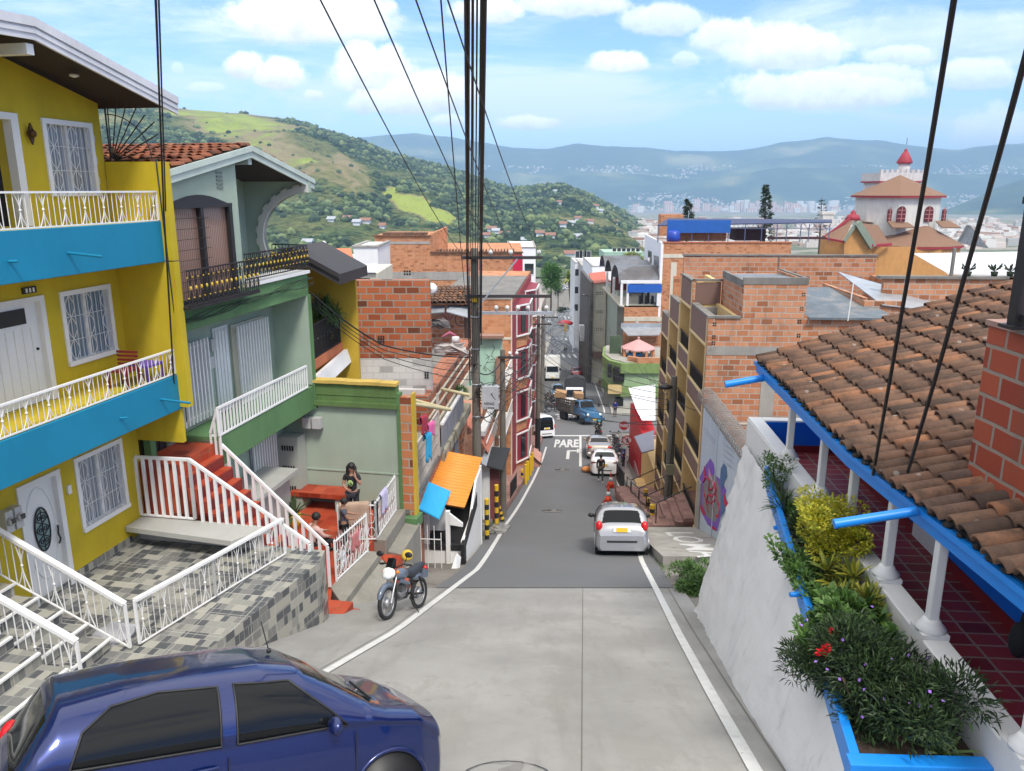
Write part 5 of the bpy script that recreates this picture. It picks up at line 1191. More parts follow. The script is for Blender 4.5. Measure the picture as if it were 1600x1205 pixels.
mb=MB();mb.box(-2,-.62,38.5,44,-15.5,-9.0);MH.part('peach_wall',mb,mat('peach_paint',(.55,.28,.18),.8,vary=.2,streak=.3))
PC=T('peach_house','small peach and cream house with white balcony grilles below the mint wall','house',(.2,33,-12),FM)
mb=MB();mb.box(-3.0,-.3,31.0,36.5,-16,-9.8);mb.box(-.3,.0,34,36.4,-16,-10.6);PC.part('wall',mb,mat('peach_paint',(.5,.28,.18),.8))
mb=MB();mb.box(-.1,.2,31.2,36,-9.9,-9.7);mb.box(-.05,.25,31.2,34,-11.2,-11.0);mb.beam((.25,31.2,-10.2),(.25,36,-10.2),.05)
for k in range(18):mb.tube([(.22,31.3+k*.26,-11.0),(.22,31.3+k*.26,-10.2)],.012,4)
PC.part('balcony',mb,WHITE)
for y in(31.6,33.2):win(PC,('x+',-.3),y,y+.8,-13.2,-12.2)
mb=MB();p=ptY(767,690,33);mb.prism([(-.1,31.0,-9.9),(.35,31.0,-10.6),(.35,33,-10.6),(-.1,33,-9.9)],(0,0,.06));mb.prism([(-1.2,30.9,-8.8),(-.3,30.9,-9.6),(-.3,33,-9.6),(-1.2,33,-8.8)],(0,0,.08));PC.part('peach_roof',mb,mat('salmon_tile_roof',(.56,.20,.13),.85,vary=.2,streak=.2))
CH=T('cream_terrace_house','cream house with open white balconies between the mint wall and the red building','house',(.2,41,-12),FM)
mb=MB();mb.box(-3,-.35,38,45.0,-17.5,-9.5);CH.part('wall',mb,CREAM)
mb=MB()
for z in(-10.2,-12.8):mb.box(-.35,.12,37.5,45.0,z-.12,z);mb.beam((.1,37.5,z+.8),(.1,45,z+.8),.05);[mb.tube([(.1,37.6+k*.3,z),(.1,37.6+k*.3,z+.8)],.014,4)for k in range(25)]
CH.part('balcony',mb,WHITE)
for y in(38.6,40.6,42.6):
 for z in(-12.0,-14.7):win(CH,('x+',-.35),y,y+.9,z,z+1.2)
mb=MB();mb.box(-3.4,-.4,36.8,38,-14.5,-10.6);CH.part('ochre_annex',mb,brick('pale_block',(.50,.33,.17),(.58,.42,.25),(.5,.42,.32)))
XB=T('red_bay_building','narrow crimson building with white bay window frames and orange brick balcony bases','building',(0,53,-18),FM)
CRIM=mat('crimson_paint',(.25,.022,.035),.6,vary=.1)
mb=MB();mb.box(-4.6,-.02,45.6,62,-20,-6.2);XB.part('side_wall',mb,ORB2)
mb=MB();mb.box(-.05,.02,45.58,45.72,-18.5,-6.2);mb.box(-4.6,0.02,45.56,45.6,-8.55,-8.42);XB.part('cream_edge',mb,CREAM)
mb=MB();mb.box(-.02,.05,45.7,62,-20,-6.4);XB.part('facade',mb,CRIM)
for lv in range(4):
 z1=-6.9-lv*2.75;z0=z1-2.0
 for(ya,yb)in((48.2,53.0),(55.5,61.0)):
  wm,cm2,bm,gl=MB(),MB(),MB(),MB();o_=.75;pts=[(.05,ya),(o_,ya+1.2),(o_,yb-1.2),(.05,yb)]
  for(p,q)in zip(pts,pts[1:]):
   P_2,Q_2=Vector((*p,0)),Vector((*q,0));L_=(Q_2-P_2);m_1,m_2=P_2+L_*.38,P_2+L_*.72
   (gl.beam(m_1+Vector((.0,0,(z0+z1)/2)),m_2+Vector((.0,0,(z0+z1)/2)),.08,z1-z0-.5)if abs(L_.x)>.1 else None)
   for e_ in(P_2,Q_2):wm.box(e_.x-.06,e_.x+.06,e_.y-.08,e_.y+.08,z0,z1)
   for zz in(z0,z1-.12):wm.beam(P_2+Vector((.03,0,zz+.06)),Q_2+Vector((.03,0,zz+.06)),.10,.09)
   pass
  cm2.prism([(*p,z0)for p in pts],(0,0,z1-z0))
  bm.prism([(*p,z0-.7)for p in[(0,ya),(.6,ya+1.2),(.6,yb-1.2),(0,yb)]],(0,0,.68))
  bw_=XB.part('bay_window',cm2,CRIM);XB.part('bay_frame',wm,WHITE,bw_);XB.part('bay_base',bm,ORB2,bw_);XB.part('bay_glass',gl,GLASS,bw_)
mb=MB();mb.box(-4.6,0,45.6,58,-6.3,-6.15);XB.part('roof',mb,CONCD)
BB=T('big_brick_building','large plain orange brick building with a raised left part and a crimson corner stripe','building',(-6,80,-22))
facing(BB,'wall',78,-13.4,1.0,-23,-6.0,ORB2,14)
facing(BB,'raised_block',77.99,-13.4,-8.0,-6.0,-4.4,ORB2,8)
mb=MB();mb.prism([(-8.0,78,-6.0),(-6.6,82,-6.0),(-6.6,82,-3.7),(-8.0,78,-4.3)],(-.2,0,0));BB.part('parapet',mb,ORB2)
mb=MB();mb.box(-13.4,1.0,77.95,77.99,-8.7,-7.9);[mb.box(x,x+.8,77.96,77.98,-11.5,-8.7)for x in(-13.2,-8.8,-4.9,-1.6)];mb.box(-13.4,-8,77.95,77.98,-5.2,-4.95);BB.part('concrete_frame',mb,CONC)
mb=MB();mb.box(.1,1.05,77.9,78.4,-16,-6.3);BB.part('crimson_stripe',mb,mat('crimson_stripe_paint',(.50,.01,.05),.6))
mb=MB();mb.box(-13.6,-7.9,77.8,78.2,-4.42,-4.32);mb.box(-8,1.1,77.8,78.2,-6.05,-5.93)
for k in range(16):mb.box(-12.6+k*.27,-12.5+k*.27,77.85,80.5,-4.34,-4.15)
for k in range(26):mb.box(-7.4+k*.3,-7.28+k*.3,77.85,79.5,-5.95,-5.75)
BB.part('roof_tiles',mb,ROOFT)
mb=MB();[mb.box(-8.0+.1*0+.02,-7.9,78.6+k*.8,79.0+k*.8,-5.7+.1*k,-5.1+.1*k)for k in range(3)];BB.part('brick_openings',mb,GLASS)
c=ptY(631,430,77.9);mb=MB();[mb.box(c.x+i*.25,c.x+i*.25+.17,77.92,77.95,c.z+j*.27,c.z+j*.27+.18)for i in range(3)for j in range(2)];BB.part('vent_block',mb,DARK)
def simple_building(name,label,x0,x1,y0,y1,z0,z1,m,fr=W0,wins=(),wface='y-',roof=None,par=.5,wm_=GLASS,group=None):
 T_=T(name,label,'building',((x0+x1)/2,y0,z0),fr,group);mb=MB();mb.box(x0,x1,y0,y1,z0,z1);w_=T_.part('wall',mb,m)
 if par:mb=MB();mb.box(x0-.1,x1+.1,y0-.1,y0+.2,z1-.02,z1+.12);mb.box(x0-.1,x0+.2,y0+.2,y1,z1-.02,z1+.12);mb.box(x1-.2,x1+.1,y0+.2,y1,z1-.02,z1+.12);T_.part('coping',mb,roof or CONC)
 if wins:
  for(a,b_,c_,d_)in wins:win(T_,(wface,{'y-':y0,'x+':x1,'x-':x0}[wface]),a,b_,c_,d_,wm_)
 return T_
def gridw(a0,a1,z0,z1,na,nz,w_=1.0,h_=1.2):
 return[(a0+(a1-a0)*(i+.5)/na-w_/2,a0+(a1-a0)*(i+.5)/na+w_/2,z0+(z1-z0)*(j+.5)/nz-h_/2,z0+(z1-z0)*(j+.5)/nz+h_/2)for i in range(na)for j in range(nz)]
a=ptY(732,395,110);b_=ptY(800,395,110);simple_building('white_parapet_building','low white parapet building seen above the big brick roofline',a.x,b_.x,110,120,-30,ptY(760,392,110).z,mat('bright_white_wall',(.80,.80,.80),.7,vary=.05))
a=ptY(793,388,105);b_=ptY(830,388,105);simple_building('white_block_building','white cubic building with dark grey openings right of the crimson stripe',a.x,b_.x+.6,105,118,-30,ptY(800,387,105).z,mat('bright_white_wall',(.8,.8,.8),.7),wins=gridw(a.x+2.6,b_.x,-14,-9,1,2,1.2,1.4))
a=ptY(813,480,100);b_=ptY(838,480,100);simple_building('stucco_corner_house','white and peach corner house below the white cubic building',3.3-3.0,3.4,90,100,-28,ptY(825,458,92).z,WHITE,wins=gridw(.4,3.2,-22,-14,1,3,1.2,1.2))
a=ptY(552,388,60);simple_building('white_roof_house','white house with a roof terrace and black railing left of the big brick building',ptY(552,388,60).x,ptY(590,388,60).x,60,66,-14,ptY(560,386,60).z,WHITE,wins=gridw(-11.8,-10.4,-6.8,-5.6,1,1,.8,.7))
o=T('silver_roof_house','house with a shiny white metal roof in front of the big brick building','house',(-9,45,-12));mb=MB()
p=[ptY(537,424,44),ptY(588,424,44),ptY(588,412,50),ptY(537,416,50)];mb.prism(p,(0,0,-.08));o.part('roof',mb,mat('white_sheet',(.8,.81,.82),.5));mb=MB();mb.box(p[0].x,p[1].x,44.2,50,-14,p[0].z-.15);o.part('wall',mb,CREAM);mb=MB();mb.box(p[0].x+.5,p[0].x+1.4,44.16,44.2,p[0].z-1.2,p[0].z-.4);o.part('window',mb,GLASS)
o=T('terracotta_roof_house','small white house with a terracotta hip roof far behind at left','house',(-14,75,-12));p=[ptY(515,402,72),ptY(552,402,72),ptY(548,388,77),ptY(525,388,77)];mb=MB();mb.prism(p,(0,0,-.1));o.part('roof',mb,TERRA);mb=MB();mb.box(p[0].x+.2,p[1].x-.2,72.3,77,-16,p[0].z-.12);o.part('wall',mb,WHITE)
mb=MB();a=ptY(507,400,70);mb.tube([a,a+Vector((0,0,-6))],.12,8);mb.lathe(a,[(.3,0),(.3,1.0),(.1,1.3)],10);single('antenna_mast','white cylinder on a rusty pole above the black gabled roof','mast',mb,WHITE)
mb=MB();c=ptY(674,452,33.3);mb.lathe(c,[(.0,.0),(.15,.03),(.26,.10)],16,'y');mb.tube([c,c+Vector((0,-.3,.05))],.012,4);single('satellite_dish','small white satellite dish beside the clay tile shed','dish',mb,WHITE)
#  KIOSK and street level left
KI=T('street_kiosk','white and black street kiosk with an orange corrugated roof and a blue patch sheet','kiosk',(.3,22.5,-11),FM)
def corrug(mb,P00,P10,P11,P01,n,amp,th=.012):
 """sheet corner points; ridges run from P00->P01 side, counted along P00->P10"""
 P00,P10,P11,P01=map(Vector,(P00,P10,P11,P01));up=(P10-P00).cross(P01-P00).normalized()
 if up.z<0:up=-up
 vs=[];m=n*4
 for i in range(m+1):
  f=i/m;h=up*amp*math.sin(f*n*2*PI)
  vs+=[P00.lerp(P10,f)+h,P01.lerp(P11,f)+h,P00.lerp(P10,f)+h-up*th,P01.lerp(P11,f)+h-up*th]
 mb.add(vs,[(4*i,4*i+4,4*i+5,4*i+1)for i in range(m)]+[(4*i+2,4*i+3,4*i+7,4*i+6)for i in range(m)]+[(4*i,4*i+2,4*i+6,4*i+4)for i in range(m)],sm=True)
def fz(px,py,z):x,y=FM.Z(px,py,z);return Vector((x,y,z))
TLc,TRc,BRc,BLc=fz(691,706,-8.45),fz(753,717,-8.95),fz(726,793,-9.0),fz(668,750,-8.55)
lb=fz(697,787,-8.85)
mb=MB();corrug(mb,TLc,BLc+(lb-BLc)*.0,lb,TRc,2,0)if False else None
A0,B0=fz(691,706,-8.45),fz(660,782,-8.70)
A1,B1=fz(753,717,-8.95),fz(726,793,-9.15)
corrug(mb,A0,B0,B1,A1,17,.075);KI.part('orange_roof',mb,mat('orange_sheet',(.72,.27,.03),.55,vary=.08,streak=.08))
mb=MB();q=[fz(666,751,-8.40),fz(704,767,-8.62),fz(686,810,-8.80),fz(644,789,-8.60)];mb.add([v+Vector((0,0,.0))for v in q]+[v-Vector((0,0,.03))for v in q]+[(q[0]+q[2])/2+Vector((0,0,.0))],[(0,1,8),(1,2,8),(2,3,8),(3,0,8),(4,5,6,7),(0,4,5,1),(1,5,6,2),(2,6,7,3),(3,7,4,0)]);KI.part('blue_sheet',mb,mat('sky_blue_sheet',(.015,.35,.66),.45,vary=.06,col2=(.10,.32,.35),c2=(.62,.75),c2s=3),mod=bevel(.01))
kx0,kx1,ky0,ky1=-.55,.80,21.2,25.2
mb=MB();wall(mb,('y-',ky0),kx0,kx1-.05,-11.4,-10.15,.08);wall(mb,('x+',kx1),ky0,ky1,-12,-9.9,.08,[(ky0,ky0+.001,-12,-11)]);mb.box(kx0,kx1,ky1-.08,ky1,-12,-9.05);mb.hexa([(kx1-.06,22.6,-9.9),(kx1+.01,22.6,-9.9),(kx1+.01,ky1,-9.9),(kx1-.06,ky1,-9.9),(kx1-.06,24.0,-9.1),(kx1+.01,24.0,-9.1),(kx1+.01,ky1,-9.1),(kx1-.06,ky1,-9.1)])
mb.box(.30,.42,ky0-.1,ky0+.02,-11.2,-8.95);mb.box(kx1-.06,kx1+.02,ky1-.1,ky1+.02,-12.2,-9.0);mb.hexa([(.42,ky0-.12,-9.35),(kx1,ky0-.12,-9.4),(kx1,ky0-.04,-9.4),(.42,ky0-.04,-9.35),(.42,ky0-.12,-9.0),(kx1,ky0-.12,-9.3),(kx1,ky0-.04,-9.3),(.42,ky0-.04,-9.0)])
mb.box(kx0,-.2,ky0-.02,ky0+.04,-11.2,-9.1)
KI.part('white_wall',mb,WHITE)
mb=MB();mb.box(kx0+.05,kx1-.1,ky0+.1,ky1-.1,-10.2,-10.1);mb.box(kx0,kx1-.04,ky0-.02,ky0+.1,-10.2,-10.02);mb.hexa([(kx1-.02,ky0+.1,-10.2),(kx1+.03,ky0+.1,-10.2),(kx1+.03,24.0,-9.95),(kx1-.02,24.0,-9.95),(kx1-.02,ky0+.1,-9.95),(kx1+.03,ky0+.1,-9.95),(kx1+.03,24.0,-9.5),(kx1-.02,24.0,-9.5)]);mb.box(kx1-.05,kx1+.06,20.95,21.3,-11.4,-9.9);mb.box(kx0+.05,kx1-.1,24.9,25.1,-12,-9.1)
KI.part('black_counter',mb,mat('black_paint',(.016,.016,.017),.6))
mb=MB();mb.box(kx0+.1,.22,ky0+.35,ky0+.4,-9.75,-9.05);KI.part('price_board',mb,mat('pale_board',(.55,.56,.56),.7))
mb=MB()
for k in range(6):mb.tube([(-.62+k*.19,20.2,-10.9),(-.62+k*.19,20.2,-9.0 if k<5 else-9.2)],.013,5)
for k in range(9):mb.tube([(-.0+k*.09-.35,20.0,-10.9),(-.0+k*.09-.35,20.0,-10.35)],.008,4)
mb.beam((-.62,20.2,-9.4),(.33,20.2,-9.4),.02);mb.beam((-.35,20,-10.35),(.4,20,-10.35),.02);KI.part('gate',mb,WMETAL)
mb=MB();mb.box(-.55,-.25,20.13,20.17,-9.6,-9.32);KI.part('cardboard_sign',mb,mat('cardboard',(.38,.22,.11),.9))
mb=MB();mb.prism([(-1.3,18.9,-10.25),(.6,18.5,-10.55),(.9,21.2,-11.25),(-1.3,21.2,-10.95)],(0,0,-.5));struct('kiosk_forecourt',mb,CONC,FM)
mb=MB();mb.prism([(.45,19.9,-10.9),(.78,20.0,-10.9),(.82,20.5,-10.1),(.72,20.35,-9.9),(.62,20.2,-10.2)],(0,.09,.0));single('broken_wall_stub','jagged stub of a white wall in front of the kiosk','wall',mb,WHITE,fr=FM)
mb=MB();mb.hexa([(.80,20.6,-10.95),(1.25,19.6,-10.35),(1.5,19.9,-10.35),(1.1,21.6,-10.95),(.80,20.6,-10.80),(1.25,19.6,-10.2),(1.5,19.9,-10.2),(1.1,21.6,-10.8)]);single('concrete_slab','tilted slab of raw concrete lying at the kiosk corner','slab',mb,CONC,fr=FM,mod=bevel(.015))
mb=MB();mb.hexa([(-.55,16.6,gz(16.5)-.2),(.45,17.2,gz(17)-.3),(.35,18.4,gz(18.5)-.4),(-.55,18.4,gz(18.4)-.3),(-.5,16.7,gz(16.5)+.30),(.40,17.3,gz(17.2)+.25),(.3,18.3,gz(18.3)+.35),(-.55,18.3,gz(18.3)+.5)]);single('boulder','big rounded grey concrete block behind the motorcycle','boulder',mb,CONC,fr=FM,mod=bevel(.12,4))
AW=T('black_awning_stall','small stall under a black awning with a grey sheet edge beside the second pole','stall',(.4,31,-13),FM)
mb=MB();q=[fz(766,698,-10.6),fz(797,700,-10.9),fz(786,735,-11.2),fz(759,727,-10.9)];mb.prism(q,(0,0,-.07));AW.part('awning',mb,mat('black_paint',(.016,.016,.017),.6));
mb=MB();q=[fz(763,697,-10.52),fz(768,698,-10.55),fz(760,728,-10.85),fz(749,722,-10.7)];mb.prism(q,(0,0,-.05));AW.part('sheet_edge',mb,GALV)
mb=MB();mb.box(-.35,-.05,29.4,30.2,-13.5,-10.95);AW.part('black_wall',mb,mat('black_paint',(.016,.016,.017),.6));mb=MB();mb.box(-.1,.4,30.9,31.1,-13.5,-11.0);AW.part('white_panel',mb,WHITE)
mb=MB();mb.box(-.3,.8,31,31.1,-13.5,-11.2);AW.part('maroon_back',mb,mat('maroon_wall',(.18,.05,.05),.8))
mb=MB()
for r_ in range(2):
 mb.hexa([(-.2+r_*.9,27.6,-12.55),(.45+r_*.9,27.6,-12.65),(.5+r_*.9,29.6,-13.2),(-.1+r_*.9,29.6,-13.1),(-.2+r_*.9,27.6,-12.45),(.45+r_*.9,27.6,-12.55),(.5+r_*.9,29.6,-13.1),(-.1+r_*.9,29.6,-13.0)])
single('checkered_ledge','low ledge tiled in a grey and white check beside the black awning','ledge',mb,MOS,fr=FM)
mb=MB()
for(ya,yb,x)in((33.5,36,.55),(37,41,.7)):
 for k in range(int((yb-ya)/.16)):mb.tube([(x,ya+k*.16,gz(ya+k*.16)+.25),(x,ya+k*.16,gz(ya+k*.16)+1.15)],.012,4)
 mb.beam((x,ya,gz(ya)+1.15),(x,yb,gz(yb)+1.15),.04);mb.beam((x,ya,gz(ya)+.35),(x,yb,gz(yb)+.35),.03)
single('iron_railing','black iron railings along the pink tiled yard','railing',mb,BLACKM,fr=FM)
PY=T('pink_gabled_booth','small pink booth with a dark openwork gable beside the white van','booth',(1.1,51,-18),FM)
mb=MB();mb.box(.5,1.5,50,52,-20,-17.7);mb.prism([(.5,50,-17.7),(1.5,50,-17.7),(1.0,50,-17.3)],(0,2,0));PY.part('wall',mb,mat('pink_paint_wall',(.50,.26,.20),.8,vary=.15));mb=MB();mb.beam((.4,49.95,-17.75),(1.0,49.95,-17.25),.08);mb.beam((1.0,49.95,-17.25),(1.6,49.95,-17.8),.08);[mb.box(.6+k*.3,.8+k*.3,49.96,50,-18.7,-18.2)for k in range(3)];PY.part('dark_trim',mb,mat('dark_wood',(.06,.03,.025),.8))
mb=MB();mb.ball((-.75,44.6,-13.9),.62,9,(1.0,.6,.75));single('blue_tarp','blue tarpaulin bundle hanging in front of the red bay building','tarp',mb,mat('blue_tarp_sheet',(.05,.12,.42),.5,vary=.2),fr=FM)
def banded(name,label,x,y,h,r,n,cols,group=None,lean=0,sq=False):
 T_=T(name,label,'bollard',(x,y,gz(y)),W0,group)
 for i in range(n):
  mb=MB();z0,z1=gz(y)+h*i/n,gz(y)+h*(i+1)/n;mb.tube([(x+lean*i/n,y,z0-(.1 if i==0 else 0)),(x+lean*(i+1)/n,y,z1)],r,12);T_.part('band',mb,cols[i%len(cols)])
 return T_
BY=mat('yellow_road_enamel',(.66,.42,.02),.5,vary=.08);BK=mat('black_road_enamel',(.02,.02,.02),.5)
for(px,py,h,lab)in((761,843,1.55,'tall black and yellow banded post nearest the orange roofed kiosk'),(776,826,1.85,'tallest black and yellow banded post between the kiosk and the second pole'),(786,815,.95,'short bent black and yellow post beside two taller ones')):
 g_=gnd(px,py);banded('bollard',lab,g_.x,g_.y,h,.085,8,(BK,BY),'banded posts by the kiosk',lean=-.25 if h<1 else 0)
for i,(px,py)in enumerate(((824,757),(827,751),(831,743),(834,736))):
 g_=gnd(px,py);mb=MB();mb.tube([(g_.x-.1,g_.y,g_.z),(g_.x-.1,g_.y,g_.z+1.25)],.09,10);single('bollard',('nearest','second','third','farthest')[i]+' of the four plain yellow posts at the sidewalk edge','bollard',mb,BY,group='plain yellow posts')
for i,y in enumerate((44.5,47.3,49.8)):banded('bollard',('nearest','middle','farthest')[i]+' low black and yellow post past the yellow posts',XL(y)-.62,y,.8,.08,4,(BK,BY),'low banded posts')
for i,(px,py)in enumerate(((1003,795),(1006,812),(1012,825))):
 g_=gnd(px,py);banded('bollard',('farthest','middle','nearest')[i]+' black and yellow post in front of the tan building',g_.x+.15,g_.y,1.0,.10,6,(BK,BY),'banded posts by the tan building')
#  RIGHT: below the tan building, to the crossing
RK=T('red_shop','narrow bright red shop front under a big white sheet roof at the crossing','shop',(0,50,-17),FR)
mb=MB();mb.box(-.0,.9,45.5,52.4,-20.5,-14.3);RK.part('red_wall',mb,mat('signal_red_paint',(.55,.012,.02),.5,vary=.1,streak=.1));mb=MB();mb.box(-.03,.0,45.5,48.5,-17.6,-17.1);mb.box(.25,1.9,45.3,45.5,-19,-14.4);RK.part('pink_band',mb,mat('dusty_pink',(.5,.33,.33),.8))
def w8(px,py,Y):return ptY(px,py,Y)
mb=MB();q=[w8(982,606,60),w8(1024,601,60),w8(1024,637,46),w8(993,637,46)];q=[FR.l(v)for v in q];mb.prism(q,(0,0,-.08));RK.part('white_roof',mb,mat('white_sheet',(.8,.81,.82),.5))
mb=MB();q=[w8(993,638,46),w8(1024,638,46),w8(1024,657,45.5),w8(1003,657,45.5)];q=[FR.l(v)for v in q];mb.prism(q,(0,.05,0));RK.part('grey_fascia',mb,GALV)
o=T('tan_annex','small tan annex with a grey tilted awning between the red shop and the tan building','house',(-.5,43,-17),FR)
mb=MB();mb.box(.05,.9,39.6,45.5,-18.5,-14.6);mb.box(-.5,.2,40,44,-18.5,-16.6);o.part('wall',mb,TAN);mb=MB();q=[w8(991,682,43),w8(1022,672,43),w8(1022,702,38.5),w8(1003,707,38.5)];q=[FR.l(v)for v in q];mb.prism(q,(0,0,-.07));o.part('awning',mb,mat('lilac_grey_sheet',(.28,.28,.34),.6,vary=.1))
mb=MB();mb.box(-.4,.0,39.85,39.95,-18,-16.7);mb.box(.1,.6,39.5,39.6,-16.6,-15.4);o.part('dark_opening',mb,DARK)
mb=MB()
for k in range(20):y=40+k*.25;mb.tube([(-1.5,y,gz(y)+.1),(-1.5,y,gz(y)+1.2)],.014,4)
mb.beam((-1.5,40,gz(40)+1.2),(-1.5,45,gz(45)+1.2),.05);single('iron_railing','black iron fence in front of the red shop','railing',mb,BLACKM,fr=FR)
GB=T('green_corner_building','pale green corner building with a rounded roof terrace and a gazebo','building',(15,84,-24))
LG=mat('pale_green_paint',(.30,.42,.24),.8,vary=.1,streak=.2);MG=mat('olive_green_band',(.20,.30,.10),.8,vary=.15,streak=.2)
gx0,gx1=12.3,17.6;gy=84
g3=lambda px,py,Y=gy:ptY(px,py,Y)
def face_poly(pts,Ys,z0,z1,th=.3):
 mb=MB();n=len(pts)
 for i in range(n-1):
  (xa,ya),(xb,yb)=pts[i],pts[i+1];mb.hexa([(xa,ya,z0),(xb,yb,z0),(xb+th,yb+th,z0),(xa+th,ya+th,z0),(xa,ya,z1),(xb,yb,z1),(xb+th,yb+th,z1),(xa+th,ya+th,z1)])
 return mb
cor=[(11.3,93),(10.6,88),(11.0,85.2),(12.2,83.6),(19.5,83.6)]
cor2=[(x-.35,y-.35)for x,y in cor]
fl_=gz(84)
GB.part('ground_floor',face_poly(cor,gy,fl_-1,-21.9),mat('grey_white_wall',(.45,.46,.42),.8,vary=.15,streak=.3))
GB.part('first_band',face_poly(cor2,gy,-22.0,-20.9,.9),MG)
GB.part('upper_wall',face_poly(cor,gy,-20.9,-19.4),LG)
GB.part('top_band',face_poly(cor2,gy,-19.4,-18.3,.9),MG)
mb=MB();mb.prism([(*p,-18.4)for p in cor]+[(19.5,92,-18.4)],(0,0,.2));GB.part('terrace',mb,CONC)
mb=face_poly([(12.6,84.2),(13.6,83.3),(18.5,83.3)],gy,-18.3,-17.7,.3);GB.part('brick_parapet',mb,ORB2)
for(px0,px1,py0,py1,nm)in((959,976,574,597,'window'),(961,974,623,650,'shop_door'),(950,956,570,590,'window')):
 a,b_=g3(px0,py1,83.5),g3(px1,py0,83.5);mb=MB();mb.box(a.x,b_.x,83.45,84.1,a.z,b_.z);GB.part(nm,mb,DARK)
a,b_=g3(950,616,83.0),g3(972,602,83.0);mb=MB();mb.box(a.x,b_.x,83.1,83.25,a.z,b_.z);sgn=GB.part('shop_sign',mb,mat('tan_sign',(.55,.42,.20),.6,vary=.2))
GZ=T('gazebo','pink roofed gazebo with brick columns on the green corner terrace','gazebo',(16,86,-18.2))
c=ptY(997,548,87);pk=ptY(997,531,87);mb=MB();rr=1.95;c.z=ptY(997,543,87).z
ring=[c+Vector((rr*math.cos(k*PI/4+.39),rr*math.sin(k*PI/4+.39),0))for k in range(8)];mb.add(ring+[Vector((c.x,c.y,pk.z+.1))]+[v-Vector((0,0,.12))for v in ring],[(k,(k+1)%8,8)for k in range(8)]+[(k,9+k,9+(k+1)%8,(k+1)%8)for k in range(8)]+[tuple(range(9,17))]);mb.ball((c.x,c.y,pk.z+.2),.15,8);GZ.part('roof',mb,mat('dusty_pink_roof',(.55,.30,.29),.8,vary=.12))
mb=MB();[mb.box(v.x*.9+c.x*.1-.13,v.x*.9+c.x*.1+.13,v.y*.9+c.y*.1-.13,v.y*.9+c.y*.1+.13,-18.2,c.z-.1)for v in ring];GZ.part('column',mb,ORB2)
mb=MB();a=ptY(994,558,86);mb.box(a.x-.9,a.x+.6,86,86.6,-18.2,a.z+.4);single('blue_cabinet','bright blue cabinet standing under the gazebo','cabinet',mb,mat('bright_blue',(.02,.20,.42),.5),mod=bevel(.03))
mb=MB();a,b_=ptY(953,525,88),ptY(970,560,88)
for k in range(14):x=a.x+(b_.x-a.x)*k/14;mb.box(x,x+.06,88,88.1,b_.z,a.z)
mb.box(a.x,b_.x,88.1,88.15,b_.z,a.z);single('green_lattice','tall dark green lattice fence on the corner terrace','fence',mb,mat('lattice_green',(.10,.15,.09),.8,vary=.3))
mb=MB();q=[ptY(970,511,96),ptY(1036,511,96),ptY(1030,523,92),ptY(981,524,92)];mb.prism(q,(0,0,-.1));mb.box(q[0].x,q[1].x,95.8,96,-16,q[0].z-.5);single('sheet_awning','broad pale grey sheet awning above the gazebo','awning',mb,GALV)
F9=97
BC=T('blue_canopy_building','large orange brick building with a white street face and a long blue roof canopy','building',(15,F9,-25))
cx1=ptY(1037,380,F9).x;zt=ptY(1100,380,F9).z
mb=MB();mb.box(cx1,34,F9,F9+.4,-24,zt);mb.box(ptY(975,500,F9).x,cx1,F9,F9+.4,-24,ptY(1000,478,F9).z);BC.part('brick_wall',mb,ORB2)
far_=ptY(1008,363,117);mb=MB();mb.hexa([(cx1-.3,F9-.02,-16),(cx1,F9-.02,-16),(far_.x+.3,117,-16),(far_.x,117,-16),(cx1-.3,F9-.02,zt+.05),(cx1,F9-.02,zt+.05),(far_.x+.3,117,zt),(far_.x,117,zt)]);BC.part('white_face',mb,mat('bright_white_wall',(.8,.8,.8),.7))
def onface(px,py):
 P0=Vector((cx1-.32,F9,0));P1=Vector((far_.x-.02,117,0));n_=Vector((-(P1-P0).y,(P1-P0).x,0));r=ray(px,py);return r*(P0.dot(n_)/r.dot(n_))
for(x0,x1,y0,y1)in((1013,1018,391,408),(1022,1029,399,417)):
 a,b_,c_,d_=onface(x0,y1),onface(x1,y1+3),onface(x1,y0+2),onface(x0,y0);mb=MB();mb.prism([a,b_,c_,d_],(.12,0,0));mb.v=[v+Vector((-.06,0,0))for v in mb.v];BC.part('window',mb,GLASS)
mb=MB();mb.box(cx1,34,F9-.04,F9,ptY(1100,403,F9).z,ptY(1100,397,F9).z);a=ptY(1050,410,F9);mb.box(a.x-.1,a.x+.6,F9-.03,F9,-20,a.z);mb.box(ptY(975,500,F9).x,cx1+4,F9-.04,F9,ptY(1000,502,F9).z,ptY(1000,495,F9).z);mb.box(ptY(993,500,F9).x,ptY(998,500,F9).x,F9-.03,F9,ptY(1000,511,F9).z,ptY(1000,502,F9).z);BC.part('concrete_band',mb,CREAM)
mb=MB();mb.box(cx1-.1,34,F9-.1,F9+.5,zt,zt+.15);BC.part('coping',mb,TERRA)
CN=T('blue_roof_canopy','long dark blue canopy on slender steel trusses across the brick roof','canopy',(22,100,zt))
q=[ptY(1027,352,99),ptY(1300,347,99),ptY(1300,343,108),ptY(1044,341,108)];mb=MB();mb.prism(q,(0,0,-.12));CN.part('sheet',mb,mat('navy_sheet',(.03,.04,.10),.6))
mb=MB();a,b_=ptY(1042,364,98.9),ptY(1142,344,98.9);mb.box(a.x,b_.x,98.8,98.9,a.z,b_.z);CN.part('blue_screen',mb,mat('bright_blue_tarp',(.01,.10,.38),.6,vary=.15))
mb=MB()
for px in(1029,1056,1082,1108,1139,1165,1191,1215,1230,1252,1265,1297):
 a=ptY(px,350,99);mb.tube([(a.x,99,zt),(a.x,99,a.z)],.06,5)
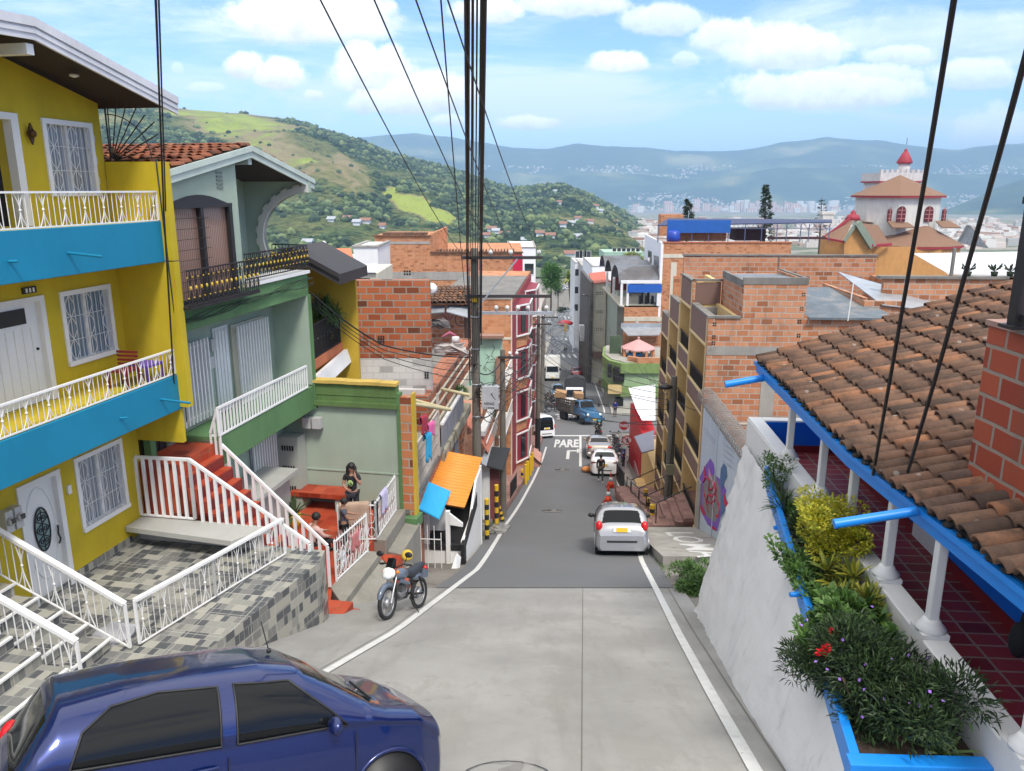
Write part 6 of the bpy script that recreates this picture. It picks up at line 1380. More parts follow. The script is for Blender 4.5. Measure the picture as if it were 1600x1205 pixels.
for k in range(10):
 a,b_=ptY(1150+k*15,348,99),ptY(1157+k*15,358,99);mb.tube([a,b_,ptY(1165+k*15,348,99)],.04,4)
mb.beam(ptY(1140,357,99),ptY(1300,358,99),.08);CN.part('truss',mb,mat('steel_blue',(.10,.12,.2),.6))
mb=MB();a,b_=ptY(1050,380,101),ptY(1135,364,101);mb.box(a.x,b_.x,101,104,zt,b_.z);a=ptY(1044,338,112);mb.box(a.x-1,ptY(1068,338,112).x,112,114,zt,ptY(1050,335,112).z);single('roof_brick_room','brick rooms on the roof under the blue screen','room',mb,ORB2)
mb=MB();a,b_=ptY(1149,378,102),ptY(1197,357,102);mb.box(a.x,b_.x,102,105,zt,b_.z);mb.box(ptY(1200,378,110).x,ptY(1290,378,110).x,110,110.3,zt,ptY(1250,374,110).z);single('brown_roof_hut','dark brown hut with a white lid under the blue canopy','hut',mb,mat('dark_brown_hut',(.07,.025,.03),.8))
mb=MB();a=ptY(1052,376,98);mb.lathe((a.x,98,zt+.1),[(.8,0),(.85,.5),(.8,1.2),(.7,1.25),(.3,1.4)],16);single('water_tank','blue and black water tank at the corner of the brick roof','tank',mb,mat('tank_blue',(.01,.05,.35),.4))
VR=T('vaulted_veranda','veranda with three grey vaulted roofs, white columns and a bright blue roll blind','veranda',(8,F9,-12))
vx0,vx1=ptY(970,440,F9).x,cx1-.1
for k in range(3):
 y0=F9+k*7.5;zc=ptY(1000,443-0,F9).z;mb=MB();pts=[]
 rows=12
 for i in range(rows+1):
  a_=PI*i/rows;pts+=[(vx0-.25,y0+3.6-3.6*math.cos(a_),zc+1.9*math.sin(a_)),(vx1+.1,y0+3.6-3.6*math.cos(a_),zc+1.9*math.sin(a_))]
 mb.add(pts,[(2*i,2*i+1,2*i+3,2*i+2)for i in range(rows)],sm=True)
 VR.part('vault',mb,mat('vault_sheet',(.14,.15,.17),.6,vary=.3,col2=(.09,.085,.085),c2=(.45,.6),c2s=.25))
mb=MB();zf=ptY(1000,478,F9).z;zb2=ptY(1000,441,F9).z
mb.box(vx0,vx1,F9-.15,F9,zb2-.15,zb2+.25)
for x in(vx0,ptY(979,460,F9).x):mb.box(x,x+.28,F9-.1,F9+.15,zf,zb2)
a=ptY(1027,450,F9);mb.box(a.x,vx1,F9-.12,F9+.3,zf,ptY(1027,449,F9).z)
for k in(1,2):mb.box(vx0,vx0+.28,F9+k*7.5,F9+k*7.5+.3,zf,zb2)
VR.part('white_frame',mb,WHITE)
mb=MB();a,b_=ptY(980,457,F9),ptY(1034,444,F9);mb.box(a.x,b_.x,F9-.2,F9-.15,a.z,b_.z);VR.part('blue_blind',mb,mat('royal_blue_cloth',(.01,.10,.42),.6))
mb=MB();mb.box(vx0,vx1,F9,F9+20,zf-.15,zf);VR.part('floor',mb,CREAM);mb=MB();mb.box(vx0+.3,vx1,F9+12,F9+12.2,zf,zb2);VR.part('back_wall',mb,mat('maroon_wall',(.18,.05,.05),.8))
mb=MB();[mb.box(ptY(1002+k*5,470,F9).x,ptY(1005+k*5,470,F9).x,F9+1.5+k%2,F9+2.1+k%2,zf,zf+1.0+.4*(k%2))for k in range(5)];single('bar_furniture','dark stacked chairs and tables inside the vaulted veranda','furniture',mb,BLACKM)
mb=MB();a,b_=ptY(942,540,104),ptY(975,480,104);mb.box(ptY(958,500,110).x,ptY(975,500,110).x,106,120,-26,ptY(965,452,110).z);VR.part('grey_flank',mb,mat('grey_green_wall',(.36,.40,.34),.8,vary=.2,streak=.3))
CW=T('cream_slab_house','tall narrow cream end wall with rows of vent holes and a red sheet roof','building',(13,118,-28))
a,b_=ptY(924,565,118),ptY(948,443,118);mb=MB();mb.box(a.x,b_.x,118,130,-30,b_.z);CW.part('wall',mb,CREAM)
mb=MB();q=[ptY(925,443,117.8),ptY(948,441,117.8),ptY(946,424,130),ptY(920,427,130)];mb.prism(q,(0,0,-.1));CW.part('red_roof',mb,mat('red_sheet',(.50,.12,.07),.7,vary=.15))
mb=MB()
for py in(457,486,513):
 for i in range(4):
  for j in range(2):c=ptY(932+i*3,py+j*3,117.95);mb.box(c.x-.06,c.x+.06,117.93,117.99,c.z-.06,c.z+.06)
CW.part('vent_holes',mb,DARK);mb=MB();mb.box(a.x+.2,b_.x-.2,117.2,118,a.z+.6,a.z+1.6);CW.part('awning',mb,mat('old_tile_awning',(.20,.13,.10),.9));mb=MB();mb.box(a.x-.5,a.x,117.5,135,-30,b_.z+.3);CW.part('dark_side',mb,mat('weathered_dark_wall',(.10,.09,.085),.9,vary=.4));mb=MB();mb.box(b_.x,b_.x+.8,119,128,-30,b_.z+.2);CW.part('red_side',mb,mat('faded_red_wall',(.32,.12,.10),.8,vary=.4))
mb=MB();a,b_=ptY(907,533,125),ptY(918,509,125);mb.prism([a,(b_.x,125,a.z),(b_.x-.5,125,b_.z),(a.x-.2,125,b_.z)],(0,1.2,0));single('shop_banner','tall white banner hanging over the right sidewalk','banner',mb,WHITE)
CY=120
CHU=T('church','church with a white octagonal drum, clay tile roofs and orange walls','church',(50,CY,-20))
OW=mat('church_orange',(.56,.28,.09),.8,vary=.1,streak=.15);CT=tile_mat('church_tile',[(.34,.18,.10),(.42,.22,.12),(.30,.16,.09)],.1)
m,t,b=principled('church_tile_rows');uv=t.new('ShaderNodeUVMap').outputs[0];ob=t.new('ShaderNodeTexCoord').outputs['Object']
wv=t.new('ShaderNodeTexWave');wv.bands_direction='X';t.l.new(uv,wv.inputs[0]);wv.inputs['Scale'].default_value=.9;wv.inputs['Distortion'].default_value=.6
cc=t.mix(t.noise(ob,1.5,5,.7),(.17,.10,.065),(.31,.18,.11));cc=t.mix(t.math('MULTIPLY',wv.outputs['Fac'],.6),cc,(.16,.08,.05));t.l.new(cc,b.inputs['Base Color']);b.inputs['Roughness'].default_value=.9;CTR=m
RTR=mat('church_red_trim',(.33,.03,.045),.7)
P9=lambda px,py,Y=CY:ptY(px,py,Y)
s_=(P9(1476,300)-P9(1376,300)).x;cx=P9(1434,300).x;rad=60/FP*CY/.97
zbse,zw0,zw1,zap=-20,P9(1430,385).z,P9(1430,306).z,P9(1440,281).z
def ngon(c,r,n,z,rot=0):return[Vector((c[0]+r*math.cos(2*PI*k/n+rot),c[1]+r*math.sin(2*PI*k/n+rot),z))for k in range(n)]
mb=MB();lo=ngon((cx,CY+6),rad,8,zbse,PI/8);mb.prism(lo,(0,0,zw1-zbse));CHU.part('drum',mb,mat('church_cream',(.66,.64,.57),.8,vary=.06,streak=.15))
mb=MB();ev_=ngon((cx,CY+6),rad*1.13,8,zw1,PI/8);mb.add(ev_+[Vector((cx,CY+6,zap+.8))],[(k,(k+1)%8,8)for k in range(8)]);CHU.part('drum_roof',mb,CTR)
mb=MB();mb.prism([v+Vector((0,0,-.3))for v in ngon((cx,CY+6),rad*1.12,8,zw1,PI/8)],(0,0,.28));CHU.part('drum_cornice',mb,RTR)
for px in(1390,1408,1451,1475):
 k=1 if px in(1408,1451)else .45
 c=P9(px,335,CY+6-rad*(.93 if k==1 else .80));w_=.62*k;mb=MB()
 prof=[(-w_,-1.1),(w_,-1.1),(w_,.5)]+[(w_*math.cos(a*PI/8),.5+w_*1.1*math.sin(a*PI/8))for a in range(1,8)]+[(-w_,.5)]
 mb.prism([(c.x+x,c.y-.15,c.z+z)for x,z in prof],(0,.3,0));f=CHU.part('window',mb,mat('stained_glass',(.10,.01,.015),.4));mb=MB()
 for zz in(-.6,0,.6):mb.box(c.x-w_,c.x+w_,c.y-.2,c.y-.15,c.z+zz-.05,c.z+zz+.05)
 mb.box(c.x-.05,c.x+.05,c.y-.2,c.y-.15,c.z-1.1,c.z+1.1);CHU.part('tracery',mb,mat('tracery_pink',(.5,.2,.18),.7),f)
for(px,w_)in((1410,17),(1484,14)):a=P9(px,351,CY-1);mb=MB();mb.prism([(a.x-w_*.1,CY-1.6,a.z-.5),(a.x+w_*.1,CY-1.6,a.z-.5),(a.x+w_*.08,CY+1,a.z+.3),(a.x-w_*.08,CY+1,a.z+.3)],(0,0,.15));CHU.part('small_roof',mb,CTR)
c=P9(1460,365,CY);mb=MB();R8=78/FP*CY;base=[Vector((P9(1462,390,CY-6).x+R8*1.0*math.cos(a),CY-6+8+R8*.9*math.sin(a),P9(1462,387,CY-6).z))for a in[PI+PI*k/8 for k in range(9)]]
apx=Vector((P9(1450,352,CY).x,CY+1,P9(1450,350,CY).z));mb.add(base+[apx],[(k,k+1,9)for k in range(8)]);CHU.part('apse_roof',mb,CTR)
mb=MB();mb.prism([v+Vector((0,0,-.35))for v in base],(0,0,.3));CHU.part('apse_cornice',mb,RTR);mb=MB();mb.prism([Vector((v.x*.96+base[4].x*.04,v.y+.3,-20))for v in base],(0,0,base[0].z+19.6));CHU.part('apse_wall',mb,OW)
mb=MB();zr=P9(1330,345,CY).z;ze=P9(1300,371,CY).z
a,b_,c_,d_=P9(1288,371,CY-2),P9(1318,376,CY-6),P9(1333,345,CY-1),P9(1322,341,CY+8)
mb.add([a,b_,c_,d_],[(0,1,2,3)]);e=[P9(1336,347,CY-6.3),P9(1318,377,CY-6.5)];mb.add([P9(1340,348,CY-6),P9(1362,383,CY-7),P9(1390,381,CY-3),P9(1372,352,CY-2)],[(0,1,2,3)]);mb.add([P9(1322,341,CY+8),P9(1333,345,CY-1),P9(1365,348,CY+2),P9(1362,345,CY+8)],[(0,1,2,3)]);CHU.part('nave_roof',mb,CTR)
mb=MB();mb.prism([(P9(1288,400,CY-4).x,CY-4,-20),(P9(1318,400,CY-6).x,CY-6.2,-20),(P9(1318,400,CY-6).x,CY-6.2,P9(1318,378,CY-6.2).z),(P9(1288,400,CY-4).x,CY-4,P9(1288,373,CY-4).z)],(0,2,0));g_=[P9(1319,430,CY-6.5),P9(1362,430,CY-6.5),P9(1362,385,CY-6.5),P9(1339,350,CY-6.5),P9(1319,377,CY-6.5)];mb.prism(g_,(0,1,0));mb.box(P9(1340,420,CY-5).x,P9(1470,420,CY-5).x,CY-4.5,CY-4,-20,P9(1400,386,CY-4.5).z);CHU.part('nave_wall',mb,OW)
mb=MB();mb.beam(P9(1319,377,CY-6.8),P9(1339,348,CY-6.8),.4);mb.beam(P9(1339,348,CY-6.8),P9(1363,386,CY-6.8),.9);CHU.part('gable_coping',mb,mat('mossy_coping',(.22,.26,.20),.9));mb=MB();mb.beam(P9(1362,384,CY-7.2),P9(1392,382,CY-5),.35);mb.beam(P9(1287,372,CY-4.3),P9(1318,378,CY-6.7),.3);mb.beam(P9(1288,371,CY),P9(1328,342,CY),.35);CHU.part('red_gutter',mb,RTR)
for i,(px,py)in enumerate(((1295,332),(1370,334))):a=P9(px,py,CY+(6 if i else-1));mb=MB();mb.box(a.x-.8,a.x+.8,a.y,a.y+1.4,a.z-1.8,a.z-.3);mb.box(a.x-1,a.x+1,a.y-.1,a.y+1.5,a.z-.3,a.z+.1);CHU.part('corner_turret',mb,mat('church_cream',(.7,.67,.6)))
mb=MB();a=P9(1333,336,CY+2);mb.lathe(a,[(1.2,-.8),(.8,0),(.4,.1),(.4,.4),(0,.8)],10);CHU.part('roof_finial',mb,RTR)
mb=MB();mb.prism([P9(1500,380,CY+4),P9(1516,352,CY+4),P9(1545,388,CY+4)],(0,1,0));CHU.part('east_gable',mb,GREYR)
TW=T('church_tower','crenellated white church tower with a red conical spire','tower',(P9(1405,300,134).x,134,-20))
cx,rad=P9(1406,300,134).x,30/FP*134;z0,z1=P9(1400,283,134).z,P9(1400,270,134).z
mb=MB();mb.box(cx-rad,cx+rad,134,134+2*rad,-20,z0);TW.part('shaft',mb,mat('tower_grey',(.62,.58,.55),.85,vary=.12,streak=.25));mb=MB();mb.box(cx-rad*1.12,cx+rad*1.12,133.6,134.4+2*rad,z0+.0,z1)
for k in range(9):x=cx-rad*1.12+k*rad*2.24/8.6;mb.box(x,x+rad*.13,133.6,134.1,z1,z1+.5)
TW.part('battlement',mb,mat('tower_grey',(.6,.58,.55)));mb=MB();mb.box(cx-rad*1.13,cx+rad*1.13,133.55,134.4+2*rad,z0-.25,z0);mb.box(cx-rad*1.02,cx+rad*1.02,133.95,134.4+2*rad,z0-2.0,z0-1.8);TW.part('red_band',mb,RTR)
mb=MB();[mb.box(cx-rad*.8+k*.7,cx-rad*.8+k*.7+.3,133.95,134,z0-1.5,z0-.7)for k in range(3)];[mb.lathe((x,133.98,z0-1.1),[(.0,-.03),(.42,-.03),(.42,.0)],14,'y')for x in(cx+.1,cx+1.8)];TW.part('opening',mb,DARK)
sx=P9(1423,250,134).x;mb=MB();mb.lathe((sx,136,z1),[(.85,1.5),(1.2,1.5),(1.25,1.75),(.45,3.3),(.25,3.4),(.3,3.6),(0,4.0)],12);sp=TW.part('turret_spire',mb,[RTR]);mb=MB();mb.lathe((sx,136,z1),[(.9,-.2),(.9,1.55)],12);TW.part('turret_shaft',mb,mat('tower_grey',(.6,.58,.55)),sp);mb=MB();mb.tube([(sx+3.0,134.5,z1),(sx+3.0,134.5,z1+2.4)],.05,4);mb.tube([(sx,136,z1+4.5),(sx,136,z1+5.6)],.04,4);TW.part('lightning_rod',mb,BLACKM)
simple_building('grey_balcony_building','white and brick building with long balconies at the end of the street',ptY(898,450,190).x,ptY(922,450,190).x,190,205,-42,ptY(910,411,190).z,WHITE,wins=gridw(ptY(900,450,190).x,ptY(920,450,190).x,-30,-13,3,4,1.6,1.6))
simple_building('green_slab_building','pale green and beige apartment slab below the forested hill',ptY(944,400,330).x,ptY(1008,400,330).x,330,350,-55,ptY(960,395,330).z,mat('pale_green_slab',(.35,.52,.38),.8),wins=gridw(ptY(956,400,330).x,ptY(1000,400,330).x,-50,-22,6,6,1.5,1.4))
simple_building('cream_house_far','cream house with a pale roof above the street end',ptY(902,420,230).x,ptY(925,420,230).x,230,240,-44,ptY(910,418,230).z,CREAM,wins=gridw(ptY(904,430,230).x,ptY(923,430,230).x,-34,-24,3,2,1.5,1.4))
simple_building('white_sheet_hall','hall with a white sheet roof left of the vaulted veranda',ptY(925,430,150).x,ptY(958,430,150).x,150,170,-40,ptY(940,416,150).z,mat('bright_white_wall',(.8,.8,.8),.7))
simple_building('dark_shop_row','dark weathered shop row along the left sidewalk past the crossing',-6,3.2,100.5,160,-36,-21,mat('weathered_brown_wall',(.16,.11,.09),.9,vary=.4),FM,wins=gridw(103,150,-29,-22,8,2,1.6,1.4),wface='x+')if False else None
D_=simple_building('shop_row','dark weathered shop row along the left sidewalk past the crossing',-11,-3.3,101,160,-38,-20.5,mat('weathered_brown_wall',(.34,.27,.22),.9,vary=.4),FM,wins=gridw(103,150,-30,-21,8,3,1.8,1.5),wface='x+')
D2=simple_building('right_shop_row','grey shop row with balconies behind the wires on the right sidewalk',16.0,26,124,200,-42,-17,mat('weathered_grey_wall',(.44,.42,.39),.9,vary=.3),W0,wins=gridw(126,180,-32,-18,8,4,2,1.5),wface='x-')
rs2=random.Random(5)
cols=[(.55,.50,.42),(.45,.2,.1),(.6,.58,.55),(.42,.40,.36),(.5,.3,.2),(.62,.6,.56)]
names_=['cream','orange brick','white','grey','peach','chalk white']
k=0
for(x,y)in[(-30,92),(-42,104),(-24,118),(-56,120),(-16,140),(-38,150),(-70,145),(-95,150),(-22,180),(-55,185),(-85,200),(46,150),(62,165),(80,150),(95,175),(110,190),(70,200),(130,210),(52,230),(90,240),(-5,300),(-40,290),(-90,300),(40,300),(150,260),(175,300),(-140,230),(-130,300),(-110,105),(100,120)]:
 w_,d_,h_=rs2.uniform(8,13),rs2.uniform(7,11),rs2.uniform(6,13);zg=gz(y)if y<300 else-44
 if abs(x)<30 and y<200:h_=min(h_,8)
 c=cols[k%6];m_=mat('town_wall_'+names_[k%6].replace(' ','_'),c,.85,vary=.15,streak=.2)
 T_=T('town_house','%s town house with a tiled roof far down the valley'%names_[k%6]+(' on the left' if x<0 else ' on the right'),'house',(x,y,zg),W0,'town houses down the valley')
 mb=MB();mb.box(x-w_/2,x+w_/2,y,y+d_,zg-3,zg+h_);T_.part('wall',mb,m_)
 mb=MB();e=.4;z=zg+h_;hh=rs2.uniform(.4,2);mb.add([(x-w_/2-e,y-e,z),(x+w_/2+e,y-e,z),(x+w_/2+e,y+d_+e,z),(x-w_/2-e,y+d_+e,z),(x-w_/2-e,y+d_/2,z+hh),(x+w_/2+e,y+d_/2,z+hh)],[(0,1,5,4),(2,3,4,5),(0,4,3),(1,2,5)]);T_.part('roof',mb,[TERRA,GREYR,GALV][k%3])
 for(a,b_,c_,d2)in gridw(x-w_/2,x+w_/2,zg+h_-5.6,zg+h_-.3,3,2):mb=MB();mb.box(a,b_,y-.05,y+.02,c_,d2);T_.part('window',mb,GLASS)
 k+=1
def drop_on_hills(px,py):
 r=ray(px,py);best=None;a=r.x/r.y
 j=int((a--1.0)/1.62*620);
 if not 0<=j<620:return None
 for i in range(0,190):
  v=HV[i*HW+j]
  if v.z/v.y>=r.z/r.y:return v
 return None
hs=[(868,302),(875,318),(930,325),(938,332),(905,345),(925,350),(893,352),(880,355),(895,400),(905,372),(963,350),(770,362),(778,366),(790,370),(760,372),(483,385),(500,392),(545,345),(560,352),(572,350),(600,356),(520,348),(845,368),(862,372),(822,378),(1012,312)]
cnt=0
for(px,py)in hs:
 v=drop_on_hills(px,py)
 if v is None:continue
 w_,h_=rs2.uniform(2,4.5),rs2.uniform(1.3,2.2);mb=MB();mb.box(v.x-w_,v.x+w_,v.y-5,v.y+5,v.z-3,v.z+h_);mb2=[(v.x-w_-1,v.y-6,v.z+h_),(v.x+w_+1,v.y-6,v.z+h_),(v.x+w_+1,v.y+6,v.z+h_),(v.x-w_-1,v.y+6,v.z+h_),(v.x-w_-1,v.y,v.z+h_+2.2),(v.x+w_+1,v.y,v.z+h_+2.2)]
 mb.add(mb2,[(0,1,5,4),(2,3,4,5),(0,4,3),(1,2,5)],m=1)
 single('hillside_house','tiny farmhouse with a tiled roof dotted on the green hillside','house',mb,[WHITE,mat('faded_tile',(.26,.13,.09),.9)if cnt%3 else GALV],at=(v.x,v.y,v.z),group='farmhouses on the hillside');cnt+=1
TWM=mat('far_tower_pink',(.62,.38,.30),.9,vary=.1,nscale=.02);TWW=mat('far_tower_white',(.75,.72,.68),.9,vary=.1,nscale=.02)
rs=random.Random(11)
for i in range(270):
 px=rs.choice([rs.uniform(985,1310),rs.uniform(985,1310),rs.uniform(1230,1310),rs.uniform(1500,1620)]);py=rs.uniform(332,358);Yd=rs.uniform(5000,6200)
 b_=ptY(px,py,Yd);w_=rs.uniform(14,26);h_=rs.uniform(40,95)if px>1100 or rs.random()<.6 else rs.uniform(25,60)
 mb=MB();mb.box(b_.x-w_,b_.x+w_,Yd,Yd+30,b_.z-60,b_.z+h_)
 for q in range(3):mb.box(b_.x-w_+q*w_*.7,b_.x-w_+q*w_*.7+5,Yd-2,Yd,b_.z-40,b_.z+h_-6,m=1)
 single('high_rise','far pink or white high-rise in the hazy valley city','high-rise',mb,[TWM if rs.random()<.6 else TWW,TWW],at=(b_.x,Yd,b_.z),group='high-rises of the valley city')
mb=MB()
for i in range(11000):
 px=rs.uniform(600,1650);f=rs.random()**1.4;py=350-f*92
 k_=NZ.noise(Vector((px*.014,py*.05,2)))+NZ.noise(Vector((px*.06,py*.15,7)))*.8
 if k_<.02-(.5 if py>325 else .15 if py>305 else 0):continue
 Yd=6050+(350-py)/92*2400;b_=ptY(px,py,Yd-120);s=rs.uniform(4,10);mb.box(b_.x-s,b_.x+s,b_.y,b_.y+s,b_.z-s,b_.z+s*rs.uniform(.3,1.0))
for i in range(3800):
 px=rs.uniform(985,1700);py=rs.uniform(349,392);r=ray(px,py);n=500
 if NZ.noise(Vector((px*.02,py*.06,4)))<-.25:continue
 while n<6000 and r.z*n>gbase(r.y*n):n*=1.04
 s=rs.uniform(3,8)*min(1.6,n/2500+.4);q=r*n;mb.box(q.x-s,q.x+s,q.y,q.y+s,q.z-4,q.z+s*rs.uniform(.6,2.2))
struct('distant_city',mb,mat('distant_city_wall',(.6,.5,.45),.9,rv=.3,rvcol=[(0,(.5,.28,.2)),(.35,(.62,.5,.42)),(.7,(.72,.68,.62)),(1,(.3,.3,.28))]),kind='stuff')
#  VEHICLES
def in_poly(x,y,P):
 c=False;n=len(P);j=n-1
 for i in range(n):
  if(P[i][1]>y)!=(P[j][1]>y)and x<(P[j][0]-P[i][0])*(y-P[i][1])/(P[j][1]-P[i][1])+P[i][0]:c=not c
  j=i
 return c
TYRE=mat('tyre_rubber',(.02,.02,.02),.85,vary=.15,grain=.2);RIM=mat('wheel_rim',(.45,.46,.48),.35,metal=.7);CGL=glass('car_glass',(.006,.007,.008),.05);CGL.node_tree.nodes['Principled BSDF'].inputs['Specular IOR Level'].default_value=.28;RED_L=mat('tail_lamp_red',(.55,.01,.015),.15);CLR_L=mat('clear_lamp',(.75,.76,.78),.1,spec=.8);SEAL=mat('black_trim',(.015,.015,.016),.5);PLATE_Y=mat('yellow_plate',(.75,.50,.03),.5)
def paint(name,col,metal=.25):
 m=mat(name,col,.28,metal=metal,vary=.02,coat=1.0);return m
def car(name,label,cat,spec,col,nx=70,nz=10,group=None):
 """spec: top/belt/width profiles along x (nose positive), side windows, wheels"""
 S=spec;L0,L1=S['top'][0][0],S['top'][-1][0];T_=T(name,label,cat,(0,0,0),W0,group)
 top,belt,wid=S['top'],S['belt'],S['wid'];e=.46;zs=S.get('sill',.2)
 xs=[L0+(L1-L0)*(.5-.5*math.cos(PI*i/nx))*.35+(L1-L0)*i/nx*.65 for i in range(nx+1)]
 nl,nu=nz,nz*2;rows=[]
 for x in xs:
  h=lerp(top,x);zb=min(lerp(belt,x),h-.03);w_=lerp(wid,x);row=[]
  for j in range(nl+1):
   f=j/nl;z=zs+(zb-zs)*f;bul=1-.07*(1-math.sin(PI*min(1,.15+f*.75)))-(.05 if f<.08 else 0);row.append((x,w_*bul,z))
  for j in range(1,nu+1):
   th=PI/2*j/nu;y=w_*.985*math.cos(th)**e*(1-S.get('tum',.30)*(h-zb)*math.sin(th)**.8*(1 if h-zb>.2 else .25));z=zb+(h-zb)*math.sin(th)**.62;row.append((x,y,z))
  rows.append(row)
 body,gl=MB(),MB();n=nl+nu+1
 for side in(1,-1):
  V=[(x,side*y,z)for r in rows for(x,y,z)in r]
  fb,fg=[],[]
  for i in range(nx):
   for j in range(n-1):
    q=[V[i*n+j],V[i*n+j+1],V[(i+1)*n+j+1],V[(i+1)*n+j]];cx=sum(v[0]for v in q)/4;cy=abs(sum(v[1]for v in q)/4);cz=sum(v[2]for v in q)/4
    if j<nl and any((cx-wx)**2+(cz-S['wz'])**2<S['arch']**2 for wx in S['wheels']):continue
    f=(i*n+j,(i+1)*n+j,(i+1)*n+j+1,i*n+j+1)
    if side<0:f=f[::-1]
    g=False
    if j>=nl:
     wloc=lerp(wid,cx)
     if cy>wloc*.60:g=any(in_poly(cx,cz,P)for P in S['win'])
     for(a,b_,m0,m1)in S['glass_top']:
      k=(cx-a)/(b_-a)
      if 0<k<1 and cy<m0+(m1-m0)*k:g=True
    (fg if g else fb).append(f)
  body.add(V,fb,r=.5,sm=True);gl.add([Vector(v)for v in V],fg,r=.5,sm=True)
  for r_,s in((rows[0],1),(rows[-1],-1)):pass
 for r_ in(rows[0],rows[-1]):
  P=[Vector(v)for v in r_]+[Vector((v[0],-v[1],v[2]))for v in r_[::-1]];body.add(P,[tuple(range(len(P)))])
 body.box(L0+.25,L1-.25,-lerp(wid,0)*.8,lerp(wid,0)*.8,zs-.02,zs+.1,m=1)
 b_=T_.part('body',body,[col,SEAL]);T_.part('windows',gl,CGL)
 mb=MB()
 def ysurf(x,z):
  h=lerp(top,x);zb=min(lerp(belt,x),h-.03);w_=lerp(wid,x)
  if z<=zb:return w_
  s=min(1,(z-zb)/(h-zb))**(1/.62);th=math.asin(min(1,s));return w_*.985*math.cos(th)**e*(1-S.get('tum',.30)*(h-zb)*math.sin(th)**.8*(1 if h-zb>.2 else .25))
 for P in S['win']:
  for sd in(1,-1):
   pts=[]
   for k in range(len(P)):
    a,c=P[k],P[(k+1)%len(P)]
    for q in range(8):x,z=a[0]+(c[0]-a[0])*q/8,a[1]+(c[1]-a[1])*q/8;pts.append((x,sd*(ysurf(x,z)+.003),z))
   mb.tube(pts+pts[:1],.011,5)
 for x in S.get('doors',()):
  for sd in(1,-1):mb.tube([(x,sd*(lerp(wid,x)*1.0+.001),zs+.1+k*.1)for k in range(int((lerp(belt,x)-zs)/.1))],.005,4)
 T_.part('window_seal',mb,SEAL)
 for wx in S['wheels']:
  for sd in(1,-1):
   yw=lerp(wid,wx)-.12;r=S['wr'];mb=MB();mb.lathe((wx,sd*yw,S['wz']),[(r*.62,-.09),(r*.96,-.10),(r,-.06),(r,.06),(r*.96,.10),(r*.62,.09)],24,'y');wh=T_.part('wheel',mb,TYRE)
   mb=MB();mb.lathe((wx,sd*(yw+.05),S['wz']),[(r*.64,sd*.03),(r*.58,0),(r*.2,sd*-.0),(.0,sd*.02)],20,'y')
   for k in range(5):a=k*2*PI/5;mb.beam((wx+math.cos(a)*r*.15,sd*(yw+.075),S['wz']+math.sin(a)*r*.15),(wx+math.cos(a)*r*.6,sd*(yw+.07),S['wz']+math.sin(a)*r*.6),.05,.02)
   T_.part('rim',mb,RIM,wh)
   mb=MB();mb.lathe((wx,sd*(yw-.02),S['wz']),[(S['arch']*1.02,-.12),(S['arch']*1.02,.10)],24,'y');T_.part('wheel_housing',mb,SEAL)
   mb=MB();mb.tube([(wx+S['arch']*math.cos(a*PI/16),sd*(lerp(wid,wx)-.008),S['wz']+S['arch']*math.sin(a*PI/16))for a in range(-1,18)],.022,6);T_.part('arch_trim',mb,col)
 for sd in(1,-1):
  mx,mz=S['mirror'];mb=MB();mb.ball((mx,sd*(lerp(wid,mx)+.10),mz),.105,12,(.55,1.05,.75));mb.tube([(mx,sd*lerp(wid,mx)*.95,mz-.05),(mx,sd*(lerp(wid,mx)+.06),mz-.03)],.025,6);T_.part('mirror',mb,col if not S.get('black_mirror')else SEAL)
  for x in S.get('handles',()):mb=MB();y=lerp(wid,x)*1.0+.012;mb.tube([(x-.09,sd*y,lerp(belt,x)-.13),(x,sd*(y+.018),lerp(belt,x)-.125),(x+.09,sd*y,lerp(belt,x)-.13)],.016,6);T_.part('door_handle',mb,col)
  for(nm,x,y,z,sc,m_)in S['lamps']:mb=MB();mb.ball((x,sd*y,z),1,14,sc);T_.part(nm,mb,m_)
 mb=MB();mb.box(L0-.02,L0+.02,-.26,.26,S['plate']-.07,S['plate']+.07);pb=T_.part('plate_panel',mb,CLR_L if S.get('chrome')else col);mb=MB();mb.box(L0-.03,L0-.02,-.165,.165,S['plate']-.065,S['plate']+.065);T_.part('number_plate',mb,PLATE_Y,pb)
 mb=MB();xb=S['glass_top'][-1];mb.box(L0-.015,L0+.03,-.45,.45,S['bump']-.03,S['bump']+.03);T_.part('bumper_slot',mb,SEAL)
 mb=MB();a=S['wiper'];mb.tube([a,(a[0]-.03,a[1]+.45,a[2]+.05)],.012,4);T_.part('wiper',mb,SEAL)
 mb=MB();a=S['ant'];mb.tube([a,(a[0]-.08,a[1],a[2]+.28)],.006,4);mb.ball(a,.025,6);T_.part('antenna',mb,SEAL)
 return T_
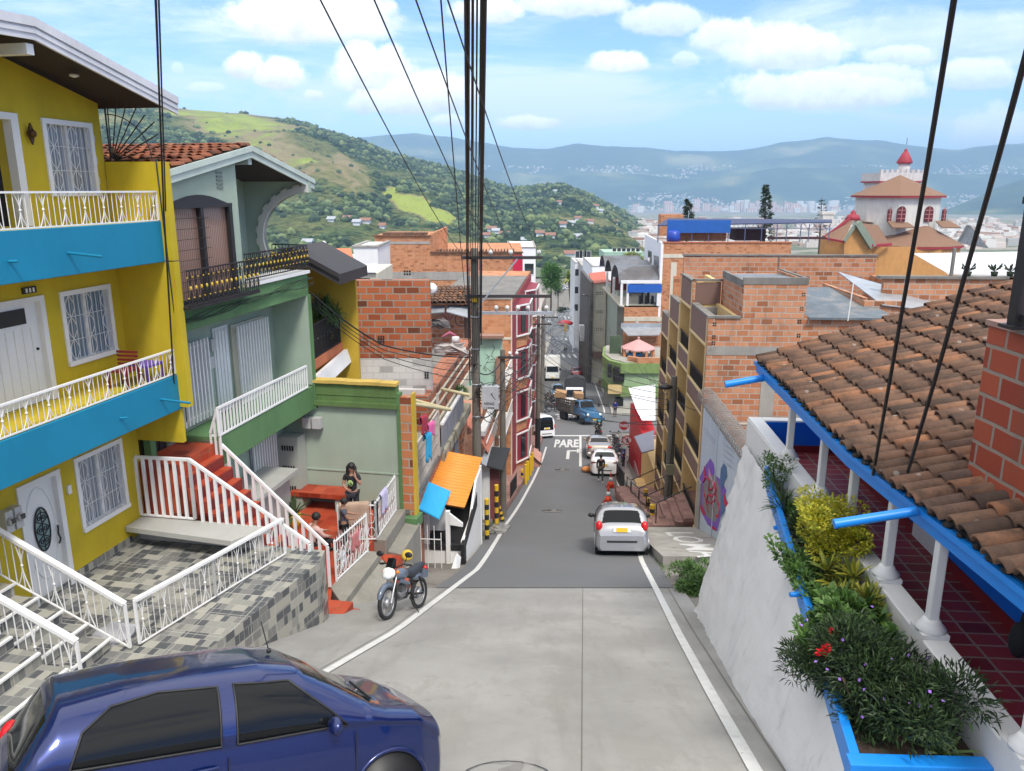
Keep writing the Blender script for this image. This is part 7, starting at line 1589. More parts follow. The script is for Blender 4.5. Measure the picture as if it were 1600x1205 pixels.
HATCH=dict(top=[(-1.90,.62),(-1.86,.86),(-1.80,.96),(-1.74,1.02),(-1.52,1.38),(-1.46,1.44),(-1.0,1.485),(-.4,1.50),(.1,1.49),(.42,1.43),(.72,1.27),(1.08,1.05),(1.2,1.0),(1.5,.93),(1.75,.82),(1.85,.70),(1.91,.50)],belt=[(-1.9,.60),(-1.6,1.0),(-1.3,.98),(.6,.93),(1.1,.90),(1.5,.82),(1.91,.5)],wid=[(-1.90,.66),(-1.85,.74),(-1.7,.79),(-1.3,.82),(0,.83),(1.2,.81),(1.55,.77),(1.78,.66),(1.87,.52),(1.91,.42)],win=[[(-1.38,1.01),(-.30,.975),(-.30,1.40),(-.75,1.42),(-1.10,1.38),(-1.30,1.25)],[(-.17,.97),(.78,.95),(.62,1.10),(.30,1.36),(-.17,1.40)]],glass_top=[(.46,1.10,.52,.60),(-1.755,-1.535,.60,.52)],wheels=(-1.22,1.2),wz=.29,wr=.29,arch=.36,doors=(-.24,.86,-1.1),mirror=(.62,1.0),handles=(-.42,-1.28+.45),lamps=[('headlight',1.60,.54,.70,(.20,.14,.085),CLR_L),('tail_lamp',-1.72,.69,.86,(.10,.085,.17),RED_L)],plate=.72,bump=.42,wiper=(1.12,-.5,1.04),ant=(.3,0,1.485),sill=.18)
def on_slope(T_,x,y,yaw,sc=1.0,dz=0):
 n=Vector((0,-(gz(y+.8)-gz(y-.8))/1.6,1)).normalized();f=Vector((math.cos(yaw),math.sin(yaw),0));f=(f-n*f.dot(n)).normalized();l=n.cross(f)
 M=Matrix((f,l,n)).transposed().to_4x4();o=getattr(T_,'o',T_);o.matrix_world=Matrix.Translation((x,y,gz(y)+dz))@M@Matrix.Scale(sc,4);return T_
c1=car('parked_car','glossy dark blue hatchback parked in the near left corner','car',HATCH,paint('metallic_blue_paint',(.002,.014,.105),.5),nx=150,nz=22)
on_slope(c1,-2.42,5.68,.60,.95,-.08)
mb=MB()
for(x,y)in((.05,.36),(.05,-.36),(-.85,.36),(-.85,-.36)):mb.ball((x-.1,y,1.02),.2,8,(.5,1,1.35))
c1.part('seat',mb,SEAL)
mb=MB()
for sd in(-1,1):mb.beam((-1.09,sd*.775,.99),(-1.09,sd*.60,1.385),.028,.02)
c1.part('window_divider',mb,SEAL)
HS2={**HATCH};HS2['lamps']=[('headlight',1.66,.56,.70,(.20,.14,.085),CLR_L),('tail_lamp',-1.79,.68,.90,(.10,.11,.16),RED_L)];HS2['chrome']=True;HS2['black_mirror']=True;HS2['plate']=.80;HS2['bump']=.45
c2=car('parked_car','silver hatchback with round red tail lamps on the right white line','car',HS2,paint('silver_paint',(.36,.37,.39),.5),nx=110,nz=14)
on_slope(c2,3.56,23.9,R(84.5),1.02)
SEDAN=dict(top=[(-2.25,.66),(-2.22,.95),(-2.14,1.04),(-1.75,1.10),(-1.55,1.13),(-1.0,1.36),(-.75,1.42),(-.2,1.45),(.3,1.40),(.6,1.28),(1.1,1.02),(1.6,.93),(2.1,.78),(2.25,.5)],belt=[(-2.25,.62),(-1.8,.95),(1.1,.90),(1.8,.75),(2.25,.5)],wid=[(-2.25,.68),(-2.18,.80),(-1.9,.88),(0,.90),(1.4,.88),(2.0,.72),(2.25,.5)],win=[[(-1.25,1.0),(-.25,.98),(-.25,1.33),(-.8,1.32)],[(-.15,.98),(.85,.96),(.35,1.30),(-.15,1.34)]],glass_top=[(.38,1.05,.55,.68),(-1.50,-.95,.66,.55)],wheels=(-1.35,1.35),wz=.31,wr=.31,arch=.38,doors=(-.2,.9),mirror=(.75,1.0),handles=(-.5,.3),lamps=[('headlight',1.95,.6,.68,(.22,.13,.08),CLR_L),('tail_lamp',-2.12,.62,.88,(.12,.24,.06),mat('dark_tail_lamp',(.12,.004,.008),.15))],plate=.74,bump=.40,wiper=(1.1,-.5,1.05),ant=(-.7,0,1.42),sill=.2)
c3=car('parked_car','white sedan with dark slit tail lamps beside the man in black','car',SEDAN,paint('white_car_paint',(.78,.78,.78),.0),nx=70,nz=8)
on_slope(c3,6.02,48.5,R(84))
SED2={**SEDAN};SED2['lamps']=[('headlight',1.95,.6,.68,(.22,.13,.08),CLR_L),('tail_lamp',-2.12,.66,.88,(.12,.20,.09),RED_L)]
c4=car('parked_car','beige sedan parked ahead of the white sedan','car',SED2,paint('champagne_paint',(.42,.37,.30),.5),nx=60,nz=7);on_slope(c4,6.3,54.5,R(86))
VAN=dict(top=[(-2.0,.7),(-1.99,1.2),(-1.93,1.75),(-1.8,1.88),(-1,1.92),(.6,1.90),(1.0,1.78),(1.5,1.25),(1.75,1.05),(1.95,.9),(2.0,.5)],belt=[(-2,.68),(-1.9,1.1),(1.5,1.05),(2,.5)],wid=[(-2.0,.74),(-1.9,.80),(1.3,.8),(1.8,.7),(2.0,.55)],win=[[(-1.7,1.18),(-.7,1.18),(-.7,1.62),(-1.7,1.62)],[(.3,1.15),(1.25,1.12),(.85,1.6),(.3,1.62)]],glass_top=[(.98,1.5,.62,.7),(-1.985,-1.93,.60,.56)],wheels=(-1.3,1.3),wz=.29,wr=.29,arch=.35,doors=(.2,),mirror=(1.1,1.2),handles=(.4,),lamps=[('headlight',1.85,.6,.75,(.12,.12,.12),CLR_L),('tail_lamp',-1.97,.74,.95,(.05,.06,.22),RED_L)],plate=.85,bump=.4,wiper=(-2.0,-.4,1.15),ant=(.4,0,1.9),tum=.16,sill=.22)
c5=car('minivan','white minivan with a black rear window turning out at the left of the crossing','van',VAN,paint('white_car_paint',(.78,.78,.78),.0),nx=60,nz=9);on_slope(c5,2.0,63.2,R(115))
c6=car('jeep','small blue car coming down behind the zebra crossing','car',HATCH,paint('sky_blue_car_paint',(.05,.16,.32),.2),nx=40,nz=5);on_slope(c6,8.2,147,R(-90))
c7=car('taxi_car','red and blue car driving up toward the black tarpaulin truck','car',HATCH,paint('red_car_paint',(.36,.02,.03),.2),nx=40,nz=5);on_slope(c7,10.8,128,R(-95),1.1)
c8=car('pickup_cab','light blue car behind the parked motorcycles at left','car',VAN,paint('pale_blue_car_paint',(.10,.20,.33),.2),nx=40,nz=5);on_slope(c8,5.6,94,R(-88),.95)
for i,(px,py,yw,cc,nm)in enumerate(((885,453,200,(.6,.6,.62),'pale silver'),(898,452,180,(.12,.03,.03),'dark red'),(878,450,10,(.5,.5,.5),'grey'))):
 g_=gnd(px,py);c=car('far_car',nm+' car parked by the palm at the far end of the street','car',HATCH,paint(nm.replace(' ','_')+'_car',cc),nx=24,nz=4);on_slope(c,g_.x,g_.y,R(yw),1.1)
def truck(name,label,x,y,yaw,cabc,bodyf,scale=1,bonnet=False):
 T_=T(name,label,'truck',(0,0,0));mb=MB()
 if bonnet:
  mb.hexa([(.3,-.85,.75),(1.6,-.8,.75),(1.6,.8,.75),(.3,.85,.75),(.3,-.85,1.45),(1.5,-.78,1.38),(1.5,.78,1.38),(.3,.85,1.45)]);mb.hexa([(1.4,-.85,.6),(2.9,-.7,.6),(2.9,.7,.6),(1.4,.85,.6),(1.4,-.78,1.38),(2.8,-.6,1.15),(2.8,.6,1.15),(1.4,.78,1.38)]);mb.hexa([(.3,-.85,1.45),(1.5,-.78,1.38),(1.5,.78,1.38),(.3,.85,1.45),(.4,-.72,2.1),(1.1,-.68,2.08),(1.1,.68,2.08),(.4,.72,2.1)])
  for s in(-1,1):mb.ball((2.2,s*.85,.78),.52,12,(1.2,.38,.62))
 else:mb.hexa([(1.6,-1,.6),(2.9,-1,.6),(2.9,1,.6),(1.6,1,.6),(1.6,-.95,2.3),(2.65,-.9,2.3),(2.65,.9,2.3),(1.6,.95,2.3)])
 cab=T_.part('cab',mb,cabc,mod=bevel(.07,3));mb=MB()
 if bonnet:mb.hexa([(1.48,-.66,1.5),(1.49,-.66,1.5),(1.49,.66,1.5),(1.48,.66,1.5),(1.16,-.58,2.0),(1.2,-.58,2.0),(1.2,.58,2.0),(1.16,.58,2.0)]);mb.hexa([(1.485,-.7,1.48),(1.50,-.7,1.48),(1.50,.7,1.48),(1.485,.7,1.48),(1.14,-.6,2.02),(1.16,-.6,2.02),(1.16,.6,2.02),(1.14,.6,2.02)]);[mb.box(.5,1.1,s*.8-.02,s*.8+.02,1.5,1.95)for s in(-1,1)]
 else:mb.hexa([(2.84,-.85,1.35),(2.87,-.85,1.35),(2.87,.85,1.35),(2.84,.85,1.35),(2.69,-.8,2.1),(2.72,-.8,2.1),(2.72,.8,2.1),(2.69,.8,2.1)]);[mb.box(1.8,2.6,s*.99-.02,s*.99+.02,1.4,2.0)for s in(-1,1)]
 T_.part('windscreen',mb,CGL,cab)
 mb=MB();fx=2.92 if bonnet else 2.95;mb.box(fx,fx+.12,-1.0,1.0,.42,.66);T_.part('bumper',mb,mat('truck_bumper_blue',(.02,.08,.16),.5)if bonnet else WHITE);mb=MB();mb.box(fx+.12,fx+.13,-.2,.2,.46,.6);T_.part('number_plate',mb,PLATE_Y)
 for s in(-1,1):mb=MB();mb.ball((fx-.06,s*.62,.95 if bonnet else .85),.13,10,(.5,1,1));T_.part('headlight',mb,CLR_L);mb=MB();mb.box(1.5 if bonnet else 2.7,1.58 if bonnet else 2.78,s*1.12-.09,s*1.12+.09,1.5,1.85);T_.part('mirror',mb,SEAL)
 for wx in(2.15 if bonnet else 2.2,-1.6,-2.3):
  for s in(-1,1):mb=MB();mb.lathe((wx,s*.88,.42),[(.0,-.12),(.25,-.13),(.42,-.13),(.42,.13),(.25,.13),(.0,.12)],18,'y');T_.part('wheel',mb,TYRE)
 mb=MB();mb.box(-3.1,2.0,-.45,.45,.55,.75);T_.part('chassis',mb,SEAL);bodyf(T_);on_slope(T_,x,y,yaw,scale);return T_
WOODD=mat('dark_truck_wood',(.07,.055,.045),.85,vary=.3)
def stake(T_):
 mb=MB();mb.box(-3.2,.25,-1.1,1.1,.78,.9)
 for s in(-1,1):
  for k in range(5):mb.box(-3.2,.25,s*1.1-.03,s*1.1+.03,.95+k*.24,1.12+k*.24)
  for k in range(8):mb.box(-3.15+k*.48,-3.07+k*.48,s*1.15-.03,s*1.15+.03,.8,2.15)
 mb.box(.2,.26,-1.1,1.1,.9,2.1);T_.part('stake_body',mb,WOODD)
truck('stake_truck','old blue bonneted truck with wooden stake sides turning at the crossing',6.5,71.5,R(-70),mat('old_truck_blue',(.025,.12,.24),.4,vary=.2,coat=.5),stake,1.0,True)
for i,(dx,dy,s,lab)in enumerate(((-1.3,1.5,1.1,'largest cardboard carton loaded on the blue stake truck'),(.35,1.0,.9,'cardboard carton at the cab end of the blue stake truck'))):
 mb=MB();mb.box(-s/2,s/2,-s*.4,s*.4,0,.55);o=single('cardboard_box',lab,'box',mb,mat('cardboard',(.38,.22,.11),.9),mod=bevel(.01));place(o,(6.0+dx,72.4+dy,gz(73)+2.05),R(20*i-10),.12,.1)
def tarp(T_):
 mb=MB();mb.prism([(-3.2,y,z)for y,z in((-1.15,.8),(1.15,.8),(1.15,2.9),(.9,3.2),(0,3.4),(-.9,3.2),(-1.15,2.9))],(4.5,0,0));T_.part('tarpaulin',mb,mat('black_tarpaulin',(.028,.030,.034),.6,vary=.3,bump=.4,bscale=3))
truck('covered_truck','truck with a tall black tarpaulin and a white cab waiting behind the blue truck',7.0,84.5,R(-96),WHITE,tarp)
def boxb(T_):
 mb=MB();mb.box(-3.2,1.4,-1.15,1.15,.8,3.4);bx_=T_.part('cargo_box',mb,WHITE,mod=bevel(.04));mb=MB();[mb.box(-3.23,-3.2,-1.1,1.1,1.2+k*.35,1.23+k*.35)for k in range(6)];mb.box(-3.24,-3.2,-.02,.02,1,3.3);T_.part('box_ribs',mb,GALV,bx_)
truck('box_truck','white box truck in the left lane below the zebra crossing',6.5,124,R(-92),WHITE,boxb,1.1)
def moto(label,body,near=False,group=None,headlamp=True):
 T_=T('motorcycle',label,'motorcycle',(0,0,0),W0,group);n=28 if near else 14
 for x in(.66,-.62):
  mb=MB();mb.tube([(x+.29*math.cos(a*2*PI/n),0,.31+.29*math.sin(a*2*PI/n))for a in range(n+1)],.042,8,cap=False);wh=T_.part('wheel',mb,TYRE)
  mb=MB();mb.tube([(x+.245*math.cos(a*2*PI/n),0,.31+.245*math.sin(a*2*PI/n))for a in range(n+1)],.014,5,cap=False);mb.lathe((x,0,.31),[(.09,-.04),(.09,.04)],12,'y')
  if near:
   for a in range(18):aa=a*PI/9;mb.tube([(x+.05*math.cos(aa+.5),.02*(-1)**a,.31+.05*math.sin(aa+.5)),(x+.245*math.cos(aa),0,.31+.245*math.sin(aa))],.003,3)
   mb.lathe((x,-.05,.31),[(.12,0),(.12,.005),(.05,.005)],16,'y')
  T_.part('rim',mb,RIM,wh)
 mb=MB()
 for s in(-1,1):mb.tube([(.66,s*.09,.31),(.60,s*.09,.50)],.028,8);mb.tube([(.60,s*.09,.50),(.42,s*.09,.92)],.02,8)
 T_.part('front_fork',mb,RIM)
 mb=MB();mb.tube([(.66+.33*math.cos(a*PI/12),0,.33+.33*math.sin(a*PI/12))for a in range(1,10)],[.03,.055,.06,.06,.06,.06,.06,.055,.03],8);T_.part('mudguard',mb,body)
 mb=MB();mb.tube([(.42,0,.88),(.1,0,.62),(-.3,0,.58),(-.7,0,.78)],.024,7);mb.tube([(.42,0,.8),(.3,0,.35),(-.1,0,.30),(-.2,0,.55)],.022,7);[mb.tube([(-.15,s*.1,.36),(-.62,s*.1,.31)],.022,6)for s in(-1,1)];[mb.tube([(-.6,s*.12,.35),(-.42,s*.12,.68)],.024,6)for s in(-1,1)];T_.part('frame',mb,BLACKM)
 mb=MB();mb.ball((.14,0,.43),.13,10,(1.1,.8,1));mb.box(.05,.26,-.08,.08,.46,.62);[mb.box(.03,.28,-.10,.10,.48+k*.03,.49+k*.03)for k in range(5)];T_.part('engine',mb,mat('engine_alloy',(.24,.24,.25),.4,metal=.6))
 mb=MB();mb.tube([(.2,-.13,.42),(.1,-.15,.24),(-.3,-.16,.26),(-.75,-.17,.40)],[.02,.025,.04,.045],8);T_.part('exhaust',mb,RIM)
 mb=MB();mb.ball((.16,0,.80),.2,14,(1.25,.68,.62));mb.tube([(.34,s*.12,.70)if s else 0 for s in(1,)]+[(.1,.15,.62)],.05,6);T_.part('fuel_tank',mb,body)
 mb=MB();mb.tube([(.0,0,.80),(-.25,0,.77),(-.5,0,.83),(-.78,0,.90)],[.08,.12,.11,.05],10);T_.part('seat',mb,mat('seat_vinyl',(.03,.035,.045),.5))
 mb=MB();mb.ball((-.45,0,.68),.16,10,(1.4,.75,.6));mb.box(-.95,-.7,-.04,.04,.60,.80);T_.part('side_panel',mb,body)
 mb=MB();mb.ball((-.86,0,.80),.06,8,(1,1.3,.8));T_.part('tail_lamp',mb,RED_L)
 mb=MB();mb.ball((.62,0,.88),.13,12,(.7,1.15,.95));hl=T_.part('headlight_shell',mb,body if not near else WHITE)
 if near:mb=MB();mb.ball((.69,0,.83),.095,10,(.5,1.1,.7));T_.part('headlight',mb,CLR_L,hl);mb=MB();mb.hexa([(.55,-.11,.98),(.68,-.07,.93),(.68,.07,.93),(.55,.11,.98),(.50,-.1,1.15),(.52,-.06,1.17),(.52,.06,1.17),(.50,.1,1.15)]);T_.part('windshield',mb,CGL,hl)
 mb=MB();mb.tube([(.36,-.36,1.02),(.40,-.2,1.04),(.46,-.08,.98),(.46,.08,.98),(.40,.2,1.04),(.36,.36,1.02)],.016,7);[mb.tube([(.38,s*.26,1.03),(.35,s*.37,1.02)],.024,7)for s in(-1,1)];T_.part('handlebar',mb,BLACKM)
 for s in(-1,1):
  mb=MB();mb.tube([(.40,s*.22,1.04),(.42,s*.30,1.20)],.008,5);mb.ball((.42,s*.33,1.23),.075,10,(.35,1.2,.8));T_.part('mirror',mb,BLACKM)
  mb=MB();mb.ball((.55,s*.16,.90),.04,8);T_.part('turn_signal',mb,mat('amber_lamp',(.7,.2,.01),.3))
 mb=MB();mb.tube([(.0,.12,.32),(-.08,.3,.02)],.012,6);[mb.tube([(-.05,s*.1,.32),(-.05,s*.26,.32)],.016,6)for s in(-1,1)];T_.part('side_stand',mb,BLACKM)
 return T_
mt=moto('grey blue motorcycle with a white headlamp fairing parked by the granite kerb',mat('grey_blue_tank',(.10,.13,.18),.3,coat=.8),True)
on_slope(mt,-2.10,13.78,R(-111),.95)
mb=MB();c=ptY(636,868,14.7);mb.lathe((0,0,0),[(.0,.03),(.07,.02),(.12,0),(.11,-.02),(0,-.01)],18);o=single('sun_hat','round yellow cap hanging behind the motorcycle handlebar','cap',mb,mat('cap_yellow',(.62,.42,.05),.8));place(o,c,0,R(60));o['category']='cap'
mb2=moto('black motorcycle standing at the crossing beside the stop sign',mat('black_gloss',(.02,.02,.02),.3,coat=.6),group='motorcycles by the stop sign')
on_slope(mb2,7.0,60.8,R(100))
labs=['blue motorcycle parked behind the no pedestrians sign','dark motorcycle parked beside the beige sedan','black scooter parked between the sign posts','motorcycle nearest the kerb beside the white sedan']
bc=[(.02,.06,.3),(.02,.02,.025),(.03,.03,.03),(.08,.09,.12)]
for i,(x,y)in enumerate(((7.5,50.2),(7.75,54.2),(7.9,57),(7.6,52.2))):
 c=copy_tree(mb2.o);c['label']=labs[i];on_slope(c,x,y,R(80+i*9))
 for ch in c.children:
  if ch.name.startswith(('fuel_tank','side_panel','mudguard','headlight_shell')):ch.data=ch.data.copy();ch.data.materials[0]=mat('moto_paint_'+'abcd'[i],bc[i],.3,coat=.6)
pos=[(3.6,78.5,60),(4.4,80.5,30),(3.4,82.5,80),(4.6,84,70),(3.7,86.5,50),(4.7,88.5,75),(5.3,79.5,20),(4.0,90.5,60)]
for i,(x,y,a)in enumerate(pos):
 c=copy_tree(mb2.o);c['group']='motorcycles parked past the crossing';c['label']=('nearest','second','third','fourth','fifth','sixth','lane-side','farthest')[i]+' dark motorcycle in the row past the crossing on the left';on_slope(c,x,y,R(a))
bk2=bicycle(Vector((0,0,0)),.9,'red bicycle standing on the sidewalk at the iron railing',mat('bike_red',(.3,.03,.03),.4));g_=gnd(815,720);bk2.o.location=(g_.x-.9,g_.y,g_.z+.55);bk2.o.rotation_euler=(0,0,R(80))
#  SIGNS, CONES
RSG=mat('sign_red',(.58,.01,.02),.4);SWH=mat('sign_white',(.75,.75,.75),.5)
def sign(name,label,cat,px,py,basepx,basepy,r,kind,Y=None):
 g_=gnd(basepx,basepy);Y=g_.y;c=ptY(px,py,Y);T_=T(name,label,cat,(g_.x,g_.y,g_.z));mb=MB();mb.beam((g_.x,Y+.03,g_.z),(c.x,Y+.03,c.z+(.0 if kind=='stop' else .3)),.07);T_.part('post',mb,SWH)
 mb=MB();n=8 if kind=='stop' else 28;ph=PI/8 if kind=='stop' else 0
 ring=lambda rr,y:[(c.x+rr*math.cos(k*2*PI/n+ph),y,c.z+rr*math.sin(k*2*PI/n+ph))for k in range(n)]
 mb.prism(ring(r,Y-.03),(0,.03,0));pl=T_.part('sign_plate',mb,RSG)
 if kind=='stop':
  mb=MB();text_on(mb,'PARE',(c.x-r*.72,Y-.036,c.z-r*.33),(r*1.44,0,0),(0,0,r*.66),.03);T_.part('lettering',mb,SWH,pl)
  mb=MB();P=ring(r*.94,Y-.034);mb.tube(P+P[:1],.02,4);T_.part('border',mb,SWH,pl)
 else:
  mb=MB();mb.prism(ring(r*.82,Y-.034),(0,.003,0));T_.part('white_disc',mb,SWH,pl)
  mb=MB();mb.ball((c.x+.02,Y-.05,c.z+r*.42),r*.11,8,(1,.2,1));mb.tube([(c.x,Y-.04,c.z+r*.28),(c.x,Y-.04,c.z-r*.05)],r*.11,6);[mb.tube([(c.x,Y-.04,c.z-r*.05),(c.x+s*r*.2,Y-.04,c.z-r*.55)],r*.06,5)for s in(-1,1)];[mb.tube([(c.x,Y-.04,c.z+r*.25),(c.x+s*r*.25,Y-.04,c.z+r*.0)],r*.05,5)for s in(-1,1)];T_.part('walking_figure',mb,BLACKM,pl)
  mb=MB();mb.beam((c.x-r*.6,Y-.055,c.z+r*.6),(c.x+r*.6,Y-.055,c.z-r*.6),.02,r*.16);T_.part('red_bar',mb,RSG,pl)
sign('stop_sign','red octagonal stop sign on a leaning post at the crossing','road sign',975,665,968,695,.42,'stop')
sign('no_pedestrians_sign','round white sign with a crossed out walking figure','road sign',980,688,977,737,.32,'np')
def cone(label,x,y,s):
 T_=T('traffic_cone',label,'traffic cone',(x,y,gz(y)),W0,'traffic cones behind the silver hatchback');z=gz(y);n=18;P=lambda f:.17*s*(1-f)+.025*f
 mb=MB();mb.lathe((x,y,z),[(P(0),.03*s),(P(.45),.33*s),(P(.45),.33*s)],n);mb.lathe((x,y,z),[(P(.72),.52*s),(P(1),.74*s),(0,.75*s)],n);T_.part('cone_body',mb,mat('cone_orange',(.80,.07,.02),.5));mb=MB();mb.lathe((x,y,z),[(P(.45)+.003,.33*s),(P(.72)+.003,.52*s)],n);T_.part('white_collar',mb,SWH);mb=MB();mb.box(x-.22*s,x+.22*s,y-.22*s,y+.22*s,z+.005,z+.04);T_.part('cone_base',mb,mat('cone_base_dark',(.25,.03,.02),.7))
g1,g2=gnd(954,762),gnd(953,786);cone('tall plain orange traffic cone behind the white sedan',g1.x,g1.y,1.25);cone('orange and white traffic cone just beyond the silver hatchback',g2.x-.1,g2.y,1.2)
mb=MB();g_=gnd(961,778);mb.tube([(0,0,.3),(0,0,1.25)],.025,7);SHV=T('shovel','shovel with a pale blade stuck between the cones and the right line','shovel',g_);mb.v=[v+g_ for v in mb.v];SHV.part('handle',mb,mat('shovel_handle',(.55,.14,.10),.6));mb=MB();mb.prism([g_+Vector(v)for v in((-.14,0,.45),(.14,0,.45),(.15,0,.12),(0,0,0),(-.15,0,.12))],(0,.03,0));SHV.part('blade',mb,mat('pale_blade',(.55,.55,.52),.5))
mb=MB();g_=gnd(926,738);mb.ball(g_+Vector((-.3,0,.2)),.34,10,(1.4,.8,.6));single('orange_sack','orange bag lying on the road beside the white sedan','bag',mb,mat('orange_cloth',(.55,.22,.06),.8,vary=.3))
#  PEOPLE
def skin_mesh(name,joints,edges,col,parent,sub=2,root=0,label=None):
 me=bpy.data.meshes.new(name);names=list(joints);idx={n:i for i,n in enumerate(names)}
 me.from_pydata([joints[n][0]for n in names],[(idx[a],idx[b])for a,b in edges],[]);me.update();o=bpy.data.objects.new(name,me);COL.objects.link(o)
 m=o.modifiers.new('skin','SKIN');m.use_smooth_shade=True;s=o.modifiers.new('sub','SUBSURF');s.levels=s.render_levels=sub
 sv=me.skin_vertices[0].data if me.skin_vertices else None
 if sv is None:bm=bmesh.new();bm.from_mesh(me);bm.verts.layers.skin.verify();bm.to_mesh(me);bm.free();sv=me.skin_vertices[0].data
 for n in names:r=joints[n][1];sv[idx[n]].radius=r if isinstance(r,tuple)else(r,r)
 sv[root].use_root=True
 dg=bpy.context.evaluated_depsgraph_get();ev=bpy.data.meshes.new_from_object(o.evaluated_get(dg));bpy.data.objects.remove(o)
 V=[v.co.copy()for v in ev.vertices];F=[list(p.vertices)for p in ev.polygons];bpy.data.meshes.remove(ev);mb=MB();mb.add(V,F,r=.5,sm=True);return mb
def person(label,loc,rz,h=1.65,shirt=(.02,.02,.022),pants=(.03,.03,.04),hair=(.012,.009,.008),skin=(.33,.17,.11),pose=None,long_hair=False,sleeves=True,near=False,female=False,shoes=(.03,.03,.03),helmet=None,lift=0,group=None,bald=False):
 k=h/1.7;J=dict(pelvis=(0,0,.93),belly=(0,.0,1.08),chest=(0,0,1.28),neck=(0,0,1.45),head0=(0,.01,1.53),head=(0,.02,1.61),top=(0,.01,1.67),shl=(-.17,0,1.40),ell=(-.22,-.01,1.13),wrl=(-.22,.06,.90),hal=(-.22,.09,.82),shr=(.17,0,1.40),elr=(.22,-.01,1.13),wrr=(.22,.06,.90),har=(.22,.09,.82),hil=(-.09,0,.88),knl=(-.10,.02,.50),anl=(-.10,-.02,.09),tol=(-.11,.13,.03),hir=(.09,0,.88),knr=(.10,.02,.50),anr=(.10,-.02,.09),tor=(.11,.13,.03))
 if pose:J.update(pose)
 Rr=dict(pelvis=(.13,.10),belly=(.12,.09),chest=(.145,.10),neck=.05,head0=.065,head=.092,top=.06,shl=.06,ell=.042,wrl=.028,hal=.024,shr=.06,elr=.042,wrr=.028,har=.024,hil=.085,knl=.055,anl=.038,tol=.032,hir=.085,knr=.055,anr=.038,tor=.032)
 if female:Rr['chest']=(.13,.10);Rr['belly']=(.105,.08)
 Jw={n:(Vector(p)*k,tuple(x*k for x in(Rr[n]if isinstance(Rr[n],tuple)else(Rr[n],Rr[n]))))for n,p in J.items()}
 E=[('pelvis','belly'),('belly','chest'),('chest','neck'),('neck','head0'),('head0','head'),('head','top'),('chest','shl'),('shl','ell'),('ell','wrl'),('wrl','hal'),('chest','shr'),('shr','elr'),('elr','wrr'),('wrr','har'),('pelvis','hil'),('hil','knl'),('knl','anl'),('anl','tol'),('pelvis','hir'),('hir','knr'),('knr','anr'),('anr','tor')]
 T_=T('person',label,'person',(0,0,0),W0,group);sb=2 if near else 1;SK=mat('skin_%02d'%int(skin[0]*100),skin,.55)
 mb=skin_mesh('body',Jw,E,SK,T_,sb)
 H=Vector(J['head'])*k;fw=(Vector(J['tol'])-Vector(J['anl']));
 if near:
  fd=Vector((0,1,0));mb.ball(H+Vector((0,.088,-.012))*k,.014*k,6,(.8,1.2,1.3))
  for s in(-1,1):mb.ball(H+Vector((s*.088,.0,.0))*k,.022*k,6,(.4,.8,1.2))
  for hn,wn in(('hal','wrl'),('har','wrr')):
   a,w_=Vector(J[hn])*k,Vector(J[wn])*k;d=(a-w_).normalized();sd=d.cross(Vector((.3,1,.2))).normalized();up=d.cross(sd)
   for q in range(4):b_=a+sd*(.013*(q-1.5))*k;L_=(.062,.072,.068,.052)[q]*k;mb.tube([b_,b_+d*L_*.5+up*.006,b_+d*L_*.9+up*.022],[.0085*k,.008*k,.006*k],6)
   b_=w_+d*.03*k-sd*.028*k;mb.tube([b_,b_-sd*.02*k+d*.025*k,b_-sd*.022*k+d*.05*k+up*.01],[.01*k,.009*k,.007*k],6)
 T_.part('body',mb,SK)
 g=lambda names,s:{n:(Jw[n][0],tuple(x*s for x in Jw[n][1]))for n in names}
 up=['chest','belly','pelvis','shl','shr'];ue=[('chest','belly'),('belly','pelvis'),('chest','shl'),('chest','shr')];JJ=g(up,1.13)
 for a,b_,n in(('shl','ell','sl'),('shr','elr','sr')):
  f=1.0 if sleeves==2 else .62;p=Jw[a][0].lerp(Jw[b_][0],f);JJ[n]=(p,(.058*k,.058*k));ue.append((a,n))
 if sleeves==2:
  for b_,n,w_ in(('sl','tl','wrl'),('sr','tr','wrr')):JJ[n]=(Jw[w_][0],(.04*k,.04*k));ue.append((b_,n))
 cn=lambda c:'%02d_%02d_%02d'%tuple(int(x*99)for x in c)
 T_.part('shirt',skin_mesh('shirt',JJ,ue,None,T_,sb),mat('cloth_'+cn(shirt),shirt,.9,vary=.15,nscale=8))
 lg=['pelvis','hil','knl','anl','hir','knr','anr'];T_.part('trousers',skin_mesh('trousers',g(lg,1.14),[('pelvis','hil'),('hil','knl'),('knl','anl'),('pelvis','hir'),('hir','knr'),('knr','anr')],None,T_,sb),mat('cloth_'+cn(pants),pants,.9,vary=.15,nscale=8))
 mb=MB()
 for a,b_ in(('anl','tol'),('anr','tor')):mb.tube([Jw[a][0]-Vector((0,.03,.03))*k,Jw[a][0].lerp(Jw[b_][0],.6),Jw[b_][0]+Vector((0,.02,0))],[.05*k,.048*k,.032*k],10)
 T_.part('shoes',mb,mat('shoe_'+cn(shoes),shoes,.6))
 HM=mat('hair_'+cn(hair),hair,.6,vary=.3,nscale=20)
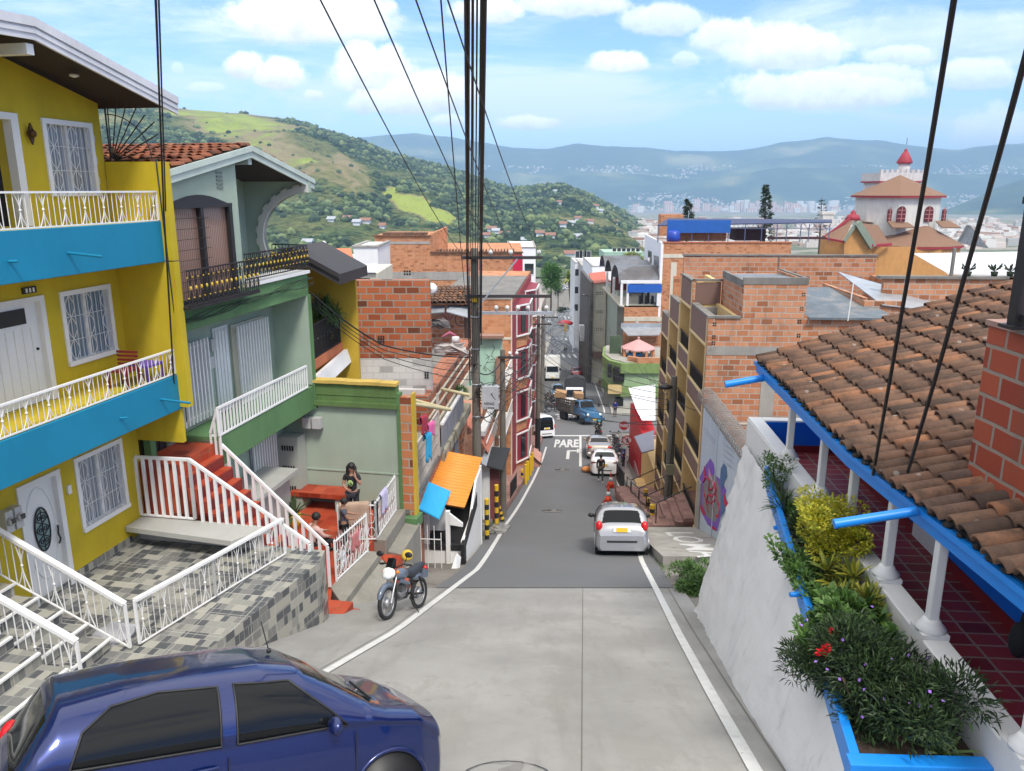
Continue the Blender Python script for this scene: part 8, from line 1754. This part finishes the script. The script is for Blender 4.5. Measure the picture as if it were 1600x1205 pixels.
 if helmet:mb=MB();mb.ball(H+Vector((0,0,.03))*k,.14*k,14,(1,1.1,1));T_.part('helmet',mb,mat('helmet_'+cn(helmet),helmet,.25,coat=.8))
 else:
  mb=MB();mb.ball(H+Vector((0,-.022,.03))*k,.107*k,16,(.96,1.02,1.0))
  if long_hair:
   for s in(-1,1):mb.tube([H+Vector((s*.05,-.02,.09))*k,H+Vector((s*.10,-.01,.0))*k,H+Vector((s*.10,-.0,-.12))*k,H+Vector((s*.09,.02,-.28))*k],[.03*k,.045*k,.05*k,.02*k],8)
   mb.tube([H+Vector((0,-.07,.05))*k,H+Vector((0,-.1,-.1))*k,H+Vector((0,-.1,-.3))*k],[.07*k,.085*k,.04*k],8)
  T_.part('hair',mb,HM)
 if near:
  mb=MB();[mb.ball(H+Vector((s*.033,.083,.012))*k,.0095*k,6,(1.2,.6,.8))for s in(-1,1)];[mb.tube([H+Vector((s*.018,.09,.032))*k,H+Vector((s*.05,.08,.034))*k],.004*k,4)for s in(-1,1)];T_.part('eyes',mb,mat('eye_dark',(.02,.014,.012),.3));mb=MB();mb.tube([H+Vector((-.02,.085,-.045))*k,H+Vector((0,.09,-.047))*k,H+Vector((.02,.085,-.045))*k],.0055*k,5);T_.part('lips',mb,mat('lips',(.30,.08,.07),.5))
 T_.o.location=Vector(loc)+Vector((0,0,lift));T_.o.rotation_euler=(0,0,rz);return T_
wpos=FL.w((1.42,18.75,TZ))
w1=person('woman with long black hair in a black T-shirt holding a phone to her ear',wpos,R(172),1.60,pose=dict(ell=(-.24,.04,1.16),wrl=(-.14,.13,1.38),hal=(-.11,.10,1.52),elr=(.22,.06,1.14),wrr=(.10,.17,1.06),har=(.03,.19,1.05)),long_hair=True,near=True,female=True,skin=(.42,.22,.15))
mb=MB();mb.ball((0,.135,1.22*.94),.075,10,(1,.25,1.2));w1.part('shirt_print',mb,mat('lime_print',(.40,.55,.20),.8,col2=(.05,.12,.03),c2=(.48,.52),c2s=14))
mb=MB();mb.box(-.115,-.10,.05,.12,1.44,1.56);w1.part('phone',mb,BLACKM)
b1p=person('boy with short black hair in a grey T-shirt leaning over the white fence',FL.w((1.80,17.25,TZ)),R(-75),1.32,shirt=(.07,.08,.10),pants=(.015,.015,.018),pose=dict(ell=(-.2,.12,1.18),wrl=(-.12,.34,1.14),hal=(-.10,.42,1.15),elr=(.2,.10,1.16),wrr=(.12,.32,1.10),har=(.10,.40,1.10),head=(0,.06,1.60),top=(0,.05,1.66)),near=True)
s1p=person('woman in a pale pink top with tied back black hair sitting on the red steps',FL.w((1.22,16.9,TZ-.05)),R(-50),1.58,shirt=(.55,.36,.32),pants=(.018,.018,.02),sleeves=2,pose=dict(pelvis=(0,-.1,.42),belly=(0,-.06,.56),chest=(0,.0,.76),neck=(0,.05,.93),head0=(0,.07,1.0),head=(0,.11,1.08),top=(0,.1,1.14),shl=(-.17,.02,.87),shr=(.17,.02,.87),ell=(-.22,.14,.66),wrl=(-.14,.34,.62),hal=(-.10,.42,.62),elr=(.22,.14,.66),wrr=(.14,.32,.56),har=(.12,.40,.54),hil=(-.10,-.02,.42),hir=(.10,-.02,.42),knl=(-.13,.40,.46),knr=(.13,.42,.44),anl=(-.13,.46,.10),anr=(.13,.55,.08),tol=(-.13,.6,.05),tor=(.13,.7,.04)),near=True,female=True)
mb=MB();mb.box(-.25,.25,-.25,.12,.02,.34);o=single('step_stool','low red tiled block the seated woman sits on','stool',mb,REDT);place(o,FL.w((1.22,16.9,TZ)),R(-50))
walk=dict(anl=(-.10,.22,.10),knl=(-.10,.16,.5),tol=(-.1,.38,.07),anr=(.10,-.26,.12),knr=(.10,-.02,.5),tor=(.1,-.10,.04),ell=(-.22,-.10,1.14),wrl=(-.2,-.02,.92),hal=(-.2,.0,.85))
g_=gnd(938,753);person('man dressed in black walking behind the white sedan',g_,R(180),1.70,pose=walk,sleeves=2,pants=(.05,.055,.045),shoes=(.5,.5,.5))
g_=Vector((7.02,60.8,gz(60.8)));person('motorcyclist in black with a turquoise helmet astride the black motorcycle',g_,R(10),1.68,helmet=(.05,.42,.48),sleeves=2,pose=dict(pelvis=(0,-.05,.92),hil=(-.1,0,.88),hir=(.1,0,.88),knl=(-.22,.3,.62),knr=(.22,.3,.62),anl=(-.22,.12,.22),anr=(.22,.12,.22),tol=(-.24,.28,.18),tor=(.24,.28,.18),wrl=(-.25,.38,1.08),hal=(-.26,.45,1.06),wrr=(.25,.38,1.08),har=(.26,.45,1.06),ell=(-.25,.16,1.12),elr=(.25,.16,1.12)))
g_=gnd(938,640);person('man in a deep blue shirt standing behind the blue stake truck',Vector((10.2,75.0,gz(75))),R(150),1.72,shirt=(.02,.03,.22),pants=(.03,.03,.05),sleeves=2)
for(px,py,lab,sh,pa,hd)in((862,553,'pedestrian in a pale lilac shirt on the left end of the zebra crossing',(.45,.42,.52),(.04,.04,.06),0),(882,551,'pedestrian in dark clothes in the middle of the zebra crossing',(.03,.03,.035),(.04,.04,.04),180),(885,550,'second dark dressed pedestrian close behind the one on the zebra crossing',(.06,.06,.05),(.02,.02,.02),180),(915,560,'person in black on the right sidewalk near the hanging banner',(.03,.03,.03),(.02,.02,.03),0),(937,610,'person in a brown top walking on the sidewalk beside the green corner building',(.12,.08,.04),(.25,.18,.12),0)):
 g_=gnd(px,py,.1);person(lab,g_-Vector((0,0,.1 if px<900 else 0)),R(hd),1.72,shirt=sh,pants=pa,pose=walk)
def cloth(name,label,P0,P1,drop,col,w=.05,over=.25):
 P0,P1=Vector(P0),Vector(P1);mb=MB();n,m=16,10;vs=[];d=(P1-P0);nrm=Vector((d.y,-d.x,0)).normalized()
 for i in range(n+1):
  f=i/n
  for j in range(m+1):
   t=j/m*(drop+over)-over;side=w if t>0 else-w;q=P0+d*f+nrm*(side*min(1,abs(t)/.06)+.02*math.sin(f*14+j*.4)*min(1,abs(t)*4))-Vector((0,0,abs(t)*(1+.08*math.sin(f*9))-.015));vs.append(q)
 mb.add(vs,[(i*(m+1)+j,i*(m+1)+j+1,(i+1)*(m+1)+j+1,(i+1)*(m+1)+j)for i in range(n)for j in range(m)],sm=True)
 single(name,label,name.replace('_',' '),mb,mat(name+'_'+'%02d'%int(col[0]*99),col,.95,vary=.1,nscale=5,bump=.2),fr=FL,mod=lambda o:setattr(o.modifiers.new('t','SOLIDIFY'),'thickness',.012))
cloth('beige_towel','beige towel hung over the white fence below the woman',(1.50,17.72,-7.08),(2.15,17.95,-7.08),.62,(.42,.29,.21))
cloth('lilac_shirt','pale lilac shirt drying on the white fence near the green pillar',(2.27,18.35,-7.06),(2.24,18.85,-7.06),.55,(.48,.45,.62))
cloth('pink_cloth','pink cloth drying low on the nearer white fence panel',(2.2,16.6,-7.35),(2.24,16.95,-7.35),.4,(.45,.16,.16));cloth('white_bag','white plastic bag hanging inside the nearer white fence panel',(2.1,16.2,-7.6),(2.13,16.42,-7.6),.35,(.6,.6,.64));cloth('black_trousers','black trousers hanging at the corner of the farther fence panel',(2.2,18.02,-7.1),(2.28,18.12,-7.1),.85,(.015,.015,.018))
for i,(c,z,h)in enumerate((((.32,.03,.06),-5.7,.5),((.03,.32,.55),-6.2,.8),((.6,.12,.3),-6.0,.4))):cloth(('maroon_garment','turquoise_garment','pink_garment')[i],('maroon','turquoise','bright pink')[i]+' garment hanging just right of the brick pillar',(2.68+.03*i,20.4+.2*i,z),(2.75+.04*i,20.7+.2*i,z),h,c)
#  PLANTS
def leafmat(n,c1,c2,c3=None):
 return mat(n,c1,.55,rv=.25,vary=.1,rvcol=[(0,c1),(.5,c2),(1,c3 or c1)])
LG1=leafmat('dark_green_leaf',(.012,.030,.012),(.03,.06,.018),(.05,.09,.03));LG2=leafmat('bright_green_leaf',(.05,.12,.02),(.10,.20,.03),(.03,.08,.02));LGO=leafmat('golden_leaf',(.42,.42,.02),(.60,.52,.03),(.22,.30,.02));BARK=mat('bark',(.10,.07,.05),.95,vary=.3)
def leaf(mb,p,d,L_,w_,up=None):
 d=d.normalized();s=d.cross(up or Vector((U(-.4,.4),U(-.4,.4),1))).normalized()*w_/2;n=s.cross(d).normalized()*L_*.12
 mb.add([p,p+d*L_*.45+s+n,p+d*L_,p+d*L_*.45-s+n],[(0,1,2),(0,2,3)],r=rnd())
def rdir():
 while 1:
  v=Vector((U(-1,1),U(-1,1),U(-1,1)))
  if .05<v.length<1:return v.normalized()
def bush(mb,c,R_,n,L_,w_,clumps=9,fill=.55,zmin=-.6):
 c=Vector(c);R_=Vector(R_);cl=[(c+Vector([rdir()[i]*R_[i]*U(.3,.8)for i in range(3)]),U(.3,.5))for _ in range(clumps)]
 for i in range(n):
  k,s=cl[i%clumps];d=rdir();q=k+Vector([d[j]*R_[j]*s*U(fill,1.0)for j in range(3)])
  if q.z<c.z+zmin*R_.z:continue
  leaf(mb,q,(d+Vector((0,0,.3))+rdir()*.7),L_*U(.7,1.3),w_*U(.8,1.2))
def blades(mb,c,n,L_,w_,spread=1.0,droop=.5):
 c=Vector(c)
 for i in range(n):
  a=U(0,2*PI);e=U(.15,1.2)*spread;d=Vector((math.cos(a)*math.sin(e),math.sin(a)*math.sin(e),math.cos(e)));l=L_*U(.7,1.15);s=Vector((-math.sin(a),math.cos(a),0))*w_/2;p=[c+d*l*f-Vector((0,0,droop*l*f*f*math.sin(e)))for f in(0,.4,.75,1)]
  mb.add([p[0]-s*.6,p[0]+s*.6,p[1]-s,p[1]+s,p[2]-s*.7,p[2]+s*.7,p[3]],[(0,1,3,2),(2,3,5,4),(4,5,6)],r=rnd())
def plant(name,label,cat,c,leafs,lm,stems=(),extra=None,group=None):
 T_=T(name,label,cat,c,W0,group);mb=MB();leafs(mb);T_.part('foliage',mb,lm)
 if stems:mb=MB();[mb.tube(s,r,6)for s,r in stems];T_.part('stem',mb,BARK)
 if extra:mb=MB();extra[1](mb);T_.part(extra[0],mb,extra[2])
 return T_
C=Vector;z0=-4.47
plant('golden_bush','rounded golden yellow shrub in the blue planter','shrub',(3.9,8.75,z0),lambda m:bush(m,(3.84,8.85,-3.95),(.50,.78,.38),11000,.04,.03,34,.55,-.9),LGO,[([(3.9,8.8,z0),(3.9,8.75,-4.1)],.025),([(3.9,8.8,-4.3),(3.75,9.0,-4.0)],.014),([(3.9,8.8,-4.3),(4.05,8.5,-4.0)],.014)])
plant('white_flowering_plant','sparse leafy plant at the far end of the planter by the white pedestal','plant',(4.1,11.4,z0),lambda m:bush(m,(4.02,11.4,-4.2),(.26,.5,.34),900,.05,.025,9,.2),LG2,[([(4.05,11.4,z0),(4.0,11.4,-4.1)],.012)])
plant('spiky_plant','dark spiky strap leaved plants between the far plant and the golden shrub','plant',(3.9,10.1,z0),lambda m:[blades(m,(3.9+U(-.12,.12),10.1+U(-.8,.9),z0),26,.42,.035)for _ in range(10)],LG1)
plant('variegated_croton','croton with yellow striped leaves in front of the golden shrub','plant',(3.7,7.7,z0),lambda m:[blades(m,(3.7+U(-.25,.25),7.75+U(-.5,.5),z0+U(.05,.3)),22,.30,.05,1.2,.4)for _ in range(18)],leafmat('striped_leaf',(.10,.16,.02),(.45,.42,.04),(.04,.09,.02)))
plant('hibiscus','hibiscus with two red flowers hanging over the planter edge','plant',(3.2,7.2,z0),lambda m:bush(m,(3.4,7.3,-4.28),(.4,.6,.3),2600,.085,.055,16,.3),LG2,[([(3.3,7.2,z0),(3.15,7.15,-4.2)],.012)],('red_flower',lambda m:[[leaf(m,ptY(px,py,yy),rdir(),.06,.055)for _ in range(16)]for px,py,yy in((1302,988,6.55),(1283,1021,6.35),(1292,1014,6.35))],mat('red_petal',(.70,.01,.02),.5)))
plant('purple_flowering_bush','large dark green bush with tiny purple flowers filling the near end of the planter','shrub',(3.2,6.1,z0),lambda m:(bush(m,(3.25,6.2,-4.2),(.56,.95,.38),15000,.09,.017,46,.25,-.95),bush(m,(2.85,6.5,-4.32),(.3,.5,.3),1500,.08,.012,12,.1,-1.2)),LG1,[([(3.2+.1*k,6.0+.1*k,z0),(3.1+.12*k,6.0,-4.1)],.01)for k in range(-2,3)],('purple_flower',lambda m:[leaf(m,C((3.2+U(-.5,.4),6.2+U(-.8,.6),-4.0+U(-.1,.12))),rdir(),.035,.03)for _ in range(40)],mat('purple_petal',(.25,.12,.50),.5)))
plant('broad_leaf_plant','glossy broad leaved plants spilling over the white parapet near the fifth post','plant',(3.6,6.6,z0),lambda m:[blades(m,(3.58+U(-.06,.1),6.0+k*.33,-4.25+U(0,.15)),20,.2,.05,1.3,.5)for k in range(6)],LG2)
plant('trailing_groundcover','low leafy groundcover along the street side of the planter','plant',(3.5,8,z0),lambda m:(bush(m,(3.45,8.2,-4.38),(.22,1.3,.14),2600,.07,.045,18,.2,-1),bush(m,(3.0,6.9,-4.38),(.25,.8,.16),1500,.07,.04,12,.2,-1),bush(m,(3.85,9.8,-4.38),(.2,.8,.14),1200,.06,.04,9,.2,-1)),LG2)
plant('agave','pale green agave in the near corner of the blue planter','plant',(3.5,5.5,z0),lambda m:blades(m,(3.5,5.5,z0),26,.32,.045,1.2,.3),leafmat('agave_leaf',(.22,.30,.12),(.12,.20,.07)))
plant('fern_basket','big hanging ferns on the balcony of the ochre house','fern',ptY(512,505,21.5),lambda m:[blades(m,ptY(509+U(-16,16),486+U(-12,12),22.5),60,.45,.05,1.5,.7)for _ in range(9)],LG2)
plant('balcony_croton','orange and red leaved plants behind the black balcony railing','plant',ptY(505,535,21.6),lambda m:bush(m,ptY(506,528,22.4),(.45,.7,.25),900,.1,.05,8,.3),leafmat('red_orange_leaf',(.25,.05,.02),(.30,.22,.03),(.06,.10,.03)))
plant('roadside_shrub','wild green shrub growing at the foot of the white wall beside the road','shrub',gnd(1060,925),lambda m:(bush(m,(4.15,16.3,gz(16.3)+.12),(.5,.9,.3),2600,.08,.045,18,.2,-1),bush(m,(4.5,18.0,gz(18)+.2),(.6,.8,.35),1300,.08,.04,9,.2,-1)),LG2)
plant('agave_in_pot','spiky agave beside the meter cupboard at the stair foot','plant',FL.w((.05,18.3,TZ)),lambda m:blades(m,FL.w((.05,18.3,TZ+.35)),26,.6,.07,1.2,.4),LG1,(),('pot',lambda m:m.lathe(FL.w((.05,18.3,TZ)),[(.14,0),(.18,.36),(.16,.36)],12),mat('mustard_pot',(.5,.32,.03),.6)))
mb=MB()
for i in range(500):y=U(18,60);x=XR(y)+.45+U(-.05,.15);blades(mb,(x,y,gz(y)),3,.12,.012)
for i in range(260):y=U(24,50);blades(mb,(XL(y)-.5+U(-.06,.03),y,gz(y)),3,.1,.012)
struct('weeds',mb,LG2,kind='stuff')
def tree(name,label,px,pyb,pyt,Y,wpx,lm,n=2600,group=None):
 b_=ptY(px,pyb,Y);t_=ptY(px,pyt,Y);w_=wpx/FP*Y;h=t_.z-b_.z;c=C((b_.x,Y,b_.z+h*.60));T_=T(name,label,'tree',b_,W0,group)
 mb=MB();bush(mb,c,(w_/2*1.15,w_/2*1.1,h*.42),n,w_*.07,w_*.045,26,.2,-1);T_.part('crown',mb,lm);mb=MB();mb.tube([b_-C((0,0,4)),b_.lerp(c,.5),c],[w_*.04,w_*.03,w_*.02],8);[mb.tube([b_.lerp(c,.6),c+C((math.cos(a)*w_*.3,math.sin(a)*w_*.3,h*.15))],[w_*.02,w_*.008],6)for a in range(5)];T_.part('trunk',mb,BARK)
LG3=leafmat('fresh_green_leaf',(.06,.16,.015),(.10,.24,.03),(.03,.09,.01));LG4=leafmat('olive_leaf',(.16,.20,.03),(.26,.28,.05))
tree('street_tree','dense bright green round tree at the end of the street on the left',861,468,409,215,38,LG3,5200);tree('street_tree','yellow green tree top behind the vaulted veranda',990,425,394,240,40,LG4,3000)
tree('street_tree','small dark tree at the roundabout beside the palm',872,470,440,250,22,LG1,1200);tree('terrace_tree','leafy vine tree behind the grey sheet fence near the power pole',715,625,600,29,34,LG2,1200)
b_=ptY(893,462,255);T_=T('palm_tree','palm tree with drooping fronds at the far roundabout','tree',b_);t_=ptY(889,437,255);mb=MB();mb.tube([b_-C((0,0,3)),t_],[.5,.35],8);T_.part('trunk',mb,BARK);mb=MB();[blades(mb,t_,1,4.2,1.0,1.4,.7)for _ in range(34)];T_.part('crown',mb,LG4)
mb=MB();c=ptY(883,484,240);bush(mb,c,(3.4,2,.8),700,.5,.3,8,.2);single('hedge','low clipped hedge in the middle of the roundabout','hedge',mb,LG1)
for(px,pt_,pb,w_,sp,lab)in((1075,311,345,15,1,'small dense conifer left behind the blue canopy'),(1197,289,378,25,.95,'tall dark conifer rising behind the middle of the blue canopy'),(1284,309,378,26,.42,'thin open conifer beside the church roof')):
 Y_=126;b_=ptY(px,pb,Y_);t_=ptY(px,pt_,Y_);h=t_.z-b_.z;wr=w_/FP*Y_/2;T_=T('conifer',lab,'tree',b_);mb=MB();mb.tube([b_-C((0,0,8)),t_],[.3,.04],6);T_.part('trunk',mb,BARK);mb=MB();n=int(h*3*(1 if sp>.6 else .6))
 for i in range(n):
  f=i/n;r=wr*(1-f)**.7*(.75+.3*rnd())+.1
  for k in range(7):
   a=U(0,6.28);d=C((math.cos(a),math.sin(a),.25));p=b_.lerp(t_,f)
   for q in range(int(10*sp)):leaf(mb,p+d*r*U(.25,1),d+rdir()*.7,.55*(1 if sp>.6 else .7),.16)
 T_.part('crown',mb,LG1)
mb=MB();rs3=random.Random(3);ico=[C(v).normalized()for v in((0,0,1),(.9,0,.4),(.28,.85,.4),(-.72,.53,.4),(-.72,-.53,.4),(.28,-.85,.4),(.7,.5,-.4),(-.28,.85,-.4),(-.9,0,-.4),(-.28,-.85,-.4),(.7,-.5,-.4))]
icf=[(0,1,2),(0,2,3),(0,3,4),(0,4,5),(0,5,1),(1,6,2),(2,7,3),(3,8,4),(4,9,5),(5,10,1),(2,6,7),(3,7,8),(4,8,9),(5,9,10),(1,10,6)]
for _ in range(21000):
 i=int(190*.8*rs3.random()**.75);j=int(rs3.uniform(140,600));v=HV[i*HW+j];px,py=project(v)
 if not(150<px<1100):continue
 c_=landcover(px,py,v);
 if c_>.42 and rs3.random()>.05 or c_>.9:continue
 r=1.3+4.2*rs3.random()**2.2;q=v+C((rs3.uniform(-3,3),rs3.uniform(-4,4),r*.3));mb.add([q+C((a.x*r*rs3.uniform(.8,1.2),a.y*r,a.z*r*rs3.uniform(.7,1.1)))for a in ico],icf,r=rs3.random())
struct('woodland',mb,mat('woodland_leaf',(.035,.06,.03),.95,rv=.45,vary=.2,nscale=.3,rvcol=[(0,(.026,.055,.03)),(.5,(.06,.10,.04)),(1,(.12,.15,.055))]),kind='stuff')
#  POLES AND WIRES
CB=mat('black_cable',(.012,.012,.014),.5);PCN=mat('pole_concrete',(.15,.135,.11),.9,vary=.25,streak=.3,grain=.2);INS=mat('porcelain',(.62,.60,.57),.25)
def wire(label,P,r=.02,sag=.3,group=None,n=14,name='overhead_cable'):
 mb=MB();pts=[]
 for a,b_ in zip(P,P[1:]):a,b_=C(a),C(b_);pts+=[a.lerp(b_,k/n)-C((0,0,4*sag*(k/n)*(1-k/n)))for k in range(n+(b_ is C(P[-1])))]
 pts.append(C(P[-1]));mb.tube(pts,r,5);single(name,label,'cable',mb,CB,group=group)
def pole(label,x,y,h,r,arms=(),extra=None):
 z=gz(y);T_=T('utility_pole',label,'utility pole',(x,y,z));mb=MB();mb.tube([(x,y,z-.3),(x,y,z+h)],[r*1.25,r*.8],14);T_.part('shaft',mb,PCN)
 for(zz,xa,xb,ins,m_)in arms:
  mb=MB();mb.box(x+xa,x+xb,y-.22,y-.12,zz-.05,zz+.05);a=T_.part('crossarm',mb,m_)
  for i_ in ins:mb=MB();mb.lathe((x+i_,y-.17,zz+.05),[(.03,0),(.03,.06),(.075,.08),(.08,.15),(.04,.2),(0,.21)],10);T_.part('insulator',mb,INS,a)
 return T_
Y1=26.5;X1=ptY(744,600,Y1).x;zc=lambda py:ptY(744,py,Y1).z;DS=mat('dark_steel',(.04,.035,.035),.6)
p1=pole('nearest concrete power pole carrying the thick black cable bundle and three crossarms',X1,Y1,zc(388)-gz(Y1),.145,[(zc(402),-.44,2.25,(.54,1.2,2.13),DS),(zc(462),-.35,2.53,(),DS),(zc(488),.1,2.6,(.71,1.08,1.44,1.78,2.4),GALV)])
mb=MB();mb.beam((X1+.1,Y1-.25,zc(478)),(X1+1.42,Y1-.25,zc(404)),.05);p1.part('brace',mb,GALV)
mb=MB();mb.box(X1+.2,X1+.78,Y1-.35,Y1-.1,zc(636),zc(600));bxp=p1.part('meter_cabinet',mb,mat('cabinet_grey',(.42,.44,.45),.6,streak=.2),mod=bevel(.02));mb=MB();text_on(mb,'VENG',(X1+.27,Y1-.355,zc(629)),(.36,0,0),(0,0,.1));text_on(mb,'11925',(X1+.27,Y1-.355,zc(635)),(.36,0,0),(0,0,.07));p1.part('cabinet_number',mb,BLACKM,bxp)
mb=MB();mb.box(X1-.1,X1+.06,Y1-.2,Y1-.12,zc(471),zc(463));p1.part('yellow_tag',mb,BY);mb=MB();[mb.lathe((X1,Y1,zc(py)),[(.16,-.02),(.165,0),(.16,.02)],12)for py in(495,545,600,650)];p1.part('steel_strap',mb,GALV)
for k,px in enumerate((729,733,737,741,746,751,755,759,731,757)):
 T0=ptY(px+(k%3-1)*1.5,-60,9);wire('one of the black cables of the thick vertical bundle on the nearest power pole',[T0,(X1+(px-744)*.0165,Y1-.25-.02*k,zc(395)),(X1+(px-744)*.013,Y1-.24,zc(600-9*k))],.013+.010*(k in(0,7)),.12,'cables of the pole bundle')
for(px0,pxe,pye,lab)in((500,722,398,'leftmost thin wire falling from the sky to the nearest power pole'),(588,771,394,'second thin wire from the left falling to the top crossarm'),(657,803,393,'third thin wire falling to the top crossarm'),(708,843,394,'rightmost thin wire falling to the end of the top crossarm'),(710,728,470,'thin wire just left of the cable bundle')):
 wire(lab,[ptY(px0-25,-50,7),ptY(pxe,pye,Y1-.17)],.0085,.2)
wire('pair of dark cables dropping past the eave of the yellow house',[ptY(241,-60,9.5),ptY(249,150,12.6),ptY(256,330,13.4),ptY(272,600,13.9)],.016,.02);wire('second dark cable beside the yellow house corner',[ptY(246,-60,9.3),ptY(253,150,12.3),ptY(259,330,13.2)],.012,.02)
wire('thick black cable falling onto the blue gutter, nearer the middle of the picture',[ptY(1500,-60,4.2),ptY(1440,310,5.9),ptY(1364,742,7.9)],.017,.04);wire('thick black cable falling onto the blue gutter at the far right',[ptY(1620,20,3.9),ptY(1530,350,5.2),ptY(1418,738,7.1)],.017,.03)
gc=FL.w((.08,19.95,-2.5))
for k in range(4):wire('cable of the loose strands slung from the green house to the nearest power pole',[gc+C((0,0,-.1*k)),ptY(600,540+7*k,21.5),ptY(738,558+12*k,Y1)],.022 if k==0 else .011,.1,'strands from the green house')
pts2=[(X1,Y1+.05,zc(560))]
p2=pole('second concrete pole beside the black awning',-.40,40.8-8.2,7.6,.13,[(gz(32.6)+7.3,-.2,.8,(.3,.6),DS)]);pass
x3,y3=gnd(840,706).x,gnd(840,706).y;p3=pole('third pole with a black painted foot and a street lamp by the white minivan',x3,y3,10.2,.15,[(gz(y3)+9.6,-.9,.9,(-.7,.7),DS)])
mb=MB();mb.tube([(x3,y3-.01,gz(y3)),(x3,y3-.01,gz(y3)+2.6)],.20,14);mb.tube([(x3+.02,y3,gz(y3)+2.6),(x3+.02,y3,gz(y3)+2.61)],.2,14);p3.part('black_foot',mb,BLACKM);mb=MB();mb.tube([(x3,y3,gz(y3)+8.0),(x3-.9,y3-.6,gz(y3)+8.3)],.04,6);mb.box(x3-1.7,x3-.8,y3-.8,y3-.5,gz(y3)+8.22,gz(y3)+8.38);p3.part('lamp_head',mb,SWH)
g4=gnd(1042,813);p4=pole('concrete pole on the right sidewalk in front of the tan building',g4.x,g4.y,ptY(1047,588,g4.y).z-gz(g4.y),.16,[]);mb=MB();a=ptY(1046,736,g4.y-.2);mb.box(a.x-.16,a.x+.2,a.y-.1,a.y,a.z-.15,a.z+.3);p4.part('junction_box',mb,mat('olive_box',(.22,.21,.13),.7));mb=MB();[mb.tube([(g4.x+.17*math.cos(q),g4.y-.18,gz(g4.y)+.5+q*.3),(g4.x+.1,g4.y-.2,gz(g4.y)+5.8)],.015,4)for q in(1,2)];mb.ball(ptY(1040,605,g4.y-.3),.16,8,(2,1,.7));p4.part('cable_clamp',mb,CB)
g5=gnd(918,597);p5=pole('tall dark pole on the right sidewalk past the crossing',g5.x,g5.y,ptY(918,440,g5.y).z-gz(g5.y),.3,[(ptY(918,462,g5.y).z,-1.2,1.2,(-.9,.9),DS)]);p6=pole('leaning grey pole past the red bay building',3.1,78,11,.2,[(gz(78)+10,-1.5,1.5,(-1.2,0,1.2),DS)])
tops=[C((X1,Y1,zc(575))),C((-.4,32.6,gz(32.6)+7)),C((x3,y3,gz(y3)+9)),C((3.1,78,gz(78)+9.5)),C((5.5,130,gz(130)+10))]
for k in range(7):
 o=C((.1*(k%3)-.1,0,-.28*k));wire('dark cable of the sagging bunch strung down the left side of the street',[t_+o*(1+.2*(k%2))for t_ in tops],.016 if k%2 else .024,.35+.1*(k%3),'cables down the left side')
R_=ptY(1044,600,g4.y);
for k in range(9):
 a=tops[2]+C((0,0,-.5*k+.4))if k<5 else tops[1]+C((0,0,-.3*(k-5)));wire('thin dark wire crossing the street to the pole before the tan building',[a,R_+C((0,0,-.22*k))],.014,.5+.1*(k%4),'wires crossing the street')
for k in range(4):wire('thin wire fanning from the right pole toward the far right sidewalk',[R_+C((0,0,-.1*k)),C((13.5+k,84,-17.8-k)),tops[4]+C((k*2,0,-k*.5))],.016,.8,'wires down the right side')
wire('pale cable drooping from the right pole across the tan balconies',[R_+C((0,0,-.2)),FR.w((.1,28.2,-8.0)),FR.w((.6,27.4,-8.0))],.014,.25)
rs4=random.Random(8);mb=MB()
for k in range(26):
 c_=C((X1+rs4.uniform(.0,.5),Y1-.25,zc(rs4.uniform(555,640))));pp=[c_]
 for q in range(7):pp.append(pp[-1]+C((rs4.uniform(-.18,.26),rs4.uniform(-.05,.05),rs4.uniform(-.22,.16))))
 mb.tube(pp,.010,4)
p1.part('cable_tangle',mb,CB);mb=MB()
for k in range(60):
 c_=ptY(rs4.uniform(852,885),rs4.uniform(492,540),95);pp=[c_]
 for q in range(4):pp.append(pp[-1]+C((rs4.uniform(-1.2,1.2),rs4.uniform(-1,1),rs4.uniform(-.9,.8))))
 mb.tube(pp,.035,3)
single('antenna_tangle','bright tangle of wires and antennas over the left sidewalk past the crossing','wires',mb,GALV)
mb=MB();c_=ptY(883,505,135);mb.ball(c_,1.1,12,(1.3,1.3,.45));T_=T('vendor_umbrella','red and yellow street vendor umbrella past the zebra crossing','umbrella',c_-C((0,0,2.5)));T_.part('canopy',mb,mat('umbrella_red',(.5,.02,.03),.7));mb=MB();mb.tube([c_,c_-C((0,0,2.5))],.05,6);T_.part('pole',mb,DS);mb=MB();mb.box(c_.x-.25,c_.x+.25,c_.y-1.5,c_.y-1.35,c_.z-1.2,c_.z+.1);T_.part('yellow_banner',mb,BY)
mb=MB();mb.box(-26000,26000,-60,17000,-330,680)
m=bpy.data.materials.new('haze_air');m.use_nodes=True;t=NT(m.node_tree);t.n.clear()
pv=t.new('ShaderNodeVolumePrincipled');pv.inputs['Color'].default_value=(.50,.76,1,1);pv.inputs['Density'].default_value=0.00014;pv.inputs['Anisotropy'].default_value=-0.35
o_=t.new('ShaderNodeOutputMaterial');t.l.new(pv.outputs[0],o_.inputs['Volume'])
single('haze',None,None,mb,m,kind='stuff')
